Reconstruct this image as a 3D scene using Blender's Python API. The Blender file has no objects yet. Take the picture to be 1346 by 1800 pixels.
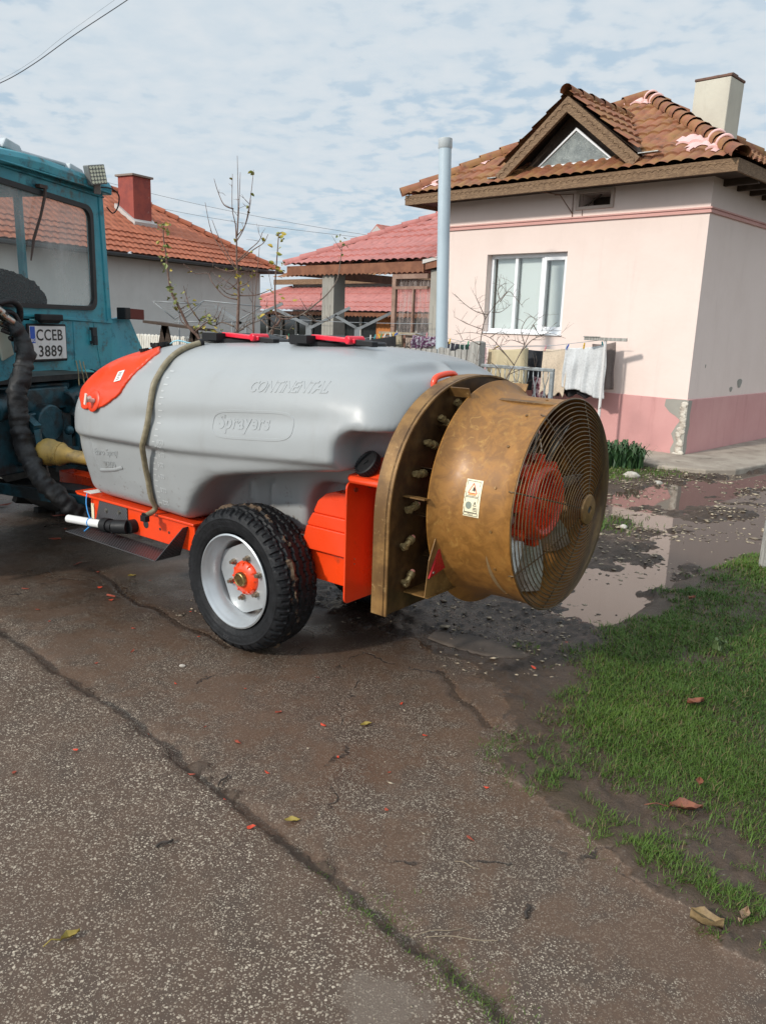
import bpy, math, random
import numpy as np
from mathutils import Vector, Matrix, noise as mnoise
from mathutils.bvhtree import BVHTree

random.seed(11); rng = np.random.default_rng(11)
sc = bpy.context.scene
COL = sc.collection
R = math.radians

# ------------------------------------------------------------------ mesh builder
class MB:
    def __init__(s): s.v = []; s.f = []
    def add(s, vs, fs):
        o = len(s.v); s.v.extend(tuple(float(c) for c in v) for v in vs)
        s.f.extend(tuple(i + o for i in f) for f in fs); return s
    def box(s, x0, x1, y0, y1, z0, z1):
        vs = [(x, y, z) for z in (z0, z1) for y in (y0, y1) for x in (x0, x1)]
        return s.add(vs, [(0, 2, 3, 1), (4, 5, 7, 6), (0, 1, 5, 4), (2, 6, 7, 3), (0, 4, 6, 2), (1, 3, 7, 5)])
    def obox(s, c, ax, ay, az):
        c, ax, ay, az = (Vector(q) for q in (c, ax, ay, az))
        vs = [c + ax * i + ay * j + az * k for k in (-1, 1) for j in (-1, 1) for i in (-1, 1)]
        return s.add(vs, [(0, 2, 3, 1), (4, 5, 7, 6), (0, 1, 5, 4), (2, 6, 7, 3), (0, 4, 6, 2), (1, 3, 7, 5)])
    def bar(s, p0, p1, w, h, up=(0, 0, 1)):
        p0, p1, up = Vector(p0), Vector(p1), Vector(up)
        d = (p1 - p0); l = d.length; d.normalize()
        a = d.cross(up)
        if a.length < 1e-3: a = d.cross(Vector((1, 0, 0)))
        a.normalize(); b = a.cross(d)
        return s.obox((p0 + p1) / 2, d * l / 2, a * w / 2, b * h / 2)
    def cyl(s, p0, p1, r0, r1=None, n=16, cap=True):
        p0, p1 = Vector(p0), Vector(p1); r1 = r0 if r1 is None else r1
        d = (p1 - p0).normalized(); a = d.orthogonal().normalized(); b = d.cross(a)
        vs = []
        for p, r in ((p0, r0), (p1, r1)):
            for i in range(n):
                t = 2 * math.pi * i / n; vs.append(p + (a * math.cos(t) + b * math.sin(t)) * r)
        fs = [(i, (i + 1) % n, n + (i + 1) % n, n + i) for i in range(n)]
        if cap: fs += [tuple(range(n - 1, -1, -1)), tuple(range(n, 2 * n))]
        return s.add(vs, fs)
    def tube(s, pts, r, n=8, cap=True):
        pts = [Vector(p) for p in pts]; rs = r if isinstance(r, (list, tuple)) else [r] * len(pts)
        vs = []; a = None
        for i, p in enumerate(pts):
            d = (pts[min(i + 1, len(pts) - 1)] - pts[max(i - 1, 0)])
            if d.length < 1e-6: d = Vector((0, 0, 1))
            d.normalize()
            if a is None: a = d.orthogonal().normalized()
            else:
                a = a - d * a.dot(d)
                a = a.normalized() if a.length > 1e-5 else d.orthogonal().normalized()
            b = d.cross(a)
            for k in range(n):
                t = 2 * math.pi * k / n; vs.append(p + (a * math.cos(t) + b * math.sin(t)) * rs[i])
        fs = []
        for i in range(len(pts) - 1):
            for k in range(n):
                fs.append((i * n + k, i * n + (k + 1) % n, (i + 1) * n + (k + 1) % n, (i + 1) * n + k))
        if cap: fs += [tuple(range(n - 1, -1, -1)), tuple(range((len(pts) - 1) * n, len(pts) * n))]
        return s.add(vs, fs)
    def lathe(s, prof, o, ax, n=48, closed=False):
        o = Vector(o); ax = Vector(ax).normalized(); a = ax.orthogonal().normalized(); b = ax.cross(a)
        m = len(prof); vs = []
        for i in range(n):
            t = 2 * math.pi * i / n; d = a * math.cos(t) + b * math.sin(t)
            for (h, r) in prof: vs.append(o + ax * h + d * r)
        fs = []
        for i in range(n):
            j = (i + 1) % n
            for k in range(m if closed else m - 1):
                l = (k + 1) % m
                fs.append((i * m + k, j * m + k, j * m + l, i * m + l))
        return s.add(vs, fs)
    def torus(s, o, ax, rad, r, n=48, m=6):
        return s.lathe([(r * math.sin(2 * math.pi * k / m), rad + r * math.cos(2 * math.pi * k / m)) for k in range(m)], o, ax, n, True)
    def prism(s, poly, vec):
        vec = Vector(vec); n = len(poly); vs = [Vector(p) for p in poly]; vs += [p + vec for p in vs]
        return s.add(vs, [tuple(range(n - 1, -1, -1)), tuple(range(n, 2 * n))] + [(i, (i + 1) % n, n + (i + 1) % n, n + i) for i in range(n)])
    def ball(s, c, rx, ry=None, rz=None, n=12, m=8):
        ry = rx if ry is None else ry; rz = rx if rz is None else rz
        vs = [(c[0], c[1], c[2] - rz)]
        for j in range(1, m):
            p = -math.pi / 2 + math.pi * j / m
            for i in range(n):
                t = 2 * math.pi * i / n
                vs.append((c[0] + rx * math.cos(p) * math.cos(t), c[1] + ry * math.cos(p) * math.sin(t), c[2] + rz * math.sin(p)))
        vs.append((c[0], c[1], c[2] + rz)); L = len(vs) - 1
        fs = [(0, 1 + (i + 1) % n, 1 + i) for i in range(n)]
        for j in range(m - 2):
            for i in range(n):
                a = 1 + j * n; fs.append((a + i, a + (i + 1) % n, a + n + (i + 1) % n, a + n + i))
        a = 1 + (m - 2) * n; fs += [(a + i, a + (i + 1) % n, L) for i in range(n)]
        return s.add(vs, fs)
    def build(s, name, mat, parent=None, smooth=None, bevel=0, segs=2):
        me = bpy.data.meshes.new(name); me.from_pydata(s.v, [], s.f); me.update()
        return finish(me, name, mat, parent, smooth, bevel, segs)

def fixnormals(me):
    import bmesh
    b = bmesh.new(); b.from_mesh(me); bmesh.ops.recalc_face_normals(b, faces=b.faces); b.to_mesh(me); b.free()

def finish(me, name, mat, parent=None, smooth=None, bevel=0, segs=2, fix=True):
    if fix: fixnormals(me)
    if smooth:
        me.polygons.foreach_set('use_smooth', [True] * len(me.polygons))
        if smooth < 180: me.set_sharp_from_angle(angle=R(smooth))
    if mat: me.materials.append(mat)
    o = bpy.data.objects.new(name, me); COL.objects.link(o)
    if parent: o.parent = parent
    if bevel:
        m = o.modifiers.new('bevel', 'BEVEL'); m.width = bevel; m.segments = segs; m.limit_method = 'ANGLE'; m.angle_limit = R(40)
        m.harden_normals = False
    return o

def arrmesh(name, V, F, mat, parent=None, smooth=None, attrs=None, fix=False):
    """mesh from numpy arrays (all quads or all tris)"""
    V = np.asarray(V, np.float32); F = np.asarray(F, np.int32); k = F.shape[1]
    me = bpy.data.meshes.new(name)
    me.vertices.add(len(V)); me.vertices.foreach_set('co', V.ravel())
    me.loops.add(F.size); me.loops.foreach_set('vertex_index', F.ravel())
    me.polygons.add(len(F)); me.polygons.foreach_set('loop_start', np.arange(0, F.size, k, dtype=np.int32))
    me.polygons.foreach_set('loop_total', np.full(len(F), k, np.int32))
    me.update(calc_edges=True); me.validate()
    for nm, dom, arr in (attrs or []):
        a = me.attributes.new(nm, 'FLOAT_COLOR', dom); a.data.foreach_set('color', np.asarray(arr, np.float32).ravel())
    return finish(me, name, mat, parent, smooth, fix=fix)

def thing(name, label, cat, loc=(0, 0, 0), rz=0, group=None):
    o = bpy.data.objects.new(name, None); COL.objects.link(o); o.location = loc; o.rotation_euler = (0, 0, rz)
    o.empty_display_size = .1
    o['label'] = label; o['category'] = cat
    if group: o['group'] = group
    return o
def tag(o, label, cat, group=None):
    o['label'] = label; o['category'] = cat
    if group: o['group'] = group
    return o
def kind(o, k): o['kind'] = k; return o

# ------------------------------------------------------------------ noise helpers (numpy)
def vnoise(x, y, seed=0):
    xi = np.floor(x).astype(np.int64); yi = np.floor(y).astype(np.int64); fx = x - xi; fy = y - yi
    fx = fx * fx * (3 - 2 * fx); fy = fy * fy * (3 - 2 * fy)
    def h(a, b):
        n = (a * 374761393 + b * 668265263 + seed * 974634777) & 0x7fffffff
        n = ((n ^ (n >> 13)) * 1274126177) & 0x7fffffff
        return ((n ^ (n >> 16)) & 0xffff) / 65535.0
    return (h(xi, yi) * (1 - fx) + h(xi + 1, yi) * fx) * (1 - fy) + (h(xi, yi + 1) * (1 - fx) + h(xi + 1, yi + 1) * fx) * fy
def fbm(x, y, sc_=1., oct_=4, seed=0):
    t = 0; a = .5
    for i in range(oct_):
        t = t + a * vnoise(x * sc_ + 17.3 * i, y * sc_ - 9.1 * i, seed + i); a *= .5; sc_ *= 2.03
    return t / (1 - .5 ** oct_)
def polysdf(px, py, poly):
    """signed distance to polygon, negative inside"""
    d = np.full(px.shape, 1e9); ins = np.zeros(px.shape, bool); n = len(poly)
    for i in range(n):
        ax, ay = poly[i]; bx, by = poly[(i + 1) % n]
        ex, ey = bx - ax, by - ay; wx, wy = px - ax, py - ay
        t = np.clip((wx * ex + wy * ey) / (ex * ex + ey * ey + 1e-12), 0, 1)
        d = np.minimum(d, (wx - ex * t) ** 2 + (wy - ey * t) ** 2)
        c = ((ay > py) != (by > py)) & (px < (bx - ax) * (py - ay) / ((by - ay) if abs(by - ay) > 1e-9 else 1e-9) + ax)
        ins ^= c
    return np.where(ins, -1, 1) * np.sqrt(d)
def sstep(a, b, x):
    t = np.clip((x - a) / (b - a), 0, 1); return t * t * (3 - 2 * t)

# ------------------------------------------------------------------ materials
class NT:
    def __init__(s, name):
        s.m = bpy.data.materials.new(name); s.m.use_nodes = True; s.t = s.m.node_tree; s.n = s.t.nodes; s.n.clear()
        s.out = s.n.new('ShaderNodeOutputMaterial'); s.p = s.n.new('ShaderNodeBsdfPrincipled')
        s.l(s.p.outputs[0], s.out.inputs[0]); s.tc = s.n.new('ShaderNodeTexCoord')
    def l(s, a, b): s.t.links.new(a, b)
    def new(s, t, **k):
        n = s.n.new(t)
        for a, b in k.items(): setattr(n, a, b)
        return n
    def put(s, sock, v):
        if hasattr(v, 'is_output') or isinstance(v, bpy.types.NodeSocket): s.l(v, sock)
        else:
            if isinstance(v, tuple) and len(v) == 3 and sock.type == 'RGBA': v = v + (1,)
            sock.default_value = v
    def coord(s, scale=(1, 1, 1), src='Object'):
        mp = s.new('ShaderNodeMapping'); mp.inputs['Scale'].default_value = scale; s.l(s.tc.outputs[src], mp.inputs[0]); return mp.outputs[0]
    def noise(s, scale, detail=4, rough=.55, vec=None, dist=0):
        n = s.new('ShaderNodeTexNoise'); n.inputs['Scale'].default_value = scale; n.inputs['Detail'].default_value = detail
        n.inputs['Roughness'].default_value = rough; n.inputs['Distortion'].default_value = dist
        s.l(vec if vec is not None else s.tc.outputs['Object'], n.inputs['Vector']); return n.outputs['Fac']
    def voro(s, scale, feature='F1', vec=None, out='Distance', rnd=1):
        n = s.new('ShaderNodeTexVoronoi', feature=feature); n.inputs['Scale'].default_value = scale; n.inputs['Randomness'].default_value = rnd
        s.l(vec if vec is not None else s.tc.outputs['Object'], n.inputs['Vector']); return n.outputs[out]
    def ramp(s, v, lo, hi, a=0., b=1., smooth=True):
        n = s.new('ShaderNodeMapRange', interpolation_type='SMOOTHSTEP' if smooth else 'LINEAR')
        s.put(n.inputs[0], v); n.inputs[1].default_value = lo; n.inputs[2].default_value = hi; n.inputs[3].default_value = a; n.inputs[4].default_value = b
        return n.outputs[0]
    def math(s, op, a, b=0., c=None):
        n = s.new('ShaderNodeMath', operation=op); s.put(n.inputs[0], a); s.put(n.inputs[1], b)
        if c is not None: s.put(n.inputs[2], c)
        return n.outputs[0]
    def mix(s, f, a, b, mode='MIX'):
        n = s.new('ShaderNodeMix', data_type='RGBA', blend_type=mode); s.put(n.inputs[0], f); s.put(n.inputs[6], a); s.put(n.inputs[7], b); return n.outputs[2]
    def bump(s, h, strength=.5, dist=.01, prev=None):
        n = s.new('ShaderNodeBump'); s.put(n.inputs['Strength'], strength); n.inputs['Distance'].default_value = dist; s.put(n.inputs['Height'], h)
        if prev is not None: s.l(prev, n.inputs['Normal'])
        s.l(n.outputs[0], s.p.inputs['Normal']); return n.outputs[0]
    def attr(s, name):
        n = s.new('ShaderNodeAttribute'); n.attribute_name = name; return n
    def sep(s, v):
        n = s.new('ShaderNodeSeparateColor'); s.l(v, n.inputs[0]); return n.outputs
    def xyz(s, v):
        n = s.new('ShaderNodeSeparateXYZ'); s.l(v, n.inputs[0]); return n.outputs

def mat(name, col, rough=.5, metal=0., col2=None, ns=6., nr=(.4, .65), bump=None, coat=0., spec=.5, rv=.0, dirt=None, vec=None, sheen=0):
    k = NT(name); v = k.coord(vec) if vec else k.tc.outputs['Object']
    c = col
    if col2 is not None: c = k.mix(k.ramp(k.noise(ns, 5, .6, v), *nr), col, col2)
    if dirt is not None:
        dc, ds, lo, hi = dirt; c = k.mix(k.ramp(k.noise(ds, 8, .68, v), lo, hi), c if not isinstance(c, tuple) else c, dc)
    k.put(k.p.inputs['Base Color'], c)
    if rv: k.put(k.p.inputs['Roughness'], k.ramp(k.noise(ns * 1.7, 5, .6, v), .3, .7, rough - rv, rough + rv))
    else: k.p.inputs['Roughness'].default_value = rough
    k.p.inputs['Metallic'].default_value = metal; k.p.inputs['Coat Weight'].default_value = coat; k.p.inputs['Coat Roughness'].default_value = .12
    k.p.inputs['Specular IOR Level'].default_value = spec
    if bump: k.bump(k.noise(bump[0], 6, .6, v), bump[1], bump[2] if len(bump) > 2 else .01)
    return k.m

ORANGE = mat('orange_paint', (.80, .058, .008), .30, col2=(.72, .045, .006), ns=3, coat=.35, rv=.06, dirt=((.22, .05, .022), 9, .58, .80), bump=(60, .06))
ORANGE_PL = mat('orange_plastic', (.82, .060, .012), .34, col2=(.76, .050, .010), ns=2, coat=.2, rv=.08, bump=(90, .03), dirt=((.50, .06, .02), 6, .55, .8))
BLACKPL = mat('black_plastic', (.010, .010, .011), .55, bump=(80, .06), rv=.08, spec=.3)
RUBBER = mat('rubber_sleeve', (.008, .008, .009), .62, col2=(.016, .015, .014), ns=7, bump=(18, .35, .03), rv=.12)
REDPL = mat('red_plastic', (.70, .012, .035), .32, coat=.2)
DARK = mat('dark_grimy_metal', (.012, .015, .017), .6, col2=(.03, .03, .028), ns=9, bump=(25, .3))
STEEL = mat('zinc_steel', (.42, .41, .38), .38, 1., col2=(.30, .28, .24), ns=20, rv=.1)
BRASS = mat('brass', (.42, .30, .12), .33, 1., col2=(.24, .17, .08), ns=40)
SILVER = mat('silver_wheel_paint', (.50, .52, .53), .36, .55, col2=(.42, .44, .45), ns=4, coat=.2, rv=.06, dirt=((.30, .29, .27), 8, .64, .82))
WHITEPIPE = mat('white_pipe', (.70, .70, .68), .4, dirt=((.25, .2, .14), 10, .58, .75))
BLUECORD = mat('blue_cord', (.05, .30, .70), .5)
STICKER = mat('white_sticker', (.78, .76, .70), .45)
CREAM = mat('cream_sticker', (.80, .72, .50), .4)
INK = mat('black_ink', (.02, .018, .015), .5)
SIGNRED = mat('sign_red', (.55, .09, .03), .5)
SIGNYEL = mat('sign_yellow', (.75, .48, .08), .5)
# ------------------------------------------------------------------ camera, light, sky
cam = bpy.data.cameras.new('camera'); co = bpy.data.objects.new('camera', cam); COL.objects.link(co); sc.camera = co
_p, _r = R(13.2), R(2.0)
fw = Vector((0, math.cos(_p), -math.sin(_p))); rt = Vector((1, 0, 0)); up = rt.cross(fw)
cx = rt * math.cos(_r) + up * math.sin(_r); cu = up * math.cos(_r) - rt * math.sin(_r)
mw = Matrix(((cx.x, cu.x, -fw.x, 0), (cx.y, cu.y, -fw.y, 0), (cx.z, cu.z, -fw.z, 1.65), (0, 0, 0, 1)))
co.matrix_world = mw
cam.sensor_fit = 'VERTICAL'; cam.sensor_height = 36; cam.sensor_width = 27; cam.lens = 28.0; cam.clip_start = .05; cam.clip_end = 2000

SUN_AZ, SUN_EL = -128, 30
sd = Vector((math.sin(R(SUN_AZ)) * math.cos(R(SUN_EL)), math.cos(R(SUN_AZ)) * math.cos(R(SUN_EL)), math.sin(R(SUN_EL))))
sl = bpy.data.lights.new('sun', 'SUN'); sl.energy = 3.0; sl.angle = R(3.5); sl.color = (1, .94, .86)
so = bpy.data.objects.new('sun', sl); COL.objects.link(so); so.rotation_euler = (-sd).to_track_quat('-Z', 'Y').to_euler()

wd = bpy.data.worlds.new('World'); sc.world = wd; wd.use_nodes = True
wn = wd.node_tree.nodes; wl = wd.node_tree.links; wn.clear()
wo = wn.new('ShaderNodeOutputWorld'); bg = wn.new('ShaderNodeBackground'); bg.inputs[1].default_value = .1; wl.new(bg.outputs[0], wo.inputs[0])
sky = wn.new('ShaderNodeTexSky'); sky.sky_type = 'NISHITA'; sky.sun_disc = False; sky.sun_elevation = R(SUN_EL); sky.sun_rotation = R(SUN_AZ)
sky.air_density = 1.0; sky.dust_density = 1.0
tcw = wn.new('ShaderNodeTexCoord'); sx = wn.new('ShaderNodeSeparateXYZ'); wl.new(tcw.outputs['Generated'], sx.inputs[0])
def wm(op, a, b):
    n = wn.new('ShaderNodeMath'); n.operation = op
    for i, q in enumerate((a, b)):
        if isinstance(q, (int, float)): n.inputs[i].default_value = q
        else: wl.new(q, n.inputs[i])
    return n.outputs[0]
zc = wm('ADD', wm('MAXIMUM', sx.outputs[2], 0.0), .16)
cmb = wn.new('ShaderNodeCombineXYZ'); wl.new(wm('DIVIDE', sx.outputs[0], zc), cmb.inputs[0]); wl.new(wm('DIVIDE', sx.outputs[1], zc), cmb.inputs[1])
def wnoise(scale, det, rough, stretch, dist=0.0):
    mp = wn.new('ShaderNodeMapping'); mp.inputs['Scale'].default_value = stretch; mp.inputs['Rotation'].default_value = (0, 0, R(14)); wl.new(cmb.outputs[0], mp.inputs[0])
    n = wn.new('ShaderNodeTexNoise'); n.inputs['Scale'].default_value = scale; n.inputs['Detail'].default_value = det; n.inputs['Roughness'].default_value = rough
    n.inputs['Distortion'].default_value = dist
    wl.new(mp.outputs[0], n.inputs['Vector']); return n.outputs['Fac']
def wramp(v, lo, hi, a=0., b=1.):
    n = wn.new('ShaderNodeMapRange'); n.interpolation_type = 'SMOOTHSTEP'; wl.new(v, n.inputs[0]); n.inputs[1].default_value = lo; n.inputs[2].default_value = hi
    n.inputs[3].default_value = a; n.inputs[4].default_value = b; return n.outputs[0]
def wmix(f, a, b):
    n = wn.new('ShaderNodeMix'); n.data_type = 'RGBA'
    for i, q in ((0, f), (6, a), (7, b)):
        if isinstance(q, (float, int)): n.inputs[i].default_value = q
        elif isinstance(q, tuple): n.inputs[i].default_value = q + (1,)
        else: wl.new(q, n.inputs[i])
    return n.outputs[2]
ripple = wnoise(10.5, 5, .50, (1, 1.05, 1), .15)
broad = wnoise(1.1, 4, .5, (1, 1.2, 1))
cover = wm('ADD', wm('MULTIPLY', wramp(ripple, .34, .66), .6), wm('MULTIPLY', wramp(broad, .3, .68), .55))
blue = wmix(.80, sky.outputs[0], (5.3, 6.7, 7.9))
cloudc = wmix(wramp(ripple, .35, .75), (6.35, 7.2, 7.9), (7.0, 7.6, 8.1))
full = wmix(wramp(cover, .05, .60), blue, cloudc)
# extra sky brightness added behind the camera and overhead to lift shaded sides
dp = wn.new('ShaderNodeVectorMath'); dp.operation = 'DOT_PRODUCT'; wl.new(tcw.outputs['Generated'], dp.inputs[0]); dp.inputs[1].default_value = tuple(sd)
sky_fill = wm('ADD', 1.0, wm('ADD', wm('MULTIPLY', wramp(dp.outputs['Value'], -.05, .95), .75), wm('MULTIPLY', wramp(sx.outputs[2], .55, .95), .35)))
gm = wn.new('ShaderNodeMix'); gm.data_type = 'RGBA'; gm.blend_type = 'MULTIPLY'; gm.inputs[0].default_value = 1; wl.new(full, gm.inputs[6])
gc = wn.new('ShaderNodeCombineXYZ'); [wl.new(sky_fill, gc.inputs[i]) for i in range(3)]; wl.new(gc.outputs[0], gm.inputs[7]); wl.new(gm.outputs[2], bg.inputs[0])
vs = sc.view_settings; vs.view_transform = 'Standard'; vs.look = 'None'; vs.exposure = 0.0; vs.gamma = 1; vs.use_curve_mapping = False
sc.cycles.max_bounces = 8; sc.cycles.transparent_max_bounces = 12; sc.cycles.use_denoising = True

# ------------------------------------------------------------------ ground
EDGE = [(-9, 10.6), (-4.2, 6.05), (-1.99, 3.91), (-1.65, 3.58), (-1.2, 3.17), (-.69, 2.66), (-.28, 2.25), (-.08, 2.03), (.08, 1.86), (.30, 1.66), (.42, 1.50), (.9, .95), (1.9, -.2)]
ROAD = EDGE + [(1.9, -4), (-14, -4), (-14, 10.6)]
DRIVE = EDGE[::-1] + [(-6.5, 10.6), (-3.2, 7.3), (-1.6, 5.75), (-.6, 4.75), (-.05, 4.22), (.3, 3.88), (.5, 3.68), (.62, 3.40), (.55, 3.1), (.53, 2.8), (.60, 2.55), (.75, 2.30), (.93, 2.03), (1.12, 1.78), (1.7, 1.2), (2.6, .3), (2.6, -.2)]
GRASS = [(3.6, 1.2), (1.60, 2.24), (1.37, 2.40), (1.22, 2.52), (1.04, 2.58), (.93, 2.66), (.88, 2.88), (.87, 3.21), (.90, 3.44), (1.10, 3.86), (1.48, 4.45), (2.09, 5.25), (2.9, 5.95), (4.2, 6.7), (9, 9.2), (9, 1.2)]
TUFT = [(.57, 2.86), (.60, 2.62), (.72, 2.40), (.84, 2.22), (.95, 2.07), (1.10, 1.94), (1.30, 1.80), (1.42, 1.86), (1.20, 2.06), (1.02, 2.24), (.90, 2.40), (.80, 2.54), (.66, 2.86)]
SHALLOW = [(.95, 4.5), (1.35, 4.3), (1.8, 4.8), (2.3, 5.45), (3.2, 6.2), (5.6, 8.0), (7.2, 10.4), (6.4, 11.1), (4.6, 10.05), (3.3, 9.15), (2.3, 8.5), (1.6, 7.7), (1.2, 6.2), (.9, 5.2)]
PUD = [[(1.05, 4.52), (1.4, 4.38), (1.80, 4.85), (2.25, 5.5), (1.98, 5.8), (1.5, 5.45), (1.1, 5.0)],
       [(2.0, 5.62), (2.6, 5.75), (3.6, 6.5), (5.4, 7.9), (4.9, 8.4), (3.7, 7.7), (2.8, 6.8), (2.1, 6.15)],
       [(1.8, 7.1), (2.3, 7.35), (3.3, 8.2), (5.0, 9.35), (6.8, 10.5), (6.5, 11.0), (4.6, 9.95), (3.2, 9.0), (2.0, 8.0)]]
CRACKS = [[(-1.95, 5.10), (-1.72, 4.86), (-1.60, 4.66), (-1.44, 4.46), (-1.30, 4.38), (-1.08, 4.12), (-.92, 4.02), (-.78, 3.86)], [(.30, 3.66), (.36, 3.50), (.35, 3.40), (.44, 3.26), (.47, 3.12), (.58, 3.02)]]
def ground_fields(X, Y):
    n1 = fbm(X, Y, 1.3, 5, 3); n2 = fbm(X, Y, 7, 4, 9); n3 = fbm(X, Y, 22, 3, 21)
    jit = (n2 - .5) * .10 + (n3 - .5) * .05
    dr = polysdf(X, Y, ROAD) + jit * .9; dd = polysdf(X, Y, DRIVE) + jit * 2.0; dg = polysdf(X, Y, GRASS) + jit * 2.2; dt = polysdf(X, Y, TUFT) + jit * 1.1
    road = sstep(.02, -.02, dr); drive = sstep(.06, -.06, dd) * (1 - road); grass = np.maximum(sstep(.07, -.05, dg), sstep(.03, -.03, dt) * .8)
    mud = np.clip(1 - road - drive - grass, 0, 1)
    crk = np.zeros(X.shape)
    for cp_ in CRACKS:
        for (ax, ay), (bx, by) in zip(cp_[:-1], cp_[1:]):
            t_ = np.clip(((X - ax) * (bx - ax) + (Y - ay) * (by - ay)) / ((bx - ax) ** 2 + (by - ay) ** 2), 0, 1)
            wd_ = .026 if ay > 2.5 else .008
            crk = np.maximum(crk, sstep(wd_, wd_ * .25, np.hypot(X - ax - t_ * (bx - ax), Y - ay - t_ * (by - ay)) + (n3 - .5) * wd_))
    crk = crk * drive; drive = drive * (1 - .8 * crk); mud = np.maximum(mud, crk * .01)
    Z = (n1 - .5) * .02 - crk * .012 + (n3 - .5) * .004
    Z = Z + road * .034 + np.exp(-((dr - .035) / .05) ** 2) * -.016
    Z = Z + grass * (.022 + (n2 - .5) * .03) + mud * (.010 + (n2 - .5) * .036 + (n3 - .5) * .030)
    pd = np.full(X.shape, 9.)
    for p in PUD: pd = np.minimum(pd, polysdf(X, Y, p))
    pd = pd + (n2 - .5) * .55 + (n3 - .5) * .16
    Z = Z - sstep(.10, -.22, pd) * .055 * (1 - grass) * (1 - drive)
    pw = polysdf(X, Y, SHALLOW) + (n2 - .5) * .4
    n5 = fbm(X * .8 + 3, Y * 1.3, 3.2, 4, 77)
    Z = Z - sstep(.12, -.30, pw) * (.030 - (n5 - .5) * .11) * (1 - grass) * (1 - drive) + .034 * np.exp(-((X - 1.85) / .42) ** 2 - ((Y - 6.3) / .40) ** 2) * (1 - grass)
    pd = np.minimum(pd, pw + .1)
    # tyre-rut style groove between driveway and grass
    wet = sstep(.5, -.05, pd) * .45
    # shade painted into the damp ground under trailer, tractor hitch and fan
    dmp_shade = np.exp(-(((X + .1) / 1.7) ** 2 + ((Y - 4.6) / .62) ** 2)) + np.exp(-(((X + 2.9) / 1.5) ** 2 + ((Y - 6.6) / 1.1) ** 2)) + .8 * np.exp(-(((X - .55) / .8) ** 2 + ((Y - 4.2) / .4) ** 2)) + .45 * np.exp(-(((X + 1.5) / 1.2) ** 2 + ((Y - 4.9) / .5) ** 2))
    dmp_shade = dmp_shade * (.65 + .7 * n2)
    wet = np.clip(np.maximum(wet, dmp_shade * 1.1), 0, 1)  # puddle wetness merged with the painted shade under the machines
    return Z, road, drive, grass, mud, wet, pd
ys = [.12]
while ys[-1] < 17: ys.append(ys[-1] + .0046 * ys[-1] + .0042)
ys = np.array(ys); ts = np.concatenate([np.linspace(-1.7, -1.0, 40)[:-1], np.linspace(-1.0, 1.0, 570), np.linspace(1.0, 1.7, 40)[1:]])
GX = ts[None, :] * (ys[:, None] + .9); GY = np.repeat(ys[:, None], len(ts), 1)
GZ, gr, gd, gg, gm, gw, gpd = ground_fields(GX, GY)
edge = np.minimum(np.minimum(sstep(0, .04, (ts[None, :] + 1.7)), sstep(0, .04, 1.7 - ts[None, :])), np.minimum(sstep(.12, .4, GY), sstep(17, 16.3, GY)))
GZ = GZ * edge - .16 * (1 - edge)
nr, nc = GX.shape; idx = np.arange(nr * nc).reshape(nr, nc)
Q = np.stack([idx[:-1, :-1], idx[:-1, 1:], idx[1:, 1:], idx[1:, :-1]], -1).reshape(-1, 4)
VV = np.stack([GX, GY, GZ], -1).reshape(-1, 3)
zone = np.stack([gr, gd, gg, gw], -1).reshape(-1, 4)

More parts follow.
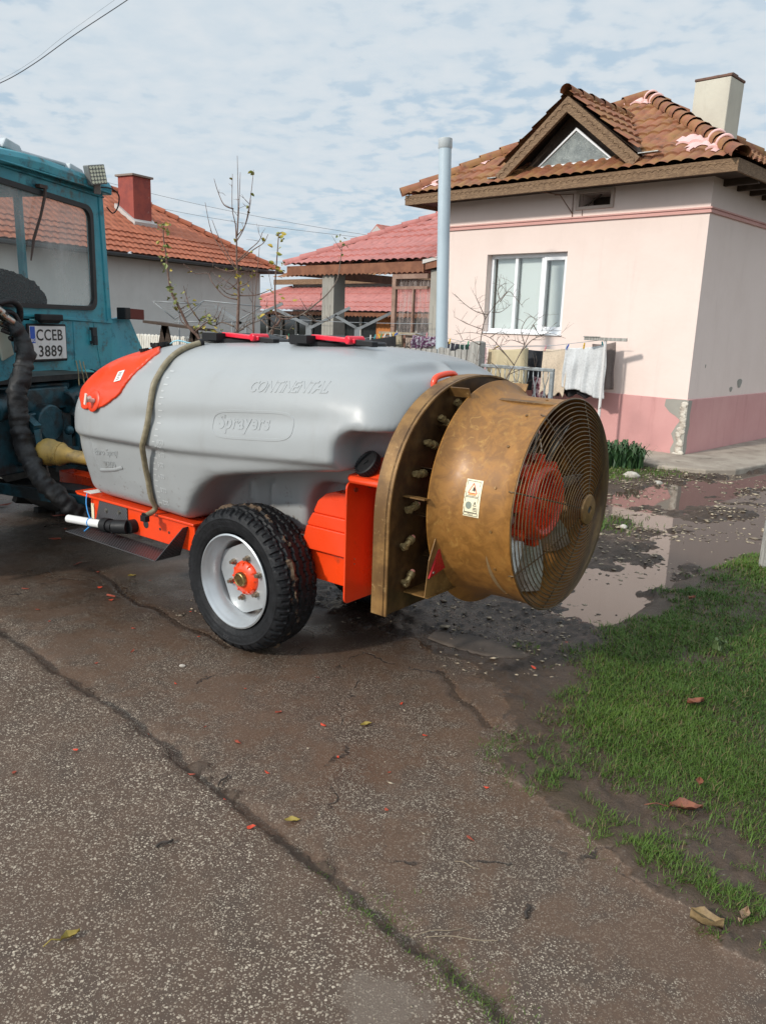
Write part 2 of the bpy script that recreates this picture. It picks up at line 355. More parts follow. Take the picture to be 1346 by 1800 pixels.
def ground_material():
    k = NT('wet_yard_ground'); v = k.tc.outputs['Object']
    a = k.attr('zone'); s = k.sep(a.outputs['Color']); rd, dv, gs = s[0], s[1], s[2]; wet_shade = a.outputs['Alpha']
    jit = k.math('SUBTRACT', k.noise(30, 4, .6), .5)
    def sharp(x, w=.6): return k.ramp(k.math('ADD', x, k.math('MULTIPLY', jit, w)), .35, .65)
    asp = k.math('MAXIMUM', sharp(rd, .3), sharp(dv))
    big = k.noise(1.7, 6, .62); mid = k.noise(6.5, 6, .65); fine = k.noise(160, 3, .6)
    vr = k.new('ShaderNodeTexVoronoi'); vr.inputs['Scale'].default_value = 118; k.l(v, vr.inputs['Vector'])
    vs2 = k.new('ShaderNodeTexVoronoi'); vs2.inputs['Scale'].default_value = 210; k.l(v, vs2.inputs['Vector'])
    vs3 = k.new('ShaderNodeTexVoronoi'); vs3.inputs['Scale'].default_value = 62; k.l(v, vs3.inputs['Vector'])
    for q_ in (vr, vs2, vs3):
        wn_ = k.new('ShaderNodeTexNoise'); wn_.inputs['Scale'].default_value = q_.inputs['Scale'].default_value * 1.6; wn_.inputs['Detail'].default_value = 2; k.l(v, wn_.inputs['Vector'])
        sc_ = k.new('ShaderNodeVectorMath', operation='MULTIPLY_ADD'); k.l(wn_.outputs['Color'], sc_.inputs[0]); e_ = .75 / q_.inputs['Scale'].default_value; sc_.inputs[1].default_value = (e_, e_, e_); k.l(v, sc_.inputs[2]); k.l(sc_.outputs[0], q_.inputs['Vector'])
    def stones(vv, keep, rad):
        c = k.sep(vv.outputs['Color']); r = k.math('MULTIPLY', k.math('ADD', c[2], .55), rad)
        m = k.math('MULTIPLY', k.ramp(c[0], keep, keep + .05), k.ramp(k.math('DIVIDE', vv.outputs['Distance'], r), 1.0, .72))
        return m, c
    m1, c1 = stones(vr, .46, .37); m2, c2 = stones(vs2, .48, .42); m3, c3 = stones(vs3, .80, .30); m1 = k.math('MAXIMUM', m1, m3)
    # dirt film that hides the aggregate
    film = k.ramp(k.math('ADD', k.math('MULTIPLY', big, .55), k.math('MULTIPLY', mid, .45)), .36, .62)
    film_d = k.ramp(k.math('ADD', k.math('MULTIPLY', big, .55), k.math('MULTIPLY', mid, .45)), .43, .57)
    filmx = k.math('ADD', k.math('MULTIPLY', rd, k.math('MULTIPLY', film, .50)), k.math('MULTIPLY', k.math('SUBTRACT', 1., rd), k.math('MULTIPLY', film_d, .82)))
    vis = k.math('SUBTRACT', 1., filmx)
    st = k.math('MAXIMUM', k.math('MULTIPLY', m1, k.math('ADD', k.math('MULTIPLY', rd, .55), .38)), k.math('MULTIPLY', m2, .85))
    st = k.math('MULTIPLY', st, k.math('MULTIPLY', k.math('ADD', k.math('MULTIPLY', vis, .85), .10), k.ramp(fine, .25, .5)))
    matrix = k.mix(mid, (.046, .0305, .0215), (.106, .074, .053))
    matrix = k.mix(filmx, matrix, k.mix(fine, (.068, .037, .0215), (.142, .086, .054)))
    stone_c = k.mix(c1[1], (.28, .215, .155), (.70, .60, .465))
    aspc = k.mix(st, matrix, stone_c)
    mudc = k.mix(k.noise(9, 7, .68), (.026, .0165, .0105), (.112, .073, .048))
    mudc = k.mix(k.ramp(k.noise(55, 4, .7), .62, .74), mudc, (.22, .19, .155))
    # dried pale mud cake trodden onto the road
    pt = k.new('ShaderNodeVectorMath', operation='DISTANCE'); k.l(v, pt.inputs[0]); pt.inputs[1].default_value = (.03, 1.63, .03)
    cake = k.math('MULTIPLY', k.ramp(k.math('ADD', pt.outputs['Value'], k.math('MULTIPLY', k.math('SUBTRACT', k.noise(14, 6, .65), .5), .30)), .135, .06), .65)
    aspc = k.mix(cake, aspc, k.mix(fine, (.115, .088, .068), (.20, .16, .125)))
    wet_shade_m = k.math('MULTIPLY', wet_shade, k.math('SUBTRACT', 1., k.math('MULTIPLY', asp, .15)))
    col = k.mix(asp, mudc, aspc)
    soil = k.mix(k.noise(14, 6, .7), (.040, .027, .015), (.088, .058, .035))
    col = k.mix(sharp(gs), col, soil)
    col = k.mix(k.math('MULTIPLY', wet_shade_m, .9), col, k.mix(1., col, (.34, .33, .33), 'MULTIPLY'))  # darkens wet ground and the shade painted under the machines
    # cracks in the asphalt
    cw = k.new('ShaderNodeTexVoronoi', feature='DISTANCE_TO_EDGE'); cw.inputs['Scale'].default_value = .75
    wob = k.new('ShaderNodeVectorMath', operation='ADD'); nz = k.new('ShaderNodeTexNoise'); nz.inputs['Scale'].default_value = 5; nz.inputs['Detail'].default_value = 6; k.l(v, nz.inputs['Vector'])
    sca = k.new('ShaderNodeVectorMath', operation='SCALE'); sca.inputs['Scale'].default_value = .35; k.l(nz.outputs['Color'], sca.inputs[0])
    k.l(v, wob.inputs[0]); k.l(sca.outputs[0], wob.inputs[1]); k.l(wob.outputs[0], cw.inputs['Vector'])
    crk = k.math('MULTIPLY', k.math('MULTIPLY', k.ramp(cw.outputs['Distance'], .008, .002), dv), k.ramp(mid, .48, .60))
    col = k.mix(k.math('MULTIPLY', crk, .8), col, (.018, .014, .011))
    k.put(k.p.inputs['Base Color'], col)
    dry = k.ramp(k.noise(3.1, 5, .6), .3, .7, .42, .76)
    k.put(k.p.inputs['Roughness'], k.math('SUBTRACT', dry, k.math('MULTIPLY', wet_shade_m, .34)))
    k.p.inputs['Specular IOR Level'].default_value = .42
    h = k.math('ADD', k.math('MULTIPLY', st, .8), k.math('ADD', k.math('MULTIPLY', fine, .55), k.math('MULTIPLY', crk, -2.0)))
    h = k.math('ADD', h, k.math('MULTIPLY', k.math('SUBTRACT', 1., asp), k.math('MULTIPLY', k.noise(38, 6, .7), 3.2)))
    k.bump(h, .75, .0045)
    return k.m
GM = ground_material()
fz = zone[Q].mean(1); cls = np.zeros(len(Q), int)           # 0 muddy ground, 1 road, 2 driveway
cls[fz[:, 0] > .5] = 1; cls[(fz[:, 1] > .5) & (cls == 0)] = 2
def submesh(name, sel, m):
    q = Q[sel]; u, inv = np.unique(q, return_inverse=True)
    return kind(arrmesh(name, VV[u], inv.reshape(-1, 4), m, smooth=180, attrs=[('zone', 'POINT', zone[u])]), 'structure')
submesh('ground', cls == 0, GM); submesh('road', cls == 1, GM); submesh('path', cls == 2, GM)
FIELD = mat('far_field_soil', (.075, .062, .038), .9, col2=(.055, .062, .026), ns=.6, bump=(3, .4, .05))
kind(MB().add([(-400, -400, -.13), (400, -400, -.13), (400, 900, -.13), (-400, 900, -.13)], [(0, 1, 2, 3)]).build('terrain', FIELD), 'structure')

# puddle water: one level sheet whose shore is where the ground rises through it
WATER = NT('muddy_water'); k = WATER
k.put(k.p.inputs['Base Color'], (.085, .058, .044)); k.p.inputs['Roughness'].default_value = .03; k.p.inputs['Specular IOR Level'].default_value = .75
k.bump(k.noise(14, 3, .5), .015, .01); WATER = WATER.m
w = MB(); w.add([(.8, 4.2, -.017), (1.75, 4.2, -.017), (2.6, 5.4, -.017), (4.0, 6.3, -.017), (7.2, 8.6, -.017), (7.6, 11.4, -.017), (4.5, 10.3, -.017), (1.5, 8.6, -.017), (.9, 6.2, -.017)], [tuple(range(9))])
kind(w.build('puddle_water', WATER), 'structure')
# ------------------------------------------------------------------ orchard sprayer (local x = rearwards, y = away from the camera side, z up)
SP = thing('orchard_sprayer', 'grey and orange trailed orchard sprayer with round brown fan at its rear', 'sprayer', (-.7443, 3.7899, 0), math.atan2(-.6157, .7880))
YC = .62

def smax(a, b, k):
    h = np.maximum(k - np.abs(a - b), 0) / k; return np.maximum(a, b) + h * h * k * .25
def smin(a, b, k): return -smax(-a, -b, k)
def lerp(x, pts):
    xs, ysv = zip(*pts); return np.interp(x, xs, ysv)
def smooth1(pts, x, w=.10):
    t = 0
    for q in (-1, -.5, 0, .5, 1): t = t + lerp(x + q * w, pts)
    return t / 5
def rbox(x, y, z, c, h, r):
    qx, qy, qz = np.abs(x - c[0]) - h[0] + r, np.abs(y - c[1]) - h[1] + r, np.abs(z - c[2]) - h[2] + r
    return np.sqrt(np.maximum(qx, 0) ** 2 + np.maximum(qy, 0) ** 2 + np.maximum(qz, 0) ** 2) + np.minimum(np.maximum(qx, np.maximum(qy, qz)), 0) - r

def tank_field(x, y, z):
    ya = np.abs(y)
    T = smooth1([(-1.75, 1.16), (-1.62, 1.27), (-1.45, 1.365), (-1.25, 1.43), (-1.02, 1.475), (-.90, 1.485), (-.84, 1.515), (-.6, 1.535), (0, 1.548), (.40, 1.545), (.62, 1.525), (.80, 1.485), (.95, 1.435), (1.05, 1.40)], x, .05)
    P = smooth1([(-1.8, .62), (-1.5, .652), (-1.2, .668), (-.8, .674), (.35, .672), (.7, .655), (1.05, .60)], x, .15)
    zc = smooth1([(-1.6, .985), (-1.0, .995), (-.4, 1.005), (.2, 1.045), (.7, 1.075), (1., 1.08)], x, .1)
    step = smooth1([(-1.6, .012), (-1.1, .042), (-.75, .050), (-.3, .026), (.1, .020), (.6, .032), (1., .03)], x, .1)
    up_ = np.maximum(z - zc, 0); dn = np.maximum(zc - z, 0)
    W = P - .34 * up_ ** 1.9 - step * sstep(0, .035, dn) - np.interp(dn, [0, .08, .25, .45], [0, .01, .045, .10])
    # lower front flank pulls in towards the frame, swelling back ahead of the wheel arch
    W = W - .020 * sstep(.10, .32, dn) * np.exp(-((x + 1.25) / .35) ** 2)
    side = (ya - W) * .95
    crown = T - .055 * (ya / .6) ** 2
    top = (z - crown) * .9
    fx = smooth1([(.5, 1.45), (.70, 1.475), (.80, 1.52), (.90, 1.575), (1.0, 1.595), (1.1, 1.595), (1.25, 1.59), (1.4, 1.56), (1.6, 1.5)], z, .04)
    front = (-x - fx) * .9
    kk = .22 + .22 * sstep(.62, 1.0, z)
    hh = np.maximum(kk - np.abs(side - front), 0) / kk; sf = np.maximum(side, front) + hh * hh * kk * .25
    body = smax(sf, top, .24)
    body = smax(body, x - .955 + .10 * np.maximum(y, 0), .20)
    body = smax(body, .595 - z, .08)
    # wheel arch
    A = smooth1([(-.62, .40), (-.46, .56), (-.41, .64), (-.34, .735), (-.24, .825), (-.12, .888), (.05, .925), (.4, .985), (.65, 1.02), (1.2, 1.05)], x, .03)
    arch = smax((z - A) * np.where(x < -.12, .62, .97), .29 - ya, .05)
    body = smax(body, -arch, .045)
    # lower inner part ends ahead of the pump cover
    cut = smax(smax(.19 - x, z - .885, .17), .12 - ya, .04)
    body = smax(body, -cut, .05)
    # ribs pressed into the inner panel
    for rx, rl in ((-.04, .07), (-.20, .05)):
        body = smin(body, rbox(x, ya, z, (rx, .29, .76), (.014, .016, rl), .013), .014)
    # pocket around the hand-wash cap
    body = smax(body, -rbox(x, ya, z, (1.05, .62, 1.09), (.37, .24, .118), .095), .035)
    # hollow at the rear shoulder
    body = smax(body, -rbox(x, ya, z, (1.02, .24, 1.53), (.24, .22, .09), .05), .03)
    # shallow fold below the lid platform and a raised shoulder swoosh
    body = body + .007 * np.exp(-((z - 1.43 - .05 * x) / .03) ** 2) * sstep(-.95, -.8, x) * sstep(.3, .42, ya)
    sw = np.exp(-((z - (1.10 + .10 * np.clip(x + .9, 0, 2) ** .8)) / .045) ** 2) * sstep(-1., -.6, x) * sstep(.95, .5, x)
    body = body + .010 * sw
    return body
def surface_nets(f, xs, ysv, zs):
    F = f(*np.meshgrid(xs, ysv, zs, indexing='ij')); nx, ny, nz = F.shape
    S = F < 0
    c = [F[i:nx - 1 + i, j:ny - 1 + j, k_:nz - 1 + k_] for i in (0, 1) for j in (0, 1) for k_ in (0, 1)]
    off = [(i, j, k_) for i in (0, 1) for j in (0, 1) for k_ in (0, 1)]
    acc = np.zeros((3,) + c[0].shape); cnt = np.zeros(c[0].shape)
    for a in range(8):
        for b in range(a + 1, 8):
            if sum(abs(off[a][q] - off[b][q]) for q in range(3)) != 1: continue
            fa, fb = c[a], c[b]; m = (fa < 0) != (fb < 0); t = np.where(m, fa / np.where(m, fa - fb, 1), 0)
            for q in range(3): acc[q] += np.where(m, off[a][q] + t * (off[b][q] - off[a][q]), 0)
            cnt += m
    on = cnt > 0; ids = -np.ones(cnt.shape, int); ids[on] = np.arange(on.sum())
    I = np.argwhere(on); P_ = np.stack([acc[q][on] / cnt[on] for q in range(3)], -1) + I
    V = np.stack([xs[0] + P_[:, 0] * (xs[1] - xs[0]), ysv[0] + P_[:, 1] * (ysv[1] - ysv[0]), zs[0] + P_[:, 2] * (zs[1] - zs[0])], -1)
    Fs = []
    for ax in range(3):
        sl = [slice(1, -1)] * 3; a = S; sh = [slice(None)] * 3; sh2 = [slice(None)] * 3
        sh[ax] = slice(0, -1); sh2[ax] = slice(1, None)
        ch = a[tuple(sh)] != a[tuple(sh2)]; fl = a[tuple(sh)]
        L = np.argwhere(ch); o1, o2 = [q for q in range(3) if q != ax]
        ok = (L[:, o1] > 0) & (L[:, o2] > 0) & (L[:, o1] < F.shape[o1] - 1) & (L[:, o2] < F.shape[o2] - 1); L = L[ok]
        flip = fl[tuple(L.T)]
        qd = []
        for d1, d2 in ((-1, -1), (0, -1), (0, 0), (-1, 0)):
            M_ = L.copy(); M_[:, o1] += d1; M_[:, o2] += d2; qd.append(ids[tuple(M_.T)])
        qd = np.stack(qd, -1)
        if ax == 1: flip = ~flip
        qd[~flip] = qd[~flip][:, ::-1]; Fs.append(qd)
    return V, np.concatenate(Fs)
h_ = .0145
TV, TF = surface_nets(tank_field, np.arange(-1.85, 1.06, h_), np.arange(-.78, .7801, h_), np.arange(.52, 1.66, h_))
TV[:, 1] += YC

k = NT('grey_tank_plastic'); v = k.tc.outputs['Object']
base = k.mix(k.ramp(k.noise(1.6, 4, .5), .3, .7), (.305, .316, .317), (.33, .342, .342))
grime = k.math('MULTIPLY', k.ramp(k.noise(5, 8, .7, k.coord((1, 1, .30))), .52, .80), .24)
base = k.mix(k.math('MULTIPLY', k.ramp(k.noise(11, 6, .7, k.coord((2.5, 1, .4))), .58, .66), .07), base, (.40, .40, .38))
zz = k.xyz(v)[2]; spl = k.math('MULTIPLY', k.ramp(k.noise(26, 6, .75), .57, .66), k.ramp(zz, 1.0, .62)); 
k.put(k.p.inputs['Base Color'], k.mix(k.math('MULTIPLY', spl, .7), k.mix(grime, base, (.19, .17, .145)), (.11, .075, .05)))
k.put(k.p.inputs['Roughness'], k.ramp(k.noise(4, 5, .6), .3, .7, .31, .41)); k.p.inputs['Specular IOR Level'].default_value = .48
b_ = k.bump(k.noise(3.2, 3, .5), .10, .05); k.bump(k.noise(220, 2, .5), .035, .002, b_)
TANKM = k.m
tank = arrmesh('tank', TV, TF, TANKM, SP, smooth=180)
sm = tank.modifiers.new('smooth', 'SMOOTH'); sm.iterations = 2; sm.factor = .5
_em = tank.evaluated_get(bpy.context.evaluated_depsgraph_get()).to_mesh()
_ev = np.zeros(len(_em.vertices) * 3, np.float32); _em.vertices.foreach_get('co', _ev); TV = _ev.reshape(-1, 3).astype(float)
BV = BVHTree.FromPolygons([Vector(q) for q in TV], [tuple(q) for q in TF])
def hit(o, d, dist=5):
    r = BV.ray_cast(Vector(o), Vector(d).normalized(), dist); return r[0], r[1]
def on_side(x, z, off=0.):
    p, n = hit((x, -3, z), (0, 1, 0)); 
    if p is None: return Vector((x, 0, z)), Vector((0, -1, 0))
    if n.y > 0: n = -n
    return p + n * off, n

# embossed lettering, draped over the tank side
def text_mesh(body, size, extrude=0., shear=0., spacing=1., bold=0.):
    c = bpy.data.curves.new('t', 'FONT'); c.body = body; c.size = size; c.extrude = extrude; c.shear = shear; c.space_character = spacing; c.offset = bold
    c.resolution_u = 3
    o = bpy.data.objects.new('t', c); COL.objects.link(o); dg = bpy.context.evaluated_depsgraph_get()
    me = bpy.data.meshes.new_from_object(o.evaluated_get(dg)); bpy.data.objects.remove(o); bpy.data.curves.remove(c)
    vs = [tuple(q.co) for q in me.vertices]; fs = [tuple(p.vertices) for p in me.polygons]; bpy.data.meshes.remove(me); return vs, fs
def drape(mb, vs, fs, x0, z0, ang, lift):
    out = []; ca, sa = math.cos(ang), math.sin(ang)
    for (a, b, e) in vs:
        p, n = on_side(x0 + a * ca - b * sa, z0 + a * sa + b * ca); out.append(p + n * (lift * (1. if e > 0 else -1.5)))
    mb.add(out, fs)
def label_on_tank(name, body, size, x0, z0, ang=0, lift=.004, shear=0, spacing=1, bold=0, m=None):
    mb = MB(); vs, fs = text_mesh(body, size, .001, shear, spacing, bold); drape(mb, vs, fs, x0, z0, ang, lift)
    return mb.build(name, TANKM, SP)
EMB = mat('raised_tank_lettering', (.385, .395, .393), .45, bump=(200, .03))
EMB2 = mat('worn_tank_lettering', (.47, .48, .475), .40)
label_on_tank('lettering', 'CONTINENTAL', .070, .135, 1.330, R(3.5), .0022, .28, .93, .001)
label_on_tank('lettering', 'Sprayers', .092, -.035, 1.148, R(4.5), .0022, .10, 1.08, .003)
label_on_tank('lettering', 'Euro Spray', .052, -1.175, .872, R(5), .0022, .2, 1., .001, EMB)
label_on_tank('lettering', '2200', .056, -1.11, .805, R(5), .0022, .15, 1.05, .001, EMB)
# raised oval frame around the lettering, raised corner bracket at the front
def drape_strip(mb, pts, wdt, lift):
    vs = []; fs = []; n = len(pts)
    for i in range(n):
        a = Vector(pts[max(i - 1, 0)] + (0,)); b = Vector(pts[min(i + 1, n - 1)] + (0,)); d = (b - a).normalized(); nn = Vector((-d.y, d.x, 0))
        for s_, l in ((-1.25, -.004), (-.8, lift), (.8, lift), (1.25, -.004)):
            q = Vector(pts[i] + (0,)) + nn * wdt / 2 * s_; p, nr_ = on_side(q.x, q.y); vs.append(p + nr_ * l)
    for i in range(n - 1):
        for j in range(3): fs.append((i * 4 + j, i * 4 + j + 1, i * 4 + 5 + j, i * 4 + 4 + j))
    mb.add(vs, fs)
mb = MB(); pts = []
for i in range(49):
    t = 2 * math.pi * i / 48; c_, s_ = math.cos(t), math.sin(t)
    ex = .265 * math.copysign(abs(c_) ** .38, c_); ez = .062 * math.copysign(abs(s_) ** .6, s_); pts.append((.185 + ex, 1.182 + ez + ex * .07))
drape_strip(mb, pts, .013, .0020); mb.build('lettering_frame', TANKM, SP, smooth=60)
mb = MB(); drape_strip(mb, [(-1.20, .955), (-1.195, .90), (-1.185, .83), (-1.175, .775)], .020, .003)
drape_strip(mb, [(-1.175, .775), (-1.10, .785), (-1.02, .80), (-.93, .825)], .022, .003); mb.build('corner_bracket', TANKM, SP, smooth=60)
# litre scale beside the sight hose
HOSEP = [(.585, -.712), (.63, -.705), (.70, -.692), (.80, -.682), (.87, -.668), (.934, -.645), (1.0, -.60), (1.04, -.572), (1.11, -.556), (1.19, -.549), (1.28, -.545), (1.331, -.540), (1.415, -.556)]
def hose_x(z): return float(np.interp(z, [a for a, b in HOSEP], [b for a, b in HOSEP]))
mb = MB()
for i, z in enumerate(np.linspace(.665, 1.38, 23)):
    p0 = -.60 + .02 * math.sin(i); vs, fs = [(0, 0, 1), (.022 if i % 2 else .034, 0, 1), (.022 if i % 2 else .034, .006, 1), (0, .006, 1)], [(0, 1, 2, 3)]
    drape(mb, vs, fs, hose_x(z) + .045, z, 0, .002)
for lit, z in ((200, .668), (300, .742), (400, .822), (500, .888), (600, .945), (700, .985), (800, 1.02)):
    vs, fs = text_mesh(str(lit), .036, .001); drape(mb, vs, fs, hose_x(z) + .085, z - .006, 0, .002)
mb.build('litre_scale', EMB2, SP)

# orange fresh-water panel: the tank's own surface, raised
cen = TV[TF].mean(1)
PANEL = [(-1.20, 1.125), (-1.04, 1.135), (-.95, 1.165), (-.84, 1.235), (-.777, 1.344), (-.74, 1.41), (-.70, 1.48), (-.70, 1.7), (-1.9, 1.7), (-1.9, 1.45), (-1.5, 1.31), (-1.32, 1.22)]
sel = (polysdf(cen[:, 0], cen[:, 2], PANEL) < 0) & (cen[:, 0] < -.70 - 1.3 * np.maximum(0, cen[:, 1] - .14)) & (cen[:, 1] < YC + .40)
q = TF[sel]; u_, inv = np.unique(q, return_inverse=True)
pan = arrmesh('fresh_water_tank', TV[u_], inv.reshape(-1, 4), ORANGE_PL, SP, smooth=180)
m_ = pan.modifiers.new('smooth', 'SMOOTH'); m_.iterations = 14; m_.factor = .5
m_ = pan.modifiers.new('thick', 'SOLIDIFY'); m_.thickness = .026; m_.offset = 0
# tap in its dimple, fill cap, sticker
p, n = on_side(-1.075, 1.185, .013)
mb = MB(); mb.lathe([(0, .062), (.006, .056), (.004, .030), (.0, .01)], p, n, 24); mb.build('tap_dimple', mat('orange_shade_plastic', (.70, .05, .012), .4), SP, smooth=60)
TAPM = mat('pale_plastic_tap', (.72, .60, .52), .4)
mb = MB(); mb.cyl(p, p + n * .035, .013); mb.cyl(p + n * .035 + Vector((-.02, 0, -.012)), p + n * .035 + Vector((.022, 0, .015)), .010); mb.bar(p + n * .05 + Vector((-.006, 0, -.03)), p + n * .05 + Vector((.012, 0, .03)), .008, .016); mb.build('tap', TAPM, SP, smooth=40)
p, n = on_side(-.90, 1.325, .015)
t1 = Vector((1, 0, .25)); t1 = (t1 - n * t1.dot(n)).normalized(); t2 = n.cross(t1).normalized()
mb = MB(); mb.obox(p, t1 * .030, t2 * .034, n * .0012); st = mb.build('sticker', STICKER, SP)
mb = MB()
for i, (a, b) in enumerate(((.022, .022), (.018, .012), (.022, .002), (.014, -.010), (.02, -.022))): mb.obox(p + n * .002 + t2 * b - t1 * (.022 - a) * .5, t1 * a * .8, t2 * .0025, n * .0004)
mb.build('printing', mat('grey_print', (.25, .22, .20), .5), st)
def top_at(x, y):
    p, n = hit((x, y, 3), (0, 0, -1)); return p
for (x, y, r, hh) in ((-.86, .25, .052, .03), (-.95, .21, .026, .025)):
    p = top_at(x, y) + Vector((0, 0, .004)); mb = MB(); mb.lathe([(0, .001), (0, r * .9), (hh * .3, r * .9), (hh * .35, r), (hh, r * .97), (hh, .001)], p, (-.12, -.1, 1), 28)
    for i in range(14):
        t = 2 * math.pi * i / 14; mb.cyl(p + Vector((math.cos(t) * r, math.sin(t) * r, hh * .4)), p + Vector((math.cos(t) * r, math.sin(t) * r, hh * .9)), .004, n=6)
    mb.build('filler_cap', BLACKPL, SP, smooth=40)
mb = MB(); pts = []
for i in range(22):
    x = -1.12 + i * .022; p = top_at(x, .33 + .05 * math.sin(i * .35)); pts.append(p + Vector((0, 0, .012 + .012 * math.sin(i * .9))))
mb.tube(pts, .004, 6); mb.build('cord', mat('pale_blue_cord', (.25, .50, .58), .5), SP, smooth=180)

# lids
for (lx, lr) in ((-.53, .265), (.13, .25)):
    z0 = top_at(lx, YC).z - .006
    mb = MB(); mb.lathe([(0, .001), (0, lr), (.016, lr), (.022, lr * .96), (.024, lr * .75), (.046, lr * .45), (.05, .001)], (lx, YC, z0), (0, 0, 1), 48)
    mb.box(lx - .06, lx + .06, YC - .30, YC - .16, z0 + .01, z0 + .048)
    ld = mb.build('tank_lid', BLACKPL, SP, smooth=35)
    mb = MB(); mb.obox((lx + .16, YC - .20, z0 + .036), (.13, .012, -.006), (-.003, .028, 0), (.0, 0, .011)); mb.cyl((lx + .26, YC - .235, z0 + .034), (lx + .275, YC - .135, z0 + .034), .020, n=14)
    mb.build('lid_handle', REDPL, ld, smooth=40, bevel=.004)
    mb = MB(); mb.obox((lx + .33, YC - .18, z0 + .022), (.055, .006, -.004), (0, .022, 0), (0, 0, .012)); mb.build('lid_latch', BLACKPL, ld, bevel=.003)

# sight hose
pts = []
for (x, y, z) in ((-.50, .26, 1.51), (-.53, .157, 1.474), (-.555, .087, 1.415)):
    p, n = hit((x, YC, .95), (0, y - YC, z - .95)); pts.append(p + n * (.016 if n.dot(p - Vector((x, YC, .95))) > 0 else -.016))
for (x, z) in [(b, a) for a, b in HOSEP[-2::-1]]:
    p, n = on_side(x, z, .018); pts.append(p)
for _ in range(3):
    for i in range(3, len(pts) - 2): pts[i].y = min(pts[i].y, (pts[i - 1].y + pts[i + 1].y) / 2); pts[i].x = (pts[i - 1].x + pts[i].x * 2 + pts[i + 1].x) / 4
def spline(pts, sub=6):
    P = [Vector(p) for p in pts]; out = []
    for i in range(len(P) - 1):
        a, b, c, d = P[max(i - 1, 0)], P[i], P[i + 1], P[min(i + 2, len(P) - 1)]
        for j in range(sub):
            t = j / sub; out.append(.5 * ((2 * b) + (c - a) * t + (2 * a - 5 * b + 4 * c - d) * t * t + (3 * b - a - 3 * c + d) * t ** 3))
    out.append(P[-1]); return out
hp = spline(pts, 14); HOSE = mat('khaki_braided_hose', (.20, .165, .10), .5, col2=(.27, .23, .15), ns=30)
mb = MB(); mb.tube(hp, [.0145 + .0012 * (i % 2) for i in range(len(hp))], 10); mb.build('sight_hose', HOSE, SP, smooth=180)
mb = MB(); mb.tube(hp[-3:] , .022, 10); mb.obox(hp[-1] + Vector((.02, -.008, -.005)), (.022, 0, 0), (0, .014, 0), (0, 0, .016)); mb.build('hose_clip', BLACKPL, SP, smooth=40)
mb = MB(); mb.tube(hp[:4], .02, 10); mb.build('hose_clip', BLACKPL, SP, smooth=40)

# frame
mb = MB()
for s_ in (0, 1):
    Yf = (lambda a, b: (a, b)) if not s_ else (lambda a, b: (2 * YC - b, 2 * YC - a))
    y0, y1 = Yf(.095, .11); mb.box(-1.36, -.40, y0, y1, .425, .574)
    y0, y1 = Yf(.075, .36); mb.box(-1.375, -.385, y0, y1, .574, .588)
    y0, y1 = Yf(.27, .40); mb.box(-1.30, .648, y0, y1, .405, .548)
mb.box(-1.375, -1.36, .09, 2 * YC - .09, .40, .574)
mb.prism([(-1.375, .075, .5745), (-1.375, 2 * YC - .075, .5745), (-1.54, 2 * YC - .30, .5745), (-1.56, .10, .5745), (-1.50, .075, .5745)], (0, 0, .012))
mb.box(-.06, .06, .26, 2 * YC - .26, .31, .384)
mb.bar((-1.4, YC, .47), (-2.55, YC, .46), .12, .12)
mb.build('frame', ORANGE, SP, bevel=.004)
for (x, z, r) in ((-1.21, .52, .016), (-1.08, .53, .016)): mb = MB(); mb.cyl((x, .086, z), (x, .093, z), r, n=6); mb.cyl((x, .080, z), (x, .0862, z), r * .6, n=10); mb.build('bolt', STEEL, SP, smooth=30)
mb = MB(); mb.prism([(-1.33, .0935, .435), (-1.28, .0935, .573), (-1.0, .0935, .573), (-1.0, .0935, .44)], (0, -.005, 0)); 
k = NT('chequer_plate'); ck = k.new('ShaderNodeTexChecker'); ck.inputs['Scale'].default_value = 90; k.l(k.coord((1, 1, 1)), ck.inputs[0])
k.p.inputs['Base Color'].default_value = (.10, .10, .105, 1); k.p.inputs['Metallic'].default_value = .7; k.p.inputs['Roughness'].default_value = .42
wv = k.new('ShaderNodeTexWave'); wv.inputs['Scale'].default_value = 28; wv.bands_direction = 'DIAGONAL'; k.l(k.tc.outputs['Object'], wv.inputs[0]); k.bump(k.math('ADD', wv.outputs['Fac'], ck.outputs['Fac']), .6, .004)
CHEQ = k.m
mb.build('gusset_plate', CHEQ, SP)
mb = MB(); mb.box(-1.40, -.53, -.07, .094, .384, .389); mb.prism([(-.53, -.07, .385), (-.53, .094, .385), (-.455, .094, .56), (-.455, .06, .56)], (.005, 0, 0)); mb.build('step_plate', CHEQ, SP)
for (x, z, r) in ((-.83, .505, .024), (-.70, .50, .008), (-.62, .495, .008)): mb = MB(); mb.cyl((x, .0935, z), (x, .096, z), r, n=20); mb.build('frame_hole', DARK, SP, smooth=40)
mb = MB(); mb.cyl((-1.43, -.03, .452), (-1.09, .005, .468), .024, n=18); mb.build('drain_pipe', WHITEPIPE, SP, smooth=40)
mb = MB(); mb.cyl((-1.11, .003, .467), (-1.06, .008, .469), .042, n=20); mb.cyl((-1.06, .008, .469), (-1.02, .012, .47), .034, n=20); mb.cyl((-1.02, .012, .47), (-.94, .05, .475), .040, n=20); mb.cyl((-.94, .05, .475), (-.94, .10, .475), .04); mb.build('pipe_coupling', BLACKPL, SP, smooth=30)
mb = MB(); mb.torus((-1.23, -.009, .461), (1, .1, .05), .025, .004, 20, 6); mb.tube(spline([(-1.23, -.01, .486), (-1.30, .02, .51), (-1.36, .05, .55), (-1.38, .07, .60)]), .0035, 6); mb.tube(spline([(-1.23, -.012, .437), (-1.25, -.02, .42), (-1.28, -.02, .40)]), .0035, 6); mb.build('cord', BLUECORD, SP, smooth=180)
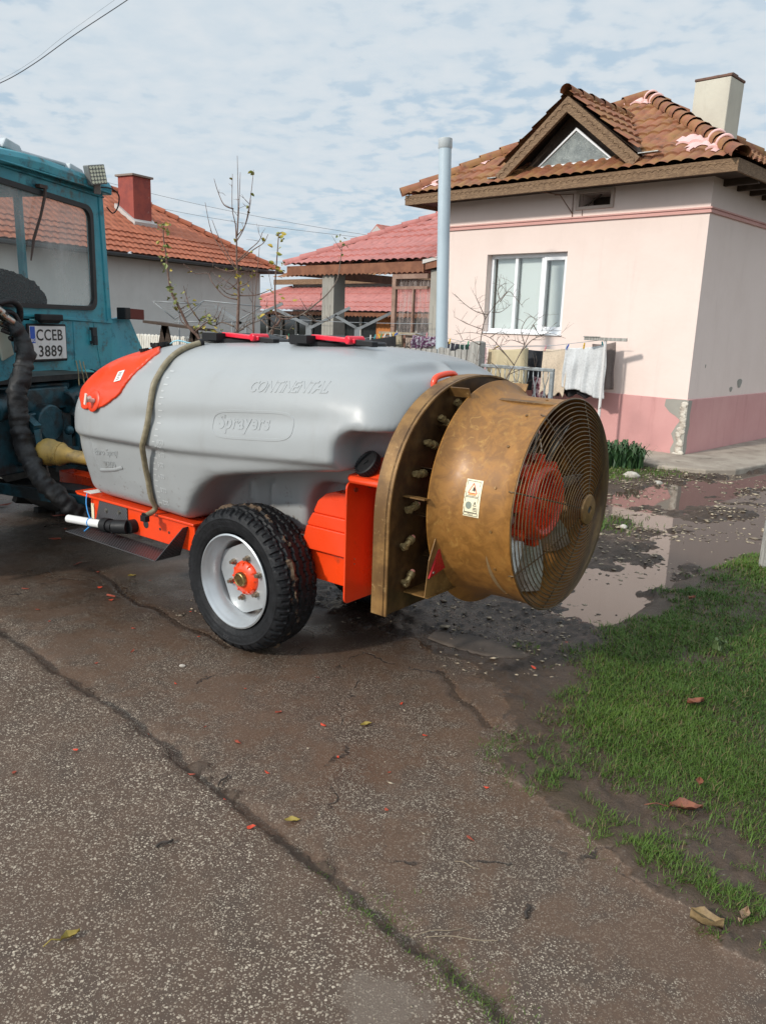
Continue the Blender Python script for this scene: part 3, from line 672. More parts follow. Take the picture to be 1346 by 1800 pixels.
mb = MB(); mb.box(-1.3635, -1.3585, .092, .0935, .41, .5); mb.prism([(-1.372, .089, .44), (-1.345, .089, .44), (-1.345, .089, .54), (-1.372, .089, .54)], (0, .004, 0)); mb.build('sticker', CREAM, SP)
mb = MB(); mb.prism([(-1.50, .12, .5875), (-1.40, .11, .5875), (-1.40, .20, .5875), (-1.49, .22, .5875)], (0, 0, .0015)); mb.build('sticker', STICKER, SP)
mb = MB(); mb.cyl((-1.50, .27, .66), (-1.42, .27, .66), .032, n=16); mb.cyl((-1.41, .2, .59), (-1.41, .2, .70), .02, n=12); mb.build('valve', BLACKPL, SP, smooth=40)
mb = MB(); mb.cyl((-1.525, .27, .66), (-1.502, .27, .66), .030, n=16); mb.build('valve_knob', mat('yellow_plastic', (.80, .42, .01), .4), SP, smooth=40)

# pump cover, side plates
mb = MB()
def cover(profile, y0): mb.prism([(x, y0, z) for x, z in profile], (0, 2 * (YC - y0), 0))
cover([(.318, .757), (.345, .81), (.395, .852), (.45, .870), (.648, .872), (.648, .748), (.325, .748)], .250)
cover([(.285, .695), (.30, .72), (.318, .7475), (.648, .7475), (.648, .682), (.285, .682)], .243)
cover([(.255, .575), (.285, .6815), (.648, .6815), (.648, .562), (.262, .562)], .235)
mb.build('pump_cover', ORANGE_PL, SP, smooth=30, bevel=.012, segs=3)
def rrect(y0, y1, z0, z1, r, x):
    pts = []
    for (cy_, cz_, a0) in ((y1 - r, z1 - r, 0), (y0 + r, z1 - r, 90), (y0 + r, z0 + r, 180), (y1 - r, z0 + r, 270)):
        for i in range(5): t = R(a0 + 22.5 * i); pts.append((x, cy_ + r * math.cos(t), cz_ + r * math.sin(t)))
    return pts
for s_ in (0, 1):
    Ym = lambda a: a if not s_ else 2 * YC - a
    mb = MB(); mb.prism([(x, Ym(y), z) for x, y, z in rrect(.10, .325, .395, .965, .028, .65)], (.010, 0, 0))
    mb.box(.6605, .945, min(Ym(.296), Ym(.308)), max(Ym(.296), Ym(.308)), .43, .975)
    mb.build('side_plate', ORANGE, SP, bevel=.003)
for y, z, r in ((.16, .925, .011), (.255, .93, .011), (.165, .60, .005), (.165, .575, .005)): mb = MB(); mb.cyl((.660, y, z), (.667 if r > .01 else .662, y, z), r, n=6); mb.build('bolt', STEEL, SP, smooth=30)
mb = MB(); mb.prism([(.655, .105, .972), (.70, .065, .972), (.93, .055, .975), (.93, .36, .985), (.64, .36, .985)], (0, 0, .032)); hw = mb.build('hand_wash_tank', ORANGE_PL, SP, smooth=30, bevel=.015, segs=3)
mb = MB(); mb.prism([(.70, .10, .98), (.70, .105, 1.006), (.70, .36, 1.14), (.70, .36, .98)], (.23, 0, 0)); mb.build('hand_wash_tank', ORANGE_PL, SP, bevel=.02, segs=3)
ax = Vector((-.22, -.74, .62)).normalized(); c0 = Vector((.755, .145, 1.045))
mb = MB(); mb.lathe([(0, .001), (0, .058), (.01, .062), (.036, .060), (.040, .054), (.034, .048), (.034, .001)], c0, ax, 40)
a_ = ax.orthogonal().normalized(); b__ = ax.cross(a_)
for i in range(28):
    t = 2 * math.pi * i / 28; d_ = a_ * math.cos(t) + b__ * math.sin(t); mb.cyl(c0 + d_ * .060 + ax * .008, c0 + d_ * .059 + ax * .036, .0040, n=6)
mb.obox(c0 + ax * .036, a_ * .012, b__ * .005, ax * .003); mb.build('hand_wash_cap', BLACKPL, SP, smooth=35)
mb = MB(); mb.tube(spline([(.90, .385, 1.36), (.90, .39, 1.42), (.90, .43, 1.44), (.90, .54, 1.445), (.90, .58, 1.40)]), .014, 10); mb.build('lifting_loop', ORANGE, SP, smooth=180)

# ------------------------------------------------------------------ fan unit
k = NT('brown_marbled_lacquer'); v = k.tc.outputs['Object']
n1 = k.noise(17, 7, .66, dist=.8); n2 = k.noise(22, 5, .6, dist=1.6); n3 = k.noise(4, 5, .6)
c = k.mix(k.ramp(n1, .36, .66), (.205, .088, .016), (.310, .138, .026))
c = k.mix(k.math('MULTIPLY', k.math('MULTIPLY', k.ramp(n2, .52, .68), k.ramp(n3, .36, .62)), .60), c, (.42, .23, .055))
c = k.mix(k.math('MULTIPLY', k.ramp(k.noise(3, 8, .7, k.coord((1, 1, .3))), .66, .80), .45), c, (.075, .034, .014))
k.put(k.p.inputs['Base Color'], c); k.put(k.p.inputs['Roughness'], k.ramp(n1, .3, .7, .42, .58)); k.p.inputs['Metallic'].default_value = .12; k.p.inputs['Coat Weight'].default_value = .12; k.p.inputs['Coat Roughness'].default_value = .30
k.bump(k.noise(5, 3, .5), .10, .03); LACQ = k.m
k = NT('rusty_plate'); v = k.tc.outputs['Object']
c = k.mix(k.ramp(k.noise(7, 7, .65), .38, .66), (.13, .065, .020), (.27, .145, .045))
c = k.mix(k.ramp(k.noise(40, 5, .7), .58, .72), c, (.34, .21, .085)); k.put(k.p.inputs['Base Color'], c); k.p.inputs['Roughness'].default_value = .48; k.p.inputs['Metallic'].default_value = .25
k.bump(k.noise(70, 4, .6), .12, .003); RUSTY = k.m
k = NT('brown_inner_plate'); k.put(k.p.inputs['Base Color'], k.mix(k.ramp(k.noise(8, 7, .65), .36, .68), (.045, .022, .009), (.115, .058, .020))); k.p.inputs['Roughness'].default_value = .42; k.p.inputs['Metallic'].default_value = .3; INNER = k.m
WIRE = mat('bronze_wire', (.115, .075, .045), .42, .5, col2=(.19, .12, .055), ns=14)
ZF = .914
def arch_outline(hw_, zb, zt, zs, n=40):
    pts = [(-hw_, zb)]
    for i in range(n + 1):
        t = math.pi - math.pi * i / n; c_, s_ = math.cos(t), math.sin(t)
        pts.append((hw_ * math.copysign(abs(c_) ** .92, c_), zs + (zt - zs) * abs(s_) ** .92))
    pts.append((hw_, zb)); return pts
out = arch_outline(.655, .462, 1.445, .86)
mb = MB(); mb.prism([(.985, YC + y, z) for y, z in out], (.008, 0, 0)); bp = mb.build('back_plate', INNER, SP, smooth=40)
mb = MB(); n = len(out); vs = []
for xx, off in ((.925, 0), (1.005, 0), (1.005, -.008), (.925, -.008)):
    for (y, z) in out:
        d = Vector((y, (z - .9) if z > .5 else 0)).normalized(); vs.append((xx, YC + y + d.x * off, z + d.y * off))
fs = []
for a in range(4):
    b = (a + 1) % 4
    for i in range(n - 1): fs.append((a * n + i, a * n + i + 1, b * n + i + 1, b * n + i))
mb.add(vs, fs); mb.build('edge_band', RUSTY, SP, smooth=40)
# fan drum
RD = .452
mb = MB(); mb.lathe([(1.085, .505), (1.087, .512), (1.094, .514), (1.104, .500), (1.122, .482), (1.150, .465), (1.19, .456), (1.25, RD), (1.40, RD), (1.425, RD + .003), (1.445, RD + .011), (1.452, RD + .013), (1.453, RD + .006), (1.44, RD - .002), (1.25, RD - .006), (1.19, .449), (1.15, .458), (1.118, .476), (1.098, .495), (1.088, .503)], (0, YC, ZF), (1, 0, 0), 128, True)
drum = mb.build('fan_drum', LACQ, SP, smooth=50)
for i in range(16):
    mb = MB(); t = 2 * math.pi * (i + .3) / 16; d_ = Vector((0, math.cos(t), math.sin(t))); c_ = Vector((1.36, YC, ZF)) + d_ * (RD - .002); mb.cyl(c_, c_ + d_ * .006, .006, n=8); mb.build('rivet', RUSTY, drum, smooth=40)
# longitudinal seam cover on top of the drum
t = R(112); d_ = Vector((0, -math.cos(R(75)), math.sin(R(75)))); mb = MB(); tg = Vector((0, d_.z, -d_.y)); c_ = Vector((1.30, YC, ZF)) + d_ * (RD + .004); mb.obox(c_, (.145, 0, 0), tg * .012, d_ * .004); mb.build('seam_strip', RUSTY, drum)
# grille
mb = MB(); GR = RD + .008
def dome(r): return 1.455 + .105 * (1 - (r / GR) ** 2)
nring = 25
for i in range(nring):
    r = .062 + (GR - .062) * i / (nring - 1); mb.torus((dome(r), YC, ZF), (1, 0, 0), r, .0026 if i < nring - 1 else .004, 96, 5)
for i in range(8):
    t = R(22 + 45 * i) + R(8); pts = []
    for j in range(11):
        r = .05 + (GR + .004 - .05) * j / 10; pts.append((dome(min(r, GR)) - .005, YC + r * math.cos(t), ZF + r * math.sin(t)))
    pts.append((1.43, YC + (GR + .008) * math.cos(t), ZF + (GR + .008) * math.sin(t))); mb.tube(pts, .0034, 6)
gril = mb.build('fan_grille', WIRE, SP, smooth=180)
mb = MB(); mb.lathe([(0, .001), (0, .060), (.010, .066), (.016, .062), (.020, .018), (.012, .016), (.012, .001)], (dome(.05) - .004, YC, ZF), (1, 0, 0), 36); mb.build('grille_hub', RUSTY, gril, smooth=40)
mb = MB(); mb.cyl((dome(.05) + .009, YC, ZF), (dome(.05) + .0125, YC, ZF), .015, n=16); mb.build('hub_hole', DARK, gril)
# rotor
mb = MB(); mb.lathe([(1.24, .10), (1.24, .168), (1.30, .176), (1.345, .176), (1.372, .165), (1.385, .145), (1.375, .122), (1.34, .112), (1.28, .108)], (0, YC, ZF), (1, 0, 0), 56, True)
mb.lathe([(1.27, .001), (1.27, .11), (1.29, .11), (1.29, .045), (1.36, .035), (1.36, .001)], (0, YC, ZF), (1, 0, 0), 32)
for i in range(8):
    t = 2 * math.pi * i / 8; d_ = Vector((0, math.cos(t), math.sin(t))); c_ = Vector((1.30, YC, ZF)) + d_ * .178; tg = Vector((0, -d_.z, d_.y)); mb.obox(c_, d_ * .030, (.04, 0, 0), tg * .022); mb.obox(c_ - d_ * .04 + Vector((.06, 0, 0)), d_ * .035, (.006, 0, 0), tg * .006)
rot = mb.build('fan_hub', ORANGE, SP, smooth=40, bevel=.004)
for i in range(8):
    t = 2 * math.pi * (i + .25) / 8; d_ = Vector((0, math.cos(t), math.sin(t)))
    for q in (0, 1): mb = MB(); c_ = Vector((1.285 + .035 * q, YC, ZF)) + d_ * .172; mb.cyl(c_, c_ + d_ * .016, .008, n=6); mb.build('clamp_bolt', BRASS, rot, smooth=30)
ALU = mat('aluminium_blade', (.62, .61, .56), .32, .65, col2=(.42, .40, .35), ns=12, rv=.08)
def blade_mesh():
    vs = []; n = 9; m = 7
    for s_ in (0, 1):
        for i in range(n):
            r = .19 + .245 * i / (n - 1); tw = -R(62 - 26 * i / (n - 1)); ch = .062 + .014 * math.sin(math.pi * i / (n - 1))
            for j in range(m):
                q = (j / (m - 1) - .5) * 2; camber = .014 * (1 - q * q); th = .0022 if s_ else -.0022
                a = q * ch; b = camber + th; vs.append((1.29 + a * math.cos(tw) - b * math.sin(tw), a * math.sin(tw) + b * math.cos(tw), r))
    fs = []; N = n * m
    for s_ in (0, 1):
        for i in range(n - 1):
            for j in range(m - 1): fs.append(tuple(s_ * N + x for x in (i * m + j, i * m + j + 1, (i + 1) * m + j + 1, (i + 1) * m + j)))
    for i in range(n - 1):
        for j in (0, m - 1): fs.append((i * m + j, (i + 1) * m + j, N + (i + 1) * m + j, N + i * m + j))
    for j in range(m - 1):
        for i in (0, n - 1): fs.append((i * m + j, i * m + j + 1, N + i * m + j + 1, N + i * m + j))
    return vs, fs
bv_, bf_ = blade_mesh(); me = bpy.data.meshes.new('fan_blade'); me.from_pydata(bv_, [], bf_); fixnormals(me); me.materials.append(ALU); me.polygons.foreach_set('use_smooth', [True] * len(me.polygons)); me.set_sharp_from_angle(angle=R(40))
for i in range(8):
    o = bpy.data.objects.new('fan_blade', me); COL.objects.link(o); o.parent = SP; o.location = (0, YC, ZF); o.rotation_euler = (2 * math.pi * i / 8 + R(184), 0, 0)
mb = MB(); mb.cyl((.99, YC, ZF), (1.25, YC, ZF), .14, .11, 28); mb.box(1.02, 1.06, YC - .30, YC - .12, ZF - .25, ZF - .02); mb.build('gearbox', mat('red_gearbox', (.45, .03, .02), .4), SP, smooth=40)
mb = MB()
for i in range(14):
    t = 2 * math.pi * i / 14 + .1; d_ = Vector((0, math.cos(t), math.sin(t))); c_ = Vector((1.06, YC, ZF)) + d_ * .34; mb.obox(c_, d_ * .12, (.07, .0, 0), (Vector((.0, -d_.z, d_.y)) + d_ * .3).normalized() * .002)
mb.build('air_guide', INNER, SP)
# nozzles on the plate
NZ = MB(); NZ.cyl((0, 0, 0), (.012, 0, 0), .012, n=10); NZ.cyl((.012, 0, 0), (.030, 0, 0), .016, n=6); NZ.cyl((.02, 0, 0), (.02, .042, .012), .0135, n=10); NZ.cyl((.02, .030, .009), (.02, .052, .015), .018, n=12); NZ.cyl((.02, -.018, -.005), (.02, 0, 0), .011, n=10)
nz0 = NZ.build('nozzle', mat('bronze_fitting', (.40, .29, .13), .4, .55, col2=(.24, .17, .08), ns=30), SP, smooth=40)
nzc = MB(); nzc.cyl((.02, .052, .015), (.02, .064, .0185), .013, .010, n=12); nc0 = nzc.build('nozzle_cap', mat('pinkish_nozzle_tip', (.70, .27, .20), .45), nz0, smooth=40)
nang = [(-.545, -.30), (-.565, -.135), (-.545, .02), (-.50, .165), (-.425, .29), (-.325, .385), (-.205, .445)]
allnz = [(y, z, 0) for y, z in nang] + [(-y, z, 1) for y, z in nang]
for i, (y, z, fl) in enumerate(allnz):
    o = nz0 if i == 0 else nz0.copy()
    cc = nc0 if i == 0 else nc0.copy()
    if i: COL.objects.link(o); COL.objects.link(cc); o.parent = SP; cc.parent = o
    o.location = (.993, YC + y * .97, ZF - .03 + z); a = math.atan2(z, y); o.rotation_euler = (a + R(180) + R(20) if False else a, 0, 0)
    o.rotation_euler = (math.atan2(-z, -y), 0, 0); o.scale = (.98, .98, .98)
# stand-off brackets, bottom shelf, fin with reflector
for (t, w_) in ((118, .10), (175, .10), (62, .10), (5, .10)):
    mb = MB(); d_ = Vector((0, math.cos(R(t)), math.sin(R(t)))); c_ = Vector((1.045, YC, ZF)) + d_ * .53; tg = Vector((0, -d_.z, d_.y)); mb.obox(c_, (.055, 0, 0), d_ * .022, tg * .003); mb.build('spacer_bracket', RUSTY, SP)
for s_ in (0, 1):
    mb = MB(); Ym = lambda a: a if not s_ else 2 * YC - a
    mb.box(.99, 1.12, min(Ym(.10), Ym(.32)), max(Ym(.10), Ym(.32)), .535, .541); mb.build('shelf_bracket', RUSTY, SP)
    mb = MB(); mb.prism([(1.115, Ym(.085), .5415), (1.115, Ym(.34), .5415), (1.115, Ym(.30), .74), (1.115, Ym(.235), .86), (1.115, Ym(.16), .82), (1.115, Ym(.105), .70)], (-.004, 0, 0)); mb.build('shelf_fin', RUSTY, SP)
for s_ in (0, 1):
    Ym = lambda a: a if not s_ else 2 * YC - a
    mb = MB(); mb.prism([(1.1155, Ym(.10), .625), (1.1155, Ym(.245), .655), (1.1155, Ym(.205), .80)], (.007, 0, 0)); rf = mb.build('reflector', mat('red_reflector', (.42, .01, .02), .25, col2=(.30, .008, .012), ns=80, coat=.5), SP)
    mb = MB(); mb.cyl((1.122, Ym(.13), .645), (1.126, Ym(.13), .645), .006, n=8); mb.cyl((1.122, Ym(.20), .77), (1.126, Ym(.20), .77), .006, n=8); mb.build('screw', STEEL, rf)
# warning label bent round the drum
def on_drum(x, t, off=.0): return Vector((x, YC - math.cos(t) * (RD + off), ZF + math.sin(t) * (RD + off)))
def drum_patch(mb, x0, x1, a0, a1, off, n=10):
    vs = []
    for i in range(n + 1):
        t = a0 + (a1 - a0) * i / n; vs += [on_drum(x0, t, off), on_drum(x1, t, off)]
    mb.add(vs, [(2 * i, 2 * i + 1, 2 * i + 3, 2 * i + 2) for i in range(n)])
LX0, LX1, LA0, LA1 = 1.222, 1.302, R(-1), R(18.2)
mb = MB(); drum_patch(mb, LX0, LX1, LA0, LA1, .0015, 16); lab = mb.build('warning_label', CREAM, SP)
def lu(u, v): return (LX0 + (LX1 - LX0) * u, LA0 + (LA1 - LA0) * v)
def lpoly(mb, pts, off=.0022):
    vs = [on_drum(*lu(u, v), off) for u, v in pts]; mb.add(vs, [tuple(range(len(vs)))])
def lline(mb, pts, wd_=.012, off=.0024, asp=1.85):
    for (a, b) in zip(pts[:-1], pts[1:]):
        du, dv = b[0] - a[0], (b[1] - a[1]) * asp; L = math.hypot(du, dv); nx_, ny_ = -dv / L * wd_, du / L * wd_ / asp
        lpoly(mb, [(a[0] - nx_, a[1] - ny_), (b[0] - nx_, b[1] - ny_), (b[0] + nx_, b[1] + ny_), (a[0] + nx_, a[1] + ny_)], off)
mb = MB()
lline(mb, [(.13, .55), (.87, .55), (.87, .955), (.13, .955), (.13, .55)]); lline(mb, [(.13, .12), (.87, .12), (.87, .52), (.13, .52), (.13, .12)]); lline(mb, [(.1, .03), (.9, .03), (.9, .10), (.1, .10), (.1, .03)])
lline(mb, [(.63, .30), (.80, .30), (.715, .42), (.63, .30)], .010)
lpoly(mb, [(.50, .72), (.56, .70), (.62, .66), (.64, .74), (.58, .80), (.50, .79)]); lpoly(mb, [(.44, .68), (.52, .70), (.50, .74)])
lline(mb, [(.715, .33), (.715, .385)], .012)
for y0 in (.245, .21, .17): lline(mb, [(.62, y0), (.83, y0)], .016)
vs, fs = text_mesh('FOLLA', .062, 0); mb.add([on_drum(*lu(.34 + a * 1.7, .044 + b * 1.0), .0024) for a, b, c_ in vs], fs)
mb.build('printing', INK, lab)
mb = MB(); lline(mb, [(.24, .63), (.76, .63), (.50, .90), (.24, .63)], .022); lline(mb, [(.25, .585), (.72, .585)], .012); mb.build('warning_triangle', SIGNRED, lab)
mb = MB(); lpoly(mb, [(.38, .30)] and [(.36 + .17 * math.cos(q) * (1 + .12 * (i % 2)), .30 + .095 * math.sin(q) * (1 + .12 * (i % 2))) for i, q in enumerate(np.linspace(0, 2 * math.pi, 32)[:-1])]); mb.build('fan_symbol', mat('grey_green_ink', (.22, .25, .20), .5), lab)
mb = MB(); lline(mb, [(.30, .605), (.70, .605)], .016, .0026); mb.build('label_stripe', SIGNYEL, lab)
# paint runs on the drum
mb = MB()
for (x0, a0, a1, w_) in ((1.33, -22, -64, .010), (1.43, -34, -66, .008)):
    vs = []
    for i in range(13):
        f_ = i / 12; t = R(a0 + (a1 - a0) * f_); ww = w_ * math.sin(math.pi * min(.95, f_ * .9 + .08)) ; xx = x0 + .05 * f_ * f_
        vs += [on_drum(xx - ww, t, .0008), on_drum(xx + ww, t, .0008)]
    mb.add(vs, [(2 * i, 2 * i + 1, 2 * i + 3, 2 * i + 2) for i in range(12)])
mb.build('bare_streak', mat('scraped_lacquer', (.30, .20, .10), .4, .3), drum)

# ------------------------------------------------------------------ wheels
k = NT('tyre_rubber'); v = k.tc.outputs['Object']; a = k.attr('mud'); md = k.sep(a.outputs['Color'])[0]
ms = k.ramp(k.math('ADD', md, k.math('MULTIPLY', k.math('SUBTRACT', k.noise(34, 5, .65), .5), .9)), .42, .58)
rub = k.mix(k.ramp(k.noise(12, 6, .65), .4, .7), (.006, .0065, .0075), (.014, .0145, .016))
k.put(k.p.inputs['Base Color'], k.mix(ms, rub, k.mix(k.noise(26, 5, .6), (.055, .036, .022), (.145, .098, .062))))
k.put(k.p.inputs['Roughness'], k.math('ADD', k.ramp(k.noise(9, 4, .6), .3, .7, .50, .66), k.math('MULTIPLY', ms, .15))); k.p.inputs['Specular IOR Level'].default_value = .28
k.bump(k.math('ADD', k.math('MULTIPLY', k.noise(60, 5, .65), .5), k.math('MULTIPLY', ms, k.noise(45, 5, .7))), .55, .010); TYREM = k.m
def tyre_arrays():
    Ro, Wd = .375, .262
    na, npf = 384, 52
    # cross-section by arclength: bead (outer face, y=0 side) -> shoulder -> crown -> shoulder -> bead
    prof = [(.022, .246), (.010, .262), (.003, .285), (-.002, .310), (.001, .333), (.012, .350), (.030, .362), (.055, .369), (.095, .3735), (.131, Ro), (.167, .3735), (.207, .369), (.232, .362), (.250, .350), (.261, .333), (.264, .310), (.259, .285), (.252, .262), (.240, .246)]
    P = np.array([tuple(q) for q in spline([(a_, b_, 0) for a_, b_ in prof], 4)])[:, :2]; s = np.arange(len(P))
    npf = len(P)
    V = np.zeros((na, npf, 3)); mud = np.zeros((na, npf))
    nx_ = np.gradient(P[:, 1]); ny_ = -np.gradient(P[:, 0]); L = np.hypot(nx_, ny_); nx_, ny_ = nx_ / L, ny_ / L   # outward-ish normal (w, r)
    if ny_[npf // 2] < 0: nx_, ny_ = -nx_, -ny_
    yv = P[:, 0] - .131
    for i in range(na):
        th = 2 * math.pi * i / na; d = np.zeros(npf)
        zig = .006 * (2 * abs(((i / 6.0) % 2) - 1) - 1)
        tread = np.abs(yv) < .118
        for gy in (-.072, -.024, .024, .072): d = np.where(np.abs(yv - gy - zig) < .0062, -.011, d)
        lug = (i % 12) < 3
        sh = (np.abs(yv) > .086) & (P[:, 1] > .330)
        if lug: d = np.where(sh, -.010 * sstep(.326, .345, P[:, 1]), d)
        small = (i % 12) in (7, 8)
        if small: d = np.where(sh & (np.abs(yv) > .094) & (np.abs(yv) < .122), -.006, d)
        d = np.where((P[:, 1] > .318) & (P[:, 1] < .322), d + .0025, d); d = np.where((P[:, 1] > .276) & (P[:, 1] < .284), d + .002, d)
        m = np.array([mnoise.fractal(Vector((math.cos(th) * 5, math.sin(th) * 5, y * 22)), 1., 2., 4) for y in yv])
        mk = np.exp(-((yv + .034 + .016 * math.sin(3 * th + 1)) / .042) ** 2) * (.62 + .38 * mnoise.noise(Vector((math.cos(th) * 2.2, math.sin(th) * 2.2, 3)))) + m * .62 - .24
        mk = np.where((P[:, 1] < .352), mk - .6, mk)
        mk = np.clip(mk, 0, 1); mud[i] = mk
        d = d + sstep(.35, .75, mk) * (.010 + .006 * m)
        w_ = P[:, 0] + nx_ * d; r = P[:, 1] + ny_ * d
        V[i, :, 0] = r * math.cos(th); V[i, :, 1] = w_; V[i, :, 2] = r * math.sin(th)
    I = np.arange(na * npf).reshape(na, npf); J = np.roll(I, -1, 0)
    F = np.stack([I[:, :-1], I[:, 1:], J[:, 1:], J[:, :-1]], -1).reshape(-1, 4)
    mm = mud.reshape(-1); return V.reshape(-1, 3), F, np.stack([mm, mm, mm, np.ones_like(mm)], -1)
tv, tf, tm = tyre_arrays()
mb = MB(); mb.lathe([(.008, .244), (.004, .236), (.012, .231), (.020, .226), (.032, .222), (.050, .205), (.10, .196), (.16, .196), (.20, .206), (.235, .222), (.255, .240), (.258, .246), (.245, .248), (.225, .228), (.19, .212), (.16, .202), (.10, .202), (.055, .211), (.035, .228), (.02, .24)], (0, 0, 0), (0, 1, 0), 72, True)
wheel = mb.build('wheel', SILVER, SP, smooth=50); wheel.location = (0, 0, .375)
tyre = arrmesh('tyre', tv, tf, TYREM, wheel, smooth=40, attrs=[('mud', 'POINT', tm)], fix=True)
mb = MB(); disc = []
for i in range(48):
    t = 2 * math.pi * i / 48; q = 2 * math.pi / 4; c4 = abs(math.cos(2 * t)); rd_ = min(.1955, .172 / math.cos((t + .35) % (math.pi / 2) - math.pi / 4)); disc.append((math.cos(t) * rd_, .098, math.sin(t) * rd_))
mb.prism(disc, (0, .010, 0)); mb.build('wheel_disc', SILVER, wheel, bevel=.003)
mb = MB(); mb.lathe([(.098, .090), (.092, .088), (.080, .076), (.072, .052), (.070, .044), (.070, .001)], (0, 0, 0), (0, 1, 0), 40)
for i in range(12):
    t = 2 * math.pi * i / 12; d_ = Vector((math.cos(t), 0, math.sin(t))); mb.obox(Vector((0, .084, 0)) + d_ * .066, d_ * .018, (Vector((-d_.z, 0, d_.x))) * .0035, Vector((0, .008, 0)) + d_ * .004)
mb.build('hub', ORANGE, wheel, smooth=35)
mb = MB(); mb.lathe([(.072, .038), (.054, .037), (.048, .034), (.046, .030), (.050, .027), (.050, .001)], (0, 0, 0), (0, 1, 0), 28); mb.bar((-.018, .0495, -.012), (.018, .0495, .012), .007, .004, (0, 1, 0)); mb.build('hub_cap', BRASS, wheel, smooth=35)
mb = MB(); mb.cyl((0, .098, 0), (0, .082, 0), .0155, n=6); mb.cyl((0, .084, 0), (0, .066, 0), .0095, n=12); ln0 = mb.build('lug_nut', mat('bronze_nut', (.30, .24, .18), .4, .9), wheel, smooth=30)
for i in range(6):
    o = ln0 if i == 0 else ln0.copy()
    if i: COL.objects.link(o); o.parent = wheel
    t = 2 * math.pi * i / 6 + .35; o.location = (.108 * math.cos(t), 0, .108 * math.sin(t))
def copy_tree(o, parent):
    c = o.copy(); COL.objects.link(c); c.parent = parent
    for ch in [q for q in o.children]: copy_tree(ch, c)
    return c
w2 = copy_tree(wheel, SP); w2.location = (0, 2 * YC, .375); w2.rotation_euler = (0, 0, math.pi)
mb = MB()
def side_text(mb, body, size, rad, mid):
    vs, fs = text_mesh(body, size, .0006); wid = max(q[0] for q in vs)
    out_ = []
    for a_, b_, e in vs:
        th = R(mid) + (a_ - wid / 2) / rad; r = rad - b_ ; out_.append((r * math.cos(th), -.0028 if e > 0 else .002, r * math.sin(th)))
    mb.add(out_, fs)
side_text(mb, '200', .030, .312, 262); mb.build('sidewall_lettering', mat('grey_rubber', (.05, .05, .052), .5), tyre)
# ------------------------------------------------------------------ tractor (local x = across, towards its right side; y = forwards; z up; origin below the rear right cab corner)
TR = thing('tractor', 'old teal tractor with scratched paint seen from its rear, hitched to the sprayer', 'tractor', (-2.2, 6.2, 0), math.atan2(.951, .309))
k = NT('scratched_teal_paint'); v = k.tc.outputs['Object']
c = k.mix(k.ramp(k.noise(2.5, 6, .6), .35, .68), (.028, .240, .315), (.045, .295, .345))
c = k.mix(k.ramp(k.noise(7, 8, .72), .52, .66), c, (.013, .100, .135))
c = k.mix(k.ramp(k.noise(24, 7, .75, k.coord((1, 1, 2.4))), .635, .67), c, (.075, .038, .020))
c = k.mix(k.math('MULTIPLY', k.ramp(k.noise(3, 6, .7), .48, .66), k.ramp(k.noise(18, 6, .7), .42, .58)), c, (.085, .070, .050))
k.put(k.p.inputs['Base Color'], c); k.put(k.p.inputs['Roughness'], k.ramp(k.noise(6, 5, .6), .3, .7, .32, .55)); k.bump(k.noise(18, 6, .65), .12, .01); TEAL = k.m
OILY = mat('oily_blue_iron', (.016, .075, .100), .42, .2, col2=(.018, .022, .024), ns=7, nr=(.38, .6), bump=(16, .3, .02), dirt=((.045, .09, .11), 12, .62, .78))
GREYROOF = mat('pale_roof_plastic', (.52, .55, .57), .5, col2=(.40, .43, .44), ns=5)
SEAL = mat('rubber_seal', (.010, .011, .012), .5, dirt=((.06, .05, .04), 9, .6, .8))
k = NT('dusty_glass'); t_ = k.new('ShaderNodeBsdfTransparent'); t_.inputs[0].default_value = (.80, .86, .85, 1); gl = k.new('ShaderNodeBsdfGlossy'); gl.inputs['Roughness'].default_value = .06
df = k.new('ShaderNodeBsdfDiffuse'); df.inputs[0].default_value = (.52, .53, .50, 1); m1 = k.new('ShaderNodeMixShader'); m2 = k.new('ShaderNodeMixShader')
dust = k.math('ADD', .26, k.math('MULTIPLY', k.ramp(k.noise(4, 7, .7, k.coord((1, 1, .5))), .35, .75), .26)); dust = k.math('ADD', dust, k.math('MULTIPLY', k.ramp(k.noise(60, 4, .7, k.coord((1, 1, .45))), .62, .72), .25))
wp = k.new('ShaderNodeVectorMath', operation='DISTANCE'); k.l(k.tc.outputs['Object'], wp.inputs[0]); wp.inputs[1].default_value = (-.85, 0, 1.72); dust = k.math('MULTIPLY', dust, k.ramp(k.math('ADD', wp.outputs['Value'], k.math('MULTIPLY', k.noise(6, 4, .6), .15)), .42, .62, .12, 1.))
fr = k.new('ShaderNodeFresnel'); fr.inputs[0].default_value = 1.45
k.l(dust, m1.inputs[0]); k.l(t_.outputs[0], m1.inputs[1]); k.l(df.outputs[0], m1.inputs[2]); k.l(k.math('MULTIPLY', fr.outputs[0], .8), m2.inputs[0]); k.l(m1.outputs[0], m2.inputs[1]); k.l(gl.outputs[0], m2.inputs[2]); k.l(m2.outputs[0], k.out.inputs[0]); DGLASS = k.m

XL = -1.38
def zt(x): return 2.535 + .085 * (-(x - .1))**1 * .9 if x > -.64 else 2.535 + .085 * .74 * .9 - .0 * x        # crowned roof edge
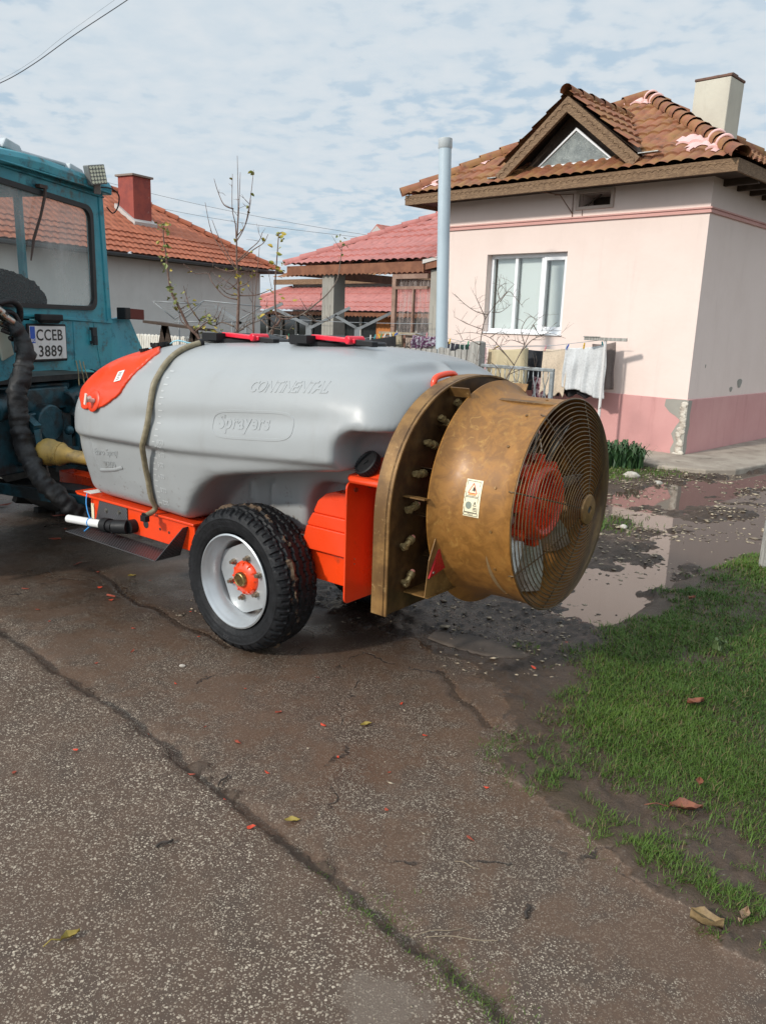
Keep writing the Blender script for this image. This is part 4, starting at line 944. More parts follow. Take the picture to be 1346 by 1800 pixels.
# cab body panels: rear frame with a window opening
def loop_panel(mb, outer, inner, y0, y1):
    """ring between two loops with equal counts, extruded y0..y1"""
    n = len(outer); vs = [(x, y, z) for y in (y0, y1) for L in (outer, inner) for x, z in L]
    fs = []
    for i in range(n):
        j = (i + 1) % n
        fs += [(i, j, n + j, n + i), (2 * n + i, 3 * n + i, 3 * n + j, 2 * n + j), (i, 2 * n + i, 2 * n + j, j), (n + i, n + j, 3 * n + j, 3 * n + i)]
    mb.add(vs, fs)
def rloop(x0, x1, z0, z1, r, n=6, slope=0.):
    pts = []
    for (ax_, az_, a0) in ((x1 - r, z1 - r, 0), (x0 + r, z1 - r, 90), (x0 + r, z0 + r, 180), (x1 - r, z0 + r, 270)):
        for i in range(n): t = R(a0 + 90 * i / (n - 1)); pts.append((ax_ + r * math.cos(t), az_ + r * math.sin(t)))
    return [(x, z + slope * (-.06 - x) * max(0, (z - z0) / (z1 - z0))) for x, z in pts]
win = rloop(-1.24, -.055, 1.70, 2.405, .07, 6, .055)
outer = []
for (x, z) in win:
    dx = x - (-.65); dz = z - 2.05
    tx = (.115 if dx > 0 else -1.41); tz = (2.535 if dz > 0 else 1.60)
    outer.append((tx + (.025 * (2.1 - z) if dx > 0 else -.025 * (2.1 - z)), tz + (.055 * (-.06 - x) if dz > 0 else 0)))
# keep the outer loop rectangular but monotone
n = len(win); q = n // 4
cor = [(.100, 2.535), (-1.40, 2.595), (-1.44, 1.62), (.145, 1.60)]
outer = []
for s_ in range(4):
    for i in range(q):
        c0_ = Vector(cor[s_] + (0,)); f_ = i / (q - 1)
        pv = Vector(cor[(s_ - 1) % 4] + (0,)); nx2 = Vector(cor[(s_ + 1) % 4] + (0,))
        p_ = c0_ + (pv - c0_) * .10 * (1 - f_) * (1 - f_) + (nx2 - c0_) * .10 * f_ * f_ if 0 < i < q - 1 else c0_ + ((pv - c0_) * .10 if i == 0 else (nx2 - c0_) * .10)
        if 0 < i < q - 1: p_ = c0_
        outer.append((p_.x, p_.y))
mb = MB(); loop_panel(mb, outer, win, 0, .035); mb.build('cab', TEAL, TR, bevel=.006); mb = MB()
mb.prism([(.10, .036, 2.535), (.145, .036, 1.60), (.145, 1.35, 1.60), (.10, 1.28, 2.535)], (-.03, 0, 0)) if False else None
# side posts and front frame
mb.bar((.115, .02, 1.60), (.07, .02, 2.54), .05, .06, (0, 1, 0)); mb.bar((.125, 1.33, 1.60), (.07, 1.25, 2.54), .06, .06, (0, 1, 0)); mb.bar((-1.40, 1.33, 1.60), (-1.36, 1.25, 2.54), .06, .06, (0, 1, 0))
mb.bar((-.64, 1.33, 1.60), (-.64, 1.27, 2.54), .10, .05, (0, 1, 0)); mb.bar((.10, .04, 1.66), (.11, 1.33, 1.66), .05, .12); mb.bar((-1.40, .04, 1.66), (-1.40, 1.33, 1.66), .05, .12); mb.bar((.1, 1.33, 1.64), (-1.4, 1.33, 1.64), .05, .14); mb.bar((.08, .75, 1.6), (.07, .75, 2.54), .05, .05, (0, 1, 0))
mb.build('cab_frame', TEAL, TR, bevel=.006)
mb = MB(); mb.box(-1.42, .12, .05, 1.4, 1.18, 1.22); mb.build('cab_floor', DARK, TR)
# roof
mb = MB()
xs_ = np.linspace(-1.46, .135, 12)
vs = []
for x in xs_:
    e = .055 * (.1 - x) if x > -.64 else .055 * (.74) - .055 * (-.64 - x); z0 = 2.525 + e
    vs += [(x, -.06, z0), (x, -.065, z0 + .05), (x, -.045, z0 + .085), (x, .12, z0 + .125), (x, 1.30, z0 + .125), (x, 1.42, z0 + .05), (x, 1.42, z0)]
m_ = 7; fs = []
for i in range(len(xs_) - 1):
    for j in range(m_): fs.append((i * m_ + j, i * m_ + (j + 1) % m_, (i + 1) * m_ + (j + 1) % m_, (i + 1) * m_ + j))
fs += [tuple(range(m_)), tuple(range((len(xs_) - 1) * m_, len(xs_) * m_))]
mb.add(vs, fs); mb.bar((.11, -.068, 2.535), (-1.45, -.068, 2.575), .012, .012); mb.bar((.10, -.012, 2.505), (-1.40, -.012, 2.565), .02, .012); roof = mb.build('roof', TEAL, TR, bevel=.008)
mb = MB(); mb.box(-1.2, -.12, .10, 1.15, 2.675, 2.70); mb.prism([(-.78, .08, 2.68), (-.58, .08, 2.66), (-.62, .08, 2.72), (-.74, .08, 2.745)], (0, .12, 0)); mb.prism([(-.17, .06, 2.655), (.00, .06, 2.64), (-.03, .06, 2.675), (-.16, .06, 2.70)], (0, .12, 0)); mb.build('roof_hatch', GREYROOF, TR, bevel=.01)
mb = MB(); loop_panel(mb, [(x + (x + .65) * .035, z + (z - 2.05) * .05) for x, z in win], [(x - (x + .65) * .022, z - (z - 2.05) * .035) for x, z in win], -.018, .012); mb.build('window_seal', SEAL, TR, smooth=40)
def pane(name, pts, parent): mb = MB(); mb.add(pts, [tuple(range(len(pts)))]); return mb.build(name, DGLASS, parent)
pane('rear_window', [(x, .008, z) for x, z in win], TR)
pane('windscreen', [(.08, 1.33, 1.70), (.05, 1.27, 2.52), (-1.36, 1.27, 2.52), (-1.38, 1.33, 1.70)], TR)
mb = MB(); mb.tube([(-.54, -.028, 2.475), (-.545, -.035, 2.43), (-.60, -.032, 2.28), (-.665, -.022, 2.13), (-.70, -.018, 1.99)], [.012, .012, .010, .011, .006], 6); mb.box(-.60, -.525, -.04, -.005, 2.462, 2.485); mb.build('wiper', mat('rusty_wiper', (.045, .025, .018), .6), TR, smooth=40)
# rear body panel under the window
mb = MB(); mb.prism([(-1.30, 0, 1.60), (.14, 0, 1.60), (.135, 0, 1.20), (.02, 0, 1.06), (-.02, 0, 1.19), (-.06, 0, 1.235), (-.12, 0, 1.25), (-.56, 0, 1.26), (-1.30, 0, 1.26)], (0, .03, 0)); mb.bar((.145, -.006, 1.60), (-1.3, -.006, 1.655), .012, .02); mb.box(-.13, -.10, -.015, 0, 1.46, 1.54); mb.box(-.30, -.285, -.004, .0, 1.28, 1.6); mb.prism([(-.075, -.004, 1.60), (-.065, -.004, 1.60), (.01, -.004, 1.20), (0, -.004, 1.20)], (0, .006, 0))
mb.build('rear_panel', TEAL, TR, bevel=.004)
mb = MB(); mb.box(-.12, -.07, -.03, -.002, 1.44, 1.56); mb.cyl((-.095, -.03, 1.43), (-.095, -.03, 1.50), .018, n=10); mb.build('latch', DARK, TR, smooth=40)
# fender over the right rear wheel
mb = MB(); W0, W1 = .145, .46; cyw, czw, rw = .66, .80, .845
prof = [(cyw + rw * math.cos(R(a)), czw + rw * math.sin(R(a))) for a in (40, 62, 88, 112, 134, 152)]
for (a, b) in zip(prof[:-1], prof[1:]): mb.add([(W0, a[0], a[1]), (W1 - .05, a[0], a[1]), (W1 - .05, b[0], b[1]), (W0, b[0], b[1]), (W0, a[0], a[1] - .012), (W1 - .05, a[0], a[1] - .012), (W1 - .05, b[0], b[1] - .012), (W0, b[0], b[1] - .012)], [(0, 1, 2, 3), (7, 6, 5, 4), (0, 4, 5, 1), (2, 6, 7, 3), (1, 5, 6, 2), (0, 3, 7, 4)])
mb.prism([(W0, .03, 1.62), (W0 + .20, .02, 1.645), (W0 + .27, .02, 1.62), (W0 + .40, -.02, 1.34), (W0 + .16, -.03, 1.24), (W0 - .05, -.03, 1.08), (W0 - .06, 0, 1.2)], (0, .05, 0))
mb.prism([(-.02, .03, 1.60), (.145, .03, 1.60), (.145, .03, 1.20), (.02, .03, 1.06)], (0, 1.2, 0))
mb.build('fender', TEAL, TR, bevel=.006)
for x0 in (.20, -1.75):
    mb = MB(); mb.box(x0, x0 + .07, -.09, -.01, 1.625, 1.715); tl = mb.build('tail_light', BLACKPL, TR, bevel=.006)
    mb = MB(); mb.prism([(x0 + .07, -.085, 1.63), (x0 + .255, -.085, 1.625), (x0 + .255, -.085, 1.705), (x0 + .07, -.085, 1.71)], (0, .06, 0)); mb.build('lens', mat('dark_red_lens', (.11, .012, .008), .45, spec=.25), tl, bevel=.004)
# LED work lamp on the roof corner
c_ = Vector((-.10, -.10, 2.625)); nx_ = Vector((-.37, -.93, -.05)).normalized(); ux = Vector((0, 0, 1)) - nx_ * nx_.z; ux.normalize(); rx = ux.cross(nx_) * -1
ux = (ux * math.cos(R(12)) + rx * math.sin(R(12))); rx = ux.cross(nx_) * -1
mb = MB(); mb.obox(c_, rx * .066, ux * .066, nx_ * .035); mb.bar(c_ - ux * .05, c_ - ux * .13 - nx_ * .02, .05, .012); wl_ = mb.build('work_lamp', mat('grey_cast_housing', (.20, .20, .19), .5, .4), TR, bevel=.008)
mb = MB()
for i in range(5):
    for j in range(5): q_ = c_ + nx_ * .036 + rx * (-.048 + .024 * i) + ux * (-.048 + .024 * j); mb.cyl(q_, q_ + nx_ * .003, .010, n=10)
mb.build('led', mat('led_dome', (.62, .60, .45), .2, .4), wl_)
mb = MB(); mb.tube(spline([(-.06, -.09, 2.55), (.08, -.10, 2.56), (.19, -.08, 2.53), (.20, -.06, 2.45), (.15, -.05, 2.40), (.12, -.02, 2.44)]), .005, 6); mb.build('lamp_cable', BLACKPL, TR, smooth=180)
# number plate
mb = MB(); mb.box(-.805, -.425, -.045, -.028, 1.325, 1.580); mb.box(-.72, -.50, -.09, -.03, 1.60, 1.645); mb.cyl((-.70, -.06, 1.61), (-.52, -.06, 1.61), .028, n=12); np_ = mb.build('number_plate_holder', BLACKPL, TR, bevel=.008)
pl = MB(); pl.box(-.790, -.440, -.050, -.0452, 1.343, 1.565); PLATE = mat('white_plate', (.62, .62, .60), .4, dirt=((.30, .28, .24), 12, .55, .75)); plate = pl.build('number_plate', PLATE, TR, bevel=.003)
mb = MB(); mb.box(-.788, -.742, -.0512, -.0505, 1.452, 1.562); mb.build('blue_band', mat('plate_blue', (.01, .07, .38), .4), plate)
def plate_text(body, size, x, z, m, sx=1., bold=.0):
    vs, fs = text_mesh(body, size, .0004, 0, 1.06, bold); mb = MB(); mb.add([(x + a * sx, -.0516 - e, z + b) for a, b, e in vs], fs); return mb.build('lettering', m, plate)
plate_text('CCEB', .105, -.735, 1.470, INK, .97, .0012); plate_text('3889', .105, -.722, 1.362, INK, 1.10, .0012); plate_text('BG', .030, -.783, 1.460, STICKER)
# axle housing, lift arms and drawbar in the gloom under the cab
mb = MB(); mb.box(-1.05, -.22, .12, .9, .55, 1.16); mb.cyl((-1.5, .55, .82), (.30, .55, .82), .15, n=20); mb.box(-.80, -.48, -.02, .15, .60, .98); mb.cyl((-.64, -.06, .90), (-.64, .2, .90), .13, n=18); mb.box(-.92, -.36, .02, .2, .98, 1.14)
mb.cyl((-.40, .02, 1.02), (-.16, .04, 1.06), .085, n=16); mb.cyl((-1.1, .02, 1.02), (-.84, .04, 1.06), .085, n=16); mb.build('axle_housing', OILY, TR, smooth=40, bevel=.012)
mb = MB(); mb.bar((-.36, -.04, 1.05), (-.26, -.30, .92), .05, .06); mb.bar((-.26, -.30, .92), (-.28, -.34, .55), .035, .035); mb.bar((-.25, .25, .50), (-.30, -.62, .46), .04, .07); mb.bar((-.98, -.04, 1.05), (-1.06, -.30, .92), .05, .06); mb.bar((-1.06, -.30, .92), (-1.04, -.34, .55), .035, .035); mb.bar((-1.03, .25, .50), (-1.0, -.62, .46), .04, .07)
mb.tube(spline([(-.34, -.10, .86), (-.16, -.10, .84), (.05, -.02, .83), (.16, .08, .83)]), .024, 8); mb.cyl((-.36, -.12, .85), (-.30, -.10, .85), .05, n=12); mb.cyl((-.44, -.12, .70), (-.44, -.12, .95), .030, n=10); mb.cyl((-.46, -.10, .94), (-.42, -.16, 1.02), .04, n=8); mb.cyl((-.5, -.10, .60), (-.48, -.10, .72), .045, n=8)
for (x, y, z, r) in ((-.40, -.10, .62, .03), (-.34, -.12, .72, .025), (-.20, -.02, .66, .03), (-.52, -.1, .84, .035), (-.30, -.05, .78, .03)): mb.ball((x, y, z), r)
mb.build('lift_arms', OILY, TR, smooth=40)
mb = MB(); mb.box(-.74, -.54, -.45, .3, .40, .46); mb.cyl((-.64, .05, .70), (-.64, -.20, .70), .05, n=14); mb.build('drawbar', DARK, TR, bevel=.006)
mb = MB()
for i, (x, z) in enumerate(((-.30, 1.26), (-.26, 1.26), (-.22, 1.25))): mb.tube(spline([(x, -.01, z + .06), (x - .02, -.04, z), (x + .03 * i, -.03, z - .12 - .03 * i)]), .004, 5)
mb.build('dry_straw', mat('straw', (.30, .25, .14), .8), TR, smooth=180)
# wheels
TYR2 = mat('old_tractor_tyre', (.012, .012, .012), .75, col2=(.035, .030, .025), ns=9, bump=(20, .4))
def twheel(x0):
    mb = MB(); P2 = [(0, .40), (.02, .47), (-.005, .60), (.02, .74), (.07, .79), (.18, .80), (.30, .79), (.35, .74), (.375, .60), (.35, .47), (.37, .40)]
    mb.lathe(P2, (0, 0, 0), (1, 0, 0), 64)
    for i in range(44):
        t = 2 * math.pi * i / 44; d_ = Vector((0, math.cos(t), math.sin(t))); tg = Vector((0, -d_.z, d_.y)); s_ = 1 if i % 2 else -1
        mb.obox(Vector((.185 + s_ * .085, 0, 0)) + d_ * .80, Vector((.10, 0, 0)) + tg * .05 * s_, tg * .022, d_ * .028)
    t_ = mb.build('wheel', TYR2, TR, smooth=40); t_.location = (x0, .66, .80)
    mb = MB(); mb.lathe([(.05, .001), (.05, .18), (.12, .22), (.14, .36), (.04, .41), (.33, .41), (.30, .36), (.20, .2), (.20, .001)], (0, 0, 0), (1, 0, 0), 40); mb.build('rim', OILY, t_, smooth=40)
twheel(.12); twheel(-1.80)
mb = MB(); mb.box(-.95, -.35, .9, 3.0, .62, 1.15); mb.box(-.92, -.38, 1.4, 3.2, 1.15, 1.62); mb.build('bonnet', TEAL, TR, bevel=.05)
for x0 in (.0, -1.50):
    mb = MB(); mb.lathe([(0, .25), (0, .38), (.05, .44), (.17, .44), (.22, .38), (.22, .25)], (0, 0, 0), (1, 0, 0), 40); mb.lathe([(.05, .001), (.05, .26), (.17, .26), (.17, .001)], (0, 0, 0), (1, 0, 0), 24); o = mb.build('wheel', TYR2, TR, smooth=40); o.location = (x0, 2.9, .44)
# seat, under a woolly black cover
k = NT('black_woolly_cover'); k.put(k.p.inputs['Base Color'], k.mix(k.noise(20, 4, .6), (.004, .005, .006), (.014, .016, .018))); k.p.inputs['Roughness'].default_value = .95
k.bump(k.voro(38, 'F1', k.coord((1, 1, 1))), 1.0, .03); WOOL = k.m
mb = MB(); mb.ball((-.80, .24, 1.745), .50, .13, .185, 28, 16); 
seat = mb.build('seat_cover', WOOL, TR, smooth=180)
d_ = seat.modifiers.new('sub', 'SUBSURF'); d_.levels = d_.render_levels = 2
tx = bpy.data.textures.new('woolbump', 'VORONOI'); tx.noise_scale = .035; dm = seat.modifiers.new('fluff', 'DISPLACE'); dm.texture = tx; dm.strength = .035; dm.texture_coords = 'LOCAL'
mb = MB(); mb.box(-1.35, -.72, .30, .75, 1.20, 1.45); mb.build('seat', DARK, TR, bevel=.03)
mb = MB(); mb.cyl((-.70, 1.0, 1.3), (-.66, .85, 1.85), .02); mb.torus((-.66, .85, 1.86), (0, -.5, .8), .19, .014, 32, 8); mb.build('steering_wheel', BLACKPL, TR, smooth=180)
# hydraulic couplings beside the plate
mb = MB()
for i in range(6):
    a_ = (-1.22 + .035 * i, -.06 - .03 * (i % 3), 1.72 - .045 * i); b2 = (-1.03 + .014 * i, -.14 - .02 * (i % 2), 1.56 - .01 * i); mb.tube(spline([a_, (-1.12 + .02 * i, -.12, 1.68 - .04 * i), b2, (-1.04 + .01 * i, -.16, 1.40)]), .014, 8)
mb.tube(spline([(-1.06, -.06, 1.70), (-.98, -.09, 1.72), (-.88, -.06, 1.68), (-.84, -.02, 1.60)]), .022, 8); mb.tube(spline([(-1.06, -.03, 1.64), (-.96, -.06, 1.65), (-.90, -.06, 1.60), (-.90, -.10, 1.48), (-.96, -.14, 1.36)]), .016, 8); mb.build('hydraulic_hose', RUBBER, TR, smooth=180)
mb = MB()
for i in range(5):
    a_ = Vector((-1.20 + .045 * i, -.10 - .03 * (i % 3), 1.73 - .055 * i)); mb.cyl(a_, a_ + Vector((.05, -.01, -.03)), .019, n=10); mb.cyl(a_ - Vector((.03, 0, -.02)), a_, .014, n=6)
mb.build('hydraulic_coupling', mat('worn_brass_coupling', (.40, .27, .15), .35, .9, col2=(.5, .5, .48), ns=20), TR, smooth=40)
mb = MB(); mb.obox((-1.02, -.04, 1.48), (.05, 0, .02), (0, .012, 0), (-.03, 0, .12)); mb.build('valve_block', mat('pale_dirty_metal', (.42, .44, .36), .5, .2), TR, bevel=.008)
mb = MB(); mb.prism([(-1.3, -.02, 1.60), (-.80, -.02, 1.60), (-.84, -.02, 1.40), (-.98, -.02, 1.22), (-1.3, -.02, 1.18)], (0, .02, 0)); mb.build('rear_panel', TEAL, TR)

# ------------------------------------------------------------------ drive shaft and hose bundle between the two machines
def trw(x, y, z): return Vector((-2.2 + .309 * x - .951 * y, 6.2 + .951 * x + .309 * y, z))
def spw(x, y, z): return Vector((-.7443 + .788 * x + .6157 * y, 3.7899 - .6157 * x + .788 * y, z))
YELP = mat('grimy_yellow_plastic', (.38, .245, .055), .5, col2=(.25, .17, .05), ns=8, dirt=((.06, .045, .025), 11, .52, .72))
ds = thing('drive_shaft', 'yellow guarded drive shaft running from the tractor to the sprayer front', 'drive shaft', tuple(trw(-.95, -.3, 0)))
o0 = Vector(ds.location); p0 = trw(-1.04, -.20, .785) - o0; p1 = spw(-1.42, .42, .72) - o0; dv_ = (p1 - p0).normalized()
mb = MB(); mb.lathe([(.10, .001), (.10, .075), (.13, .088), (.17, .088), (.18, .080), (.25, .072), (.27, .058), (.30, .048), (.31, .042), ((p1 - p0).length - .1, .042), ((p1 - p0).length - .1, .001)], p0, dv_, 32); mb.build('guard', YELP, ds, smooth=40)
mb = MB()
for q_ in (.19, .215, .24): mb.torus(p0 + dv_ * q_, dv_, .074, .004, 28, 6)
mb.build('guard_rib', YELP, ds, smooth=180)
mb = MB(); mb.cyl(p0 - dv_ * .02, p0 + dv_ * .11, .035, n=12); mb.obox(p0 + dv_ * .03, dv_ * .03, dv_.orthogonal() * .05, dv_.cross(dv_.orthogonal()) * .02); mb.build('yoke', DARK, ds, smooth=40)
hb = spline([trw(-1.06, -.12, 1.60), trw(-1.00, -.18, 1.48), trw(-1.02, -.20, 1.32), trw(-1.10, -.20, 1.15), trw(-1.12, -.22, .97), trw(-1.13, -.26, .80), trw(-1.16, -.38, .64), trw(-1.12, -.5, .50), trw(-1.02, -.6, .38), trw(-.86, -.75, .32), spw(-1.70, .36, .36), spw(-1.45, .40, .44), spw(-1.25, .40, .50)], 16)
rr = [.034 + .024 * min(1, i / 26) + .010 * (mnoise.noise(Vector((i * .35, 0, 0)))) + .004 * mnoise.noise(Vector((i * 1.1, 5, 0))) for i in range(len(hb))]
mb = MB(); mb.tube(hb, rr, 20); hbo = mb.build('hose_bundle', RUBBER, None, smooth=180); tag(hbo, 'thick wrinkled black sleeve of hoses sagging from tractor rear to sprayer front', 'hose')
tx2 = bpy.data.textures.new('wrinkle', 'CLOUDS'); tx2.noise_scale = .055; dm = hbo.modifiers.new('wrinkle', 'DISPLACE'); dm.texture = tx2; dm.strength = .04; dm.texture_coords = 'LOCAL'
# ------------------------------------------------------------------ buildings
HRZ = math.atan2(-.69466, .71934); HO = Vector((4.0636, 10.885, 0))
def hw(u, v, z=0): return Vector((HO.x + .71934 * u + .69466 * v, HO.y - .69466 * u + .71934 * v, z))
class LB(MB):
    """mesh builder in house coordinates, shifted so that the thing's own base is its origin"""
    sh = (0, 0, 0)
    def build(s, *a, **k):
        s.v = [(x - s.sh[0], y - s.sh[1], z - s.sh[2]) for x, y, z in s.v]; return MB.build(s, *a, **k)
def hb_(u, v):
    class Q(LB): sh = (u, v, 0)
    return Q
def tile_plane(poly, edir, pitch=.175, course=.31, amp=.030, step=.026, lift=0., keep=None, res=8):
    """wavy clay tiles laid over a plane polygon; returns verts, quads, per-vertex tint"""
    P = np.array([tuple(p) for p in poly], float); e = np.array(edir, float); e /= np.linalg.norm(e)
    n = np.cross(P[1] - P[0], P[2] - P[0]); n /= np.linalg.norm(n)
    if n[2] < 0: n = -n
    s = np.cross(n, e); s /= np.linalg.norm(s)
    if s[2] < 0: s = -s; 
    o = P[0]; pe = (P - o) @ e; ps = (P - o) @ s
    es = np.arange(pe.min() - .02, pe.max() + .03, pitch / res)
    ss = []
    c = math.floor(ps.min() / course) * course
    while c < ps.max(): ss += [c, c + course * .33, c + course * .66, c + course * .985]; c += course
    ss = np.array(ss); E_, S_ = np.meshgrid(es, ss)
    fr = (S_ % course) / course; wv = np.abs(np.sin(np.pi * E_ / pitch)) ** .8
    hgt = amp * (wv * 1.0) + step * (1 - fr) + lift
    hgt = hgt + (vnoise(E_ / pitch + .5, np.floor(S_ / course + 1e-6) * 1.0, 5) - .5) * .010
    X = o[None, None] + E_[..., None] * e + S_[..., None] * s + hgt[..., None] * n
    inside = polysdf(E_, S_, list(zip(pe, ps))) < .012
    nr_, nc_ = E_.shape; I = np.arange(nr_ * nc_).reshape(nr_, nc_)
    ok = inside[:-1, :-1] & inside[:-1, 1:] & inside[1:, 1:] & inside[1:, :-1]
    if keep is not None:
        Xw = X; ok &= keep(Xw)[:-1, :-1]
    F = np.stack([I[:-1, :-1], I[:-1, 1:], I[1:, 1:], I[1:, :-1]], -1)[ok]
    tid = vnoise(np.floor(E_ / pitch) * 1.37 + .11, np.floor(S_ / course + 1e-6) * 2.11 + .3, 8)
    if len(F) == 0: return np.zeros((0, 3)), np.zeros((0, 4), int), np.zeros(0)
    u, inv = np.unique(F, return_inverse=True)
    return X.reshape(-1, 3)[u], inv.reshape(-1, 4), tid.reshape(-1)[u]
def merge(lst):
    V = []; F = []; T = []; o = 0
    for v, f, t in lst: V.append(v); F.append(f + o); T.append(t); o += len(v)
    return np.concatenate(V), np.concatenate(F), np.concatenate(T)
def caps(path, r=.10, seg=.36, lift=.03):
    """half-round ridge tiles along a 3-D line"""
    a, b = Vector(path[0]), Vector(path[1]); L = (b - a).length; d = (b - a) / L; side = d.cross(Vector((0, 0, 1))).normalized(); upv = side.cross(d); n = max(1, round(L / seg)); V = []; F = []; T = []
    for i in range(n):
        for j, (f_, rr_) in enumerate(((-.06, r * 1.12), (1.0, r * .92))):
            p = a + d * (L / n) * (i + f_) + upv * (lift - .012 * j)
            for q in range(9): t = math.pi * (-.08 + 1.16 * q / 8); V.append(p + side * math.cos(t) * rr_ + upv * math.sin(t) * rr_ * .9)
        o = i * 18
        for q in range(8): F.append((o + q, o + q + 1, o + 9 + q + 1, o + 9 + q))
        T += [random.random()] * 18
    return np.array([tuple(q) for q in V]), np.array(F), np.array(T)
def roof_obj(name, lst, m, parent, sh=(0, 0, 0)):
    V, F, T = merge(lst); V = V - np.array(sh); return arrmesh(name, V, F, m, parent, smooth=50, attrs=[('tint', 'POINT', np.stack([T, T, T, np.ones_like(T)], -1))])
def tile_mat(name, a, b, moss=None, grime=None, rough=.75):
    k = NT(name); t = k.sep(k.attr('tint').outputs['Color'])[0]; c = k.mix(t, a, b)
    c = k.mix(k.ramp(k.noise(5, 6, .65), .45, .75, 0, .6), c, tuple(q * .55 for q in a))
    if grime: c = k.mix(k.math('MULTIPLY', k.ramp(k.noise(grime[1], 8, .72), grime[2], grime[3]), .85), c, grime[0])
    if moss: c = k.mix(k.math('MULTIPLY', k.ramp(k.noise(moss[1], 7, .7), moss[2], moss[3]), moss[4]), c, moss[0])
    k.put(k.p.inputs['Base Color'], c); k.p.inputs['Roughness'].default_value = rough; k.bump(k.noise(45, 5, .7), .25, .006); return k.m
OLDTILE = tile_mat('old_lichen_tiles', (.205, .073, .038), (.315, .118, .058), moss=((.29, .16, .045), 3.6, .40, .66, .65), grime=((.075, .042, .026), 7, .50, .70))
REDTILE = tile_mat('orange_red_tiles', (.36, .105, .050), (.45, .140, .068), grime=((.20, .07, .04), 4, .55, .8))
PINKTILE = tile_mat('painted_pink_tiles', (.41, .145, .125), (.48, .185, .160), grime=((.33, .10, .08), 3, .55, .8), rough=.55)
def plaster(name, a, b, stain=(.5, .42, .38), amt=.35):
    k = NT(name); v = k.tc.outputs['Object']; c = k.mix(k.ramp(k.noise(1.3, 6, .6), .35, .7), a, b)
    c = k.mix(k.math('MULTIPLY', k.ramp(k.noise(2.2, 8, .7, k.coord((2.6, 2.6, .32))), .52, .80), amt), c, stain)
    k.put(k.p.inputs['Base Color'], c); k.p.inputs['Roughness'].default_value = .85; b1 = k.bump(k.noise(110, 4, .6), .22, .004); k.bump(k.noise(9, 4, .55), .12, .03, b1); return k.m
PINKW = plaster('pale_pink_plaster', (.765, .63, .565), (.73, .595, .53), (.56, .44, .39), .30)
PLINTH = plaster('rose_plinth_plaster', (.56, .285, .268), (.60, .32, .298), (.42, .19, .18), .65)
BANDM = plaster('rose_band', (.60, .335, .295), (.63, .36, .32), (.45, .26, .24), .4)
GREYW = plaster('pale_grey_render', (.66, .64, .61), (.60, .58, .55), (.42, .38, .34), .45)
CONC = plaster('weathered_concrete', (.34, .32, .275), (.27, .255, .225), (.14, .125, .105), .7)
CHIMM = plaster('yellowed_chimney_render', (.55, .52, .43), (.46, .43, .36), (.16, .14, .11), .8)
k = NT('weathered_wood'); v = k.coord((1, 1, 1)); gr_ = k.noise(9, 8, .7, k.coord((2, 2, 14)), .8)
k.put(k.p.inputs['Base Color'], k.mix(k.ramp(gr_, .35, .7), (.105, .058, .030), (.30, .19, .105))); k.p.inputs['Roughness'].default_value = .8
k.bump(k.math('ADD', gr_, k.math('MULTIPLY', k.noise(30, 4, .6), .3)), .5, .02); WOOD = k.m
BROWNW = mat('brown_stained_wood', (.17, .062, .028), .6, col2=(.24, .095, .045), ns=6, bump=(30, .3))
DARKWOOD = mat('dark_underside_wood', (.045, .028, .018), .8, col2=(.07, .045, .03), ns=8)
UPVC = mat('white_window_frame', (.80, .81, .82), .32, dirt=((.55, .53, .5), 6, .6, .85))
MORTAR = plaster('pink_mortar', (.78, .50, .47), (.70, .42, .39), (.45, .25, .2), .5)
k = NT('window_pane'); k.p.inputs['Base Color'].default_value = (.02, .03, .03, 1); gl = k.new('ShaderNodeBsdfGlossy'); gl.inputs['Roughness'].default_value = .02; tr_ = k.new('ShaderNodeBsdfTransparent'); tr_.inputs[0].default_value = (.95, .98, .97, 1)
fr = k.new('ShaderNodeFresnel'); fr.inputs[0].default_value = 1.5; mx = k.new('ShaderNodeMixShader'); k.l(k.math('ADD', k.math('MULTIPLY', fr.outputs[0], .9), .06), mx.inputs[0]); k.l(tr_.outputs[0], mx.inputs[1]); k.l(gl.outputs[0], mx.inputs[2]); k.l(mx.outputs[0], k.out.inputs[0]); PANE = k.m
DARKPANE = mat('dark_glass', (.025, .03, .03), .06, spec=.8)
BLIND = mat('pale_blind', (.86, .90, .89), .6)

# ---- main pink house
PH = thing('pink_house', 'pale pink plastered house with lichen covered tiled roof and gabled dormer', 'house', tuple(HO), HRZ)
WU, WZ0, WZ1 = (-3.53, -2.06), 1.60, 2.80
mb = MB()
def quad(a, b, c, d): mb.add([a, b, c, d], [(0, 1, 2, 3)])
ZT = 3.70
def panel(u0, u1, z0, z1): quad((u0, 0, z0), (u1, 0, z0), (u1, 0, z1), (u0, 0, z1))
VU, VZ0, VZ1 = (-1.93, -1.43), 3.405, 3.575
for u0, u1 in ((-4.45, WU[0]), (WU[1], 0)):
    if u1 == 0: 
        panel(u0, 0, -.1, 3.35); panel(u0, VU[0], 3.35, ZT); panel(VU[1], 0, 3.35, ZT); panel(VU[0], VU[1], 3.35, VZ0); panel(VU[0], VU[1], VZ1, ZT)
    else: panel(u0, u1, -.1, ZT)
panel(WU[0], WU[1], -.1, WZ0); panel(WU[0], WU[1], WZ1, ZT)
for (x0, x1, z0, z1, dp) in ((WU[0], WU[1], WZ0, WZ1, .27), (VU[0], VU[1], VZ0, VZ1, .4)):
    quad((x0, 0, z0), (x0, dp, z0), (x0, dp, z1), (x0, 0, z1)); quad((x1, 0, z1), (x1, dp, z1), (x1, dp, z0), (x1, 0, z0)); quad((x0, 0, z1), (x0, dp, z1), (x1, dp, z1), (x1, 0, z1)); quad((x0, 0, z0), (x1, 0, z0), (x1, dp, z0), (x0, dp, z0))
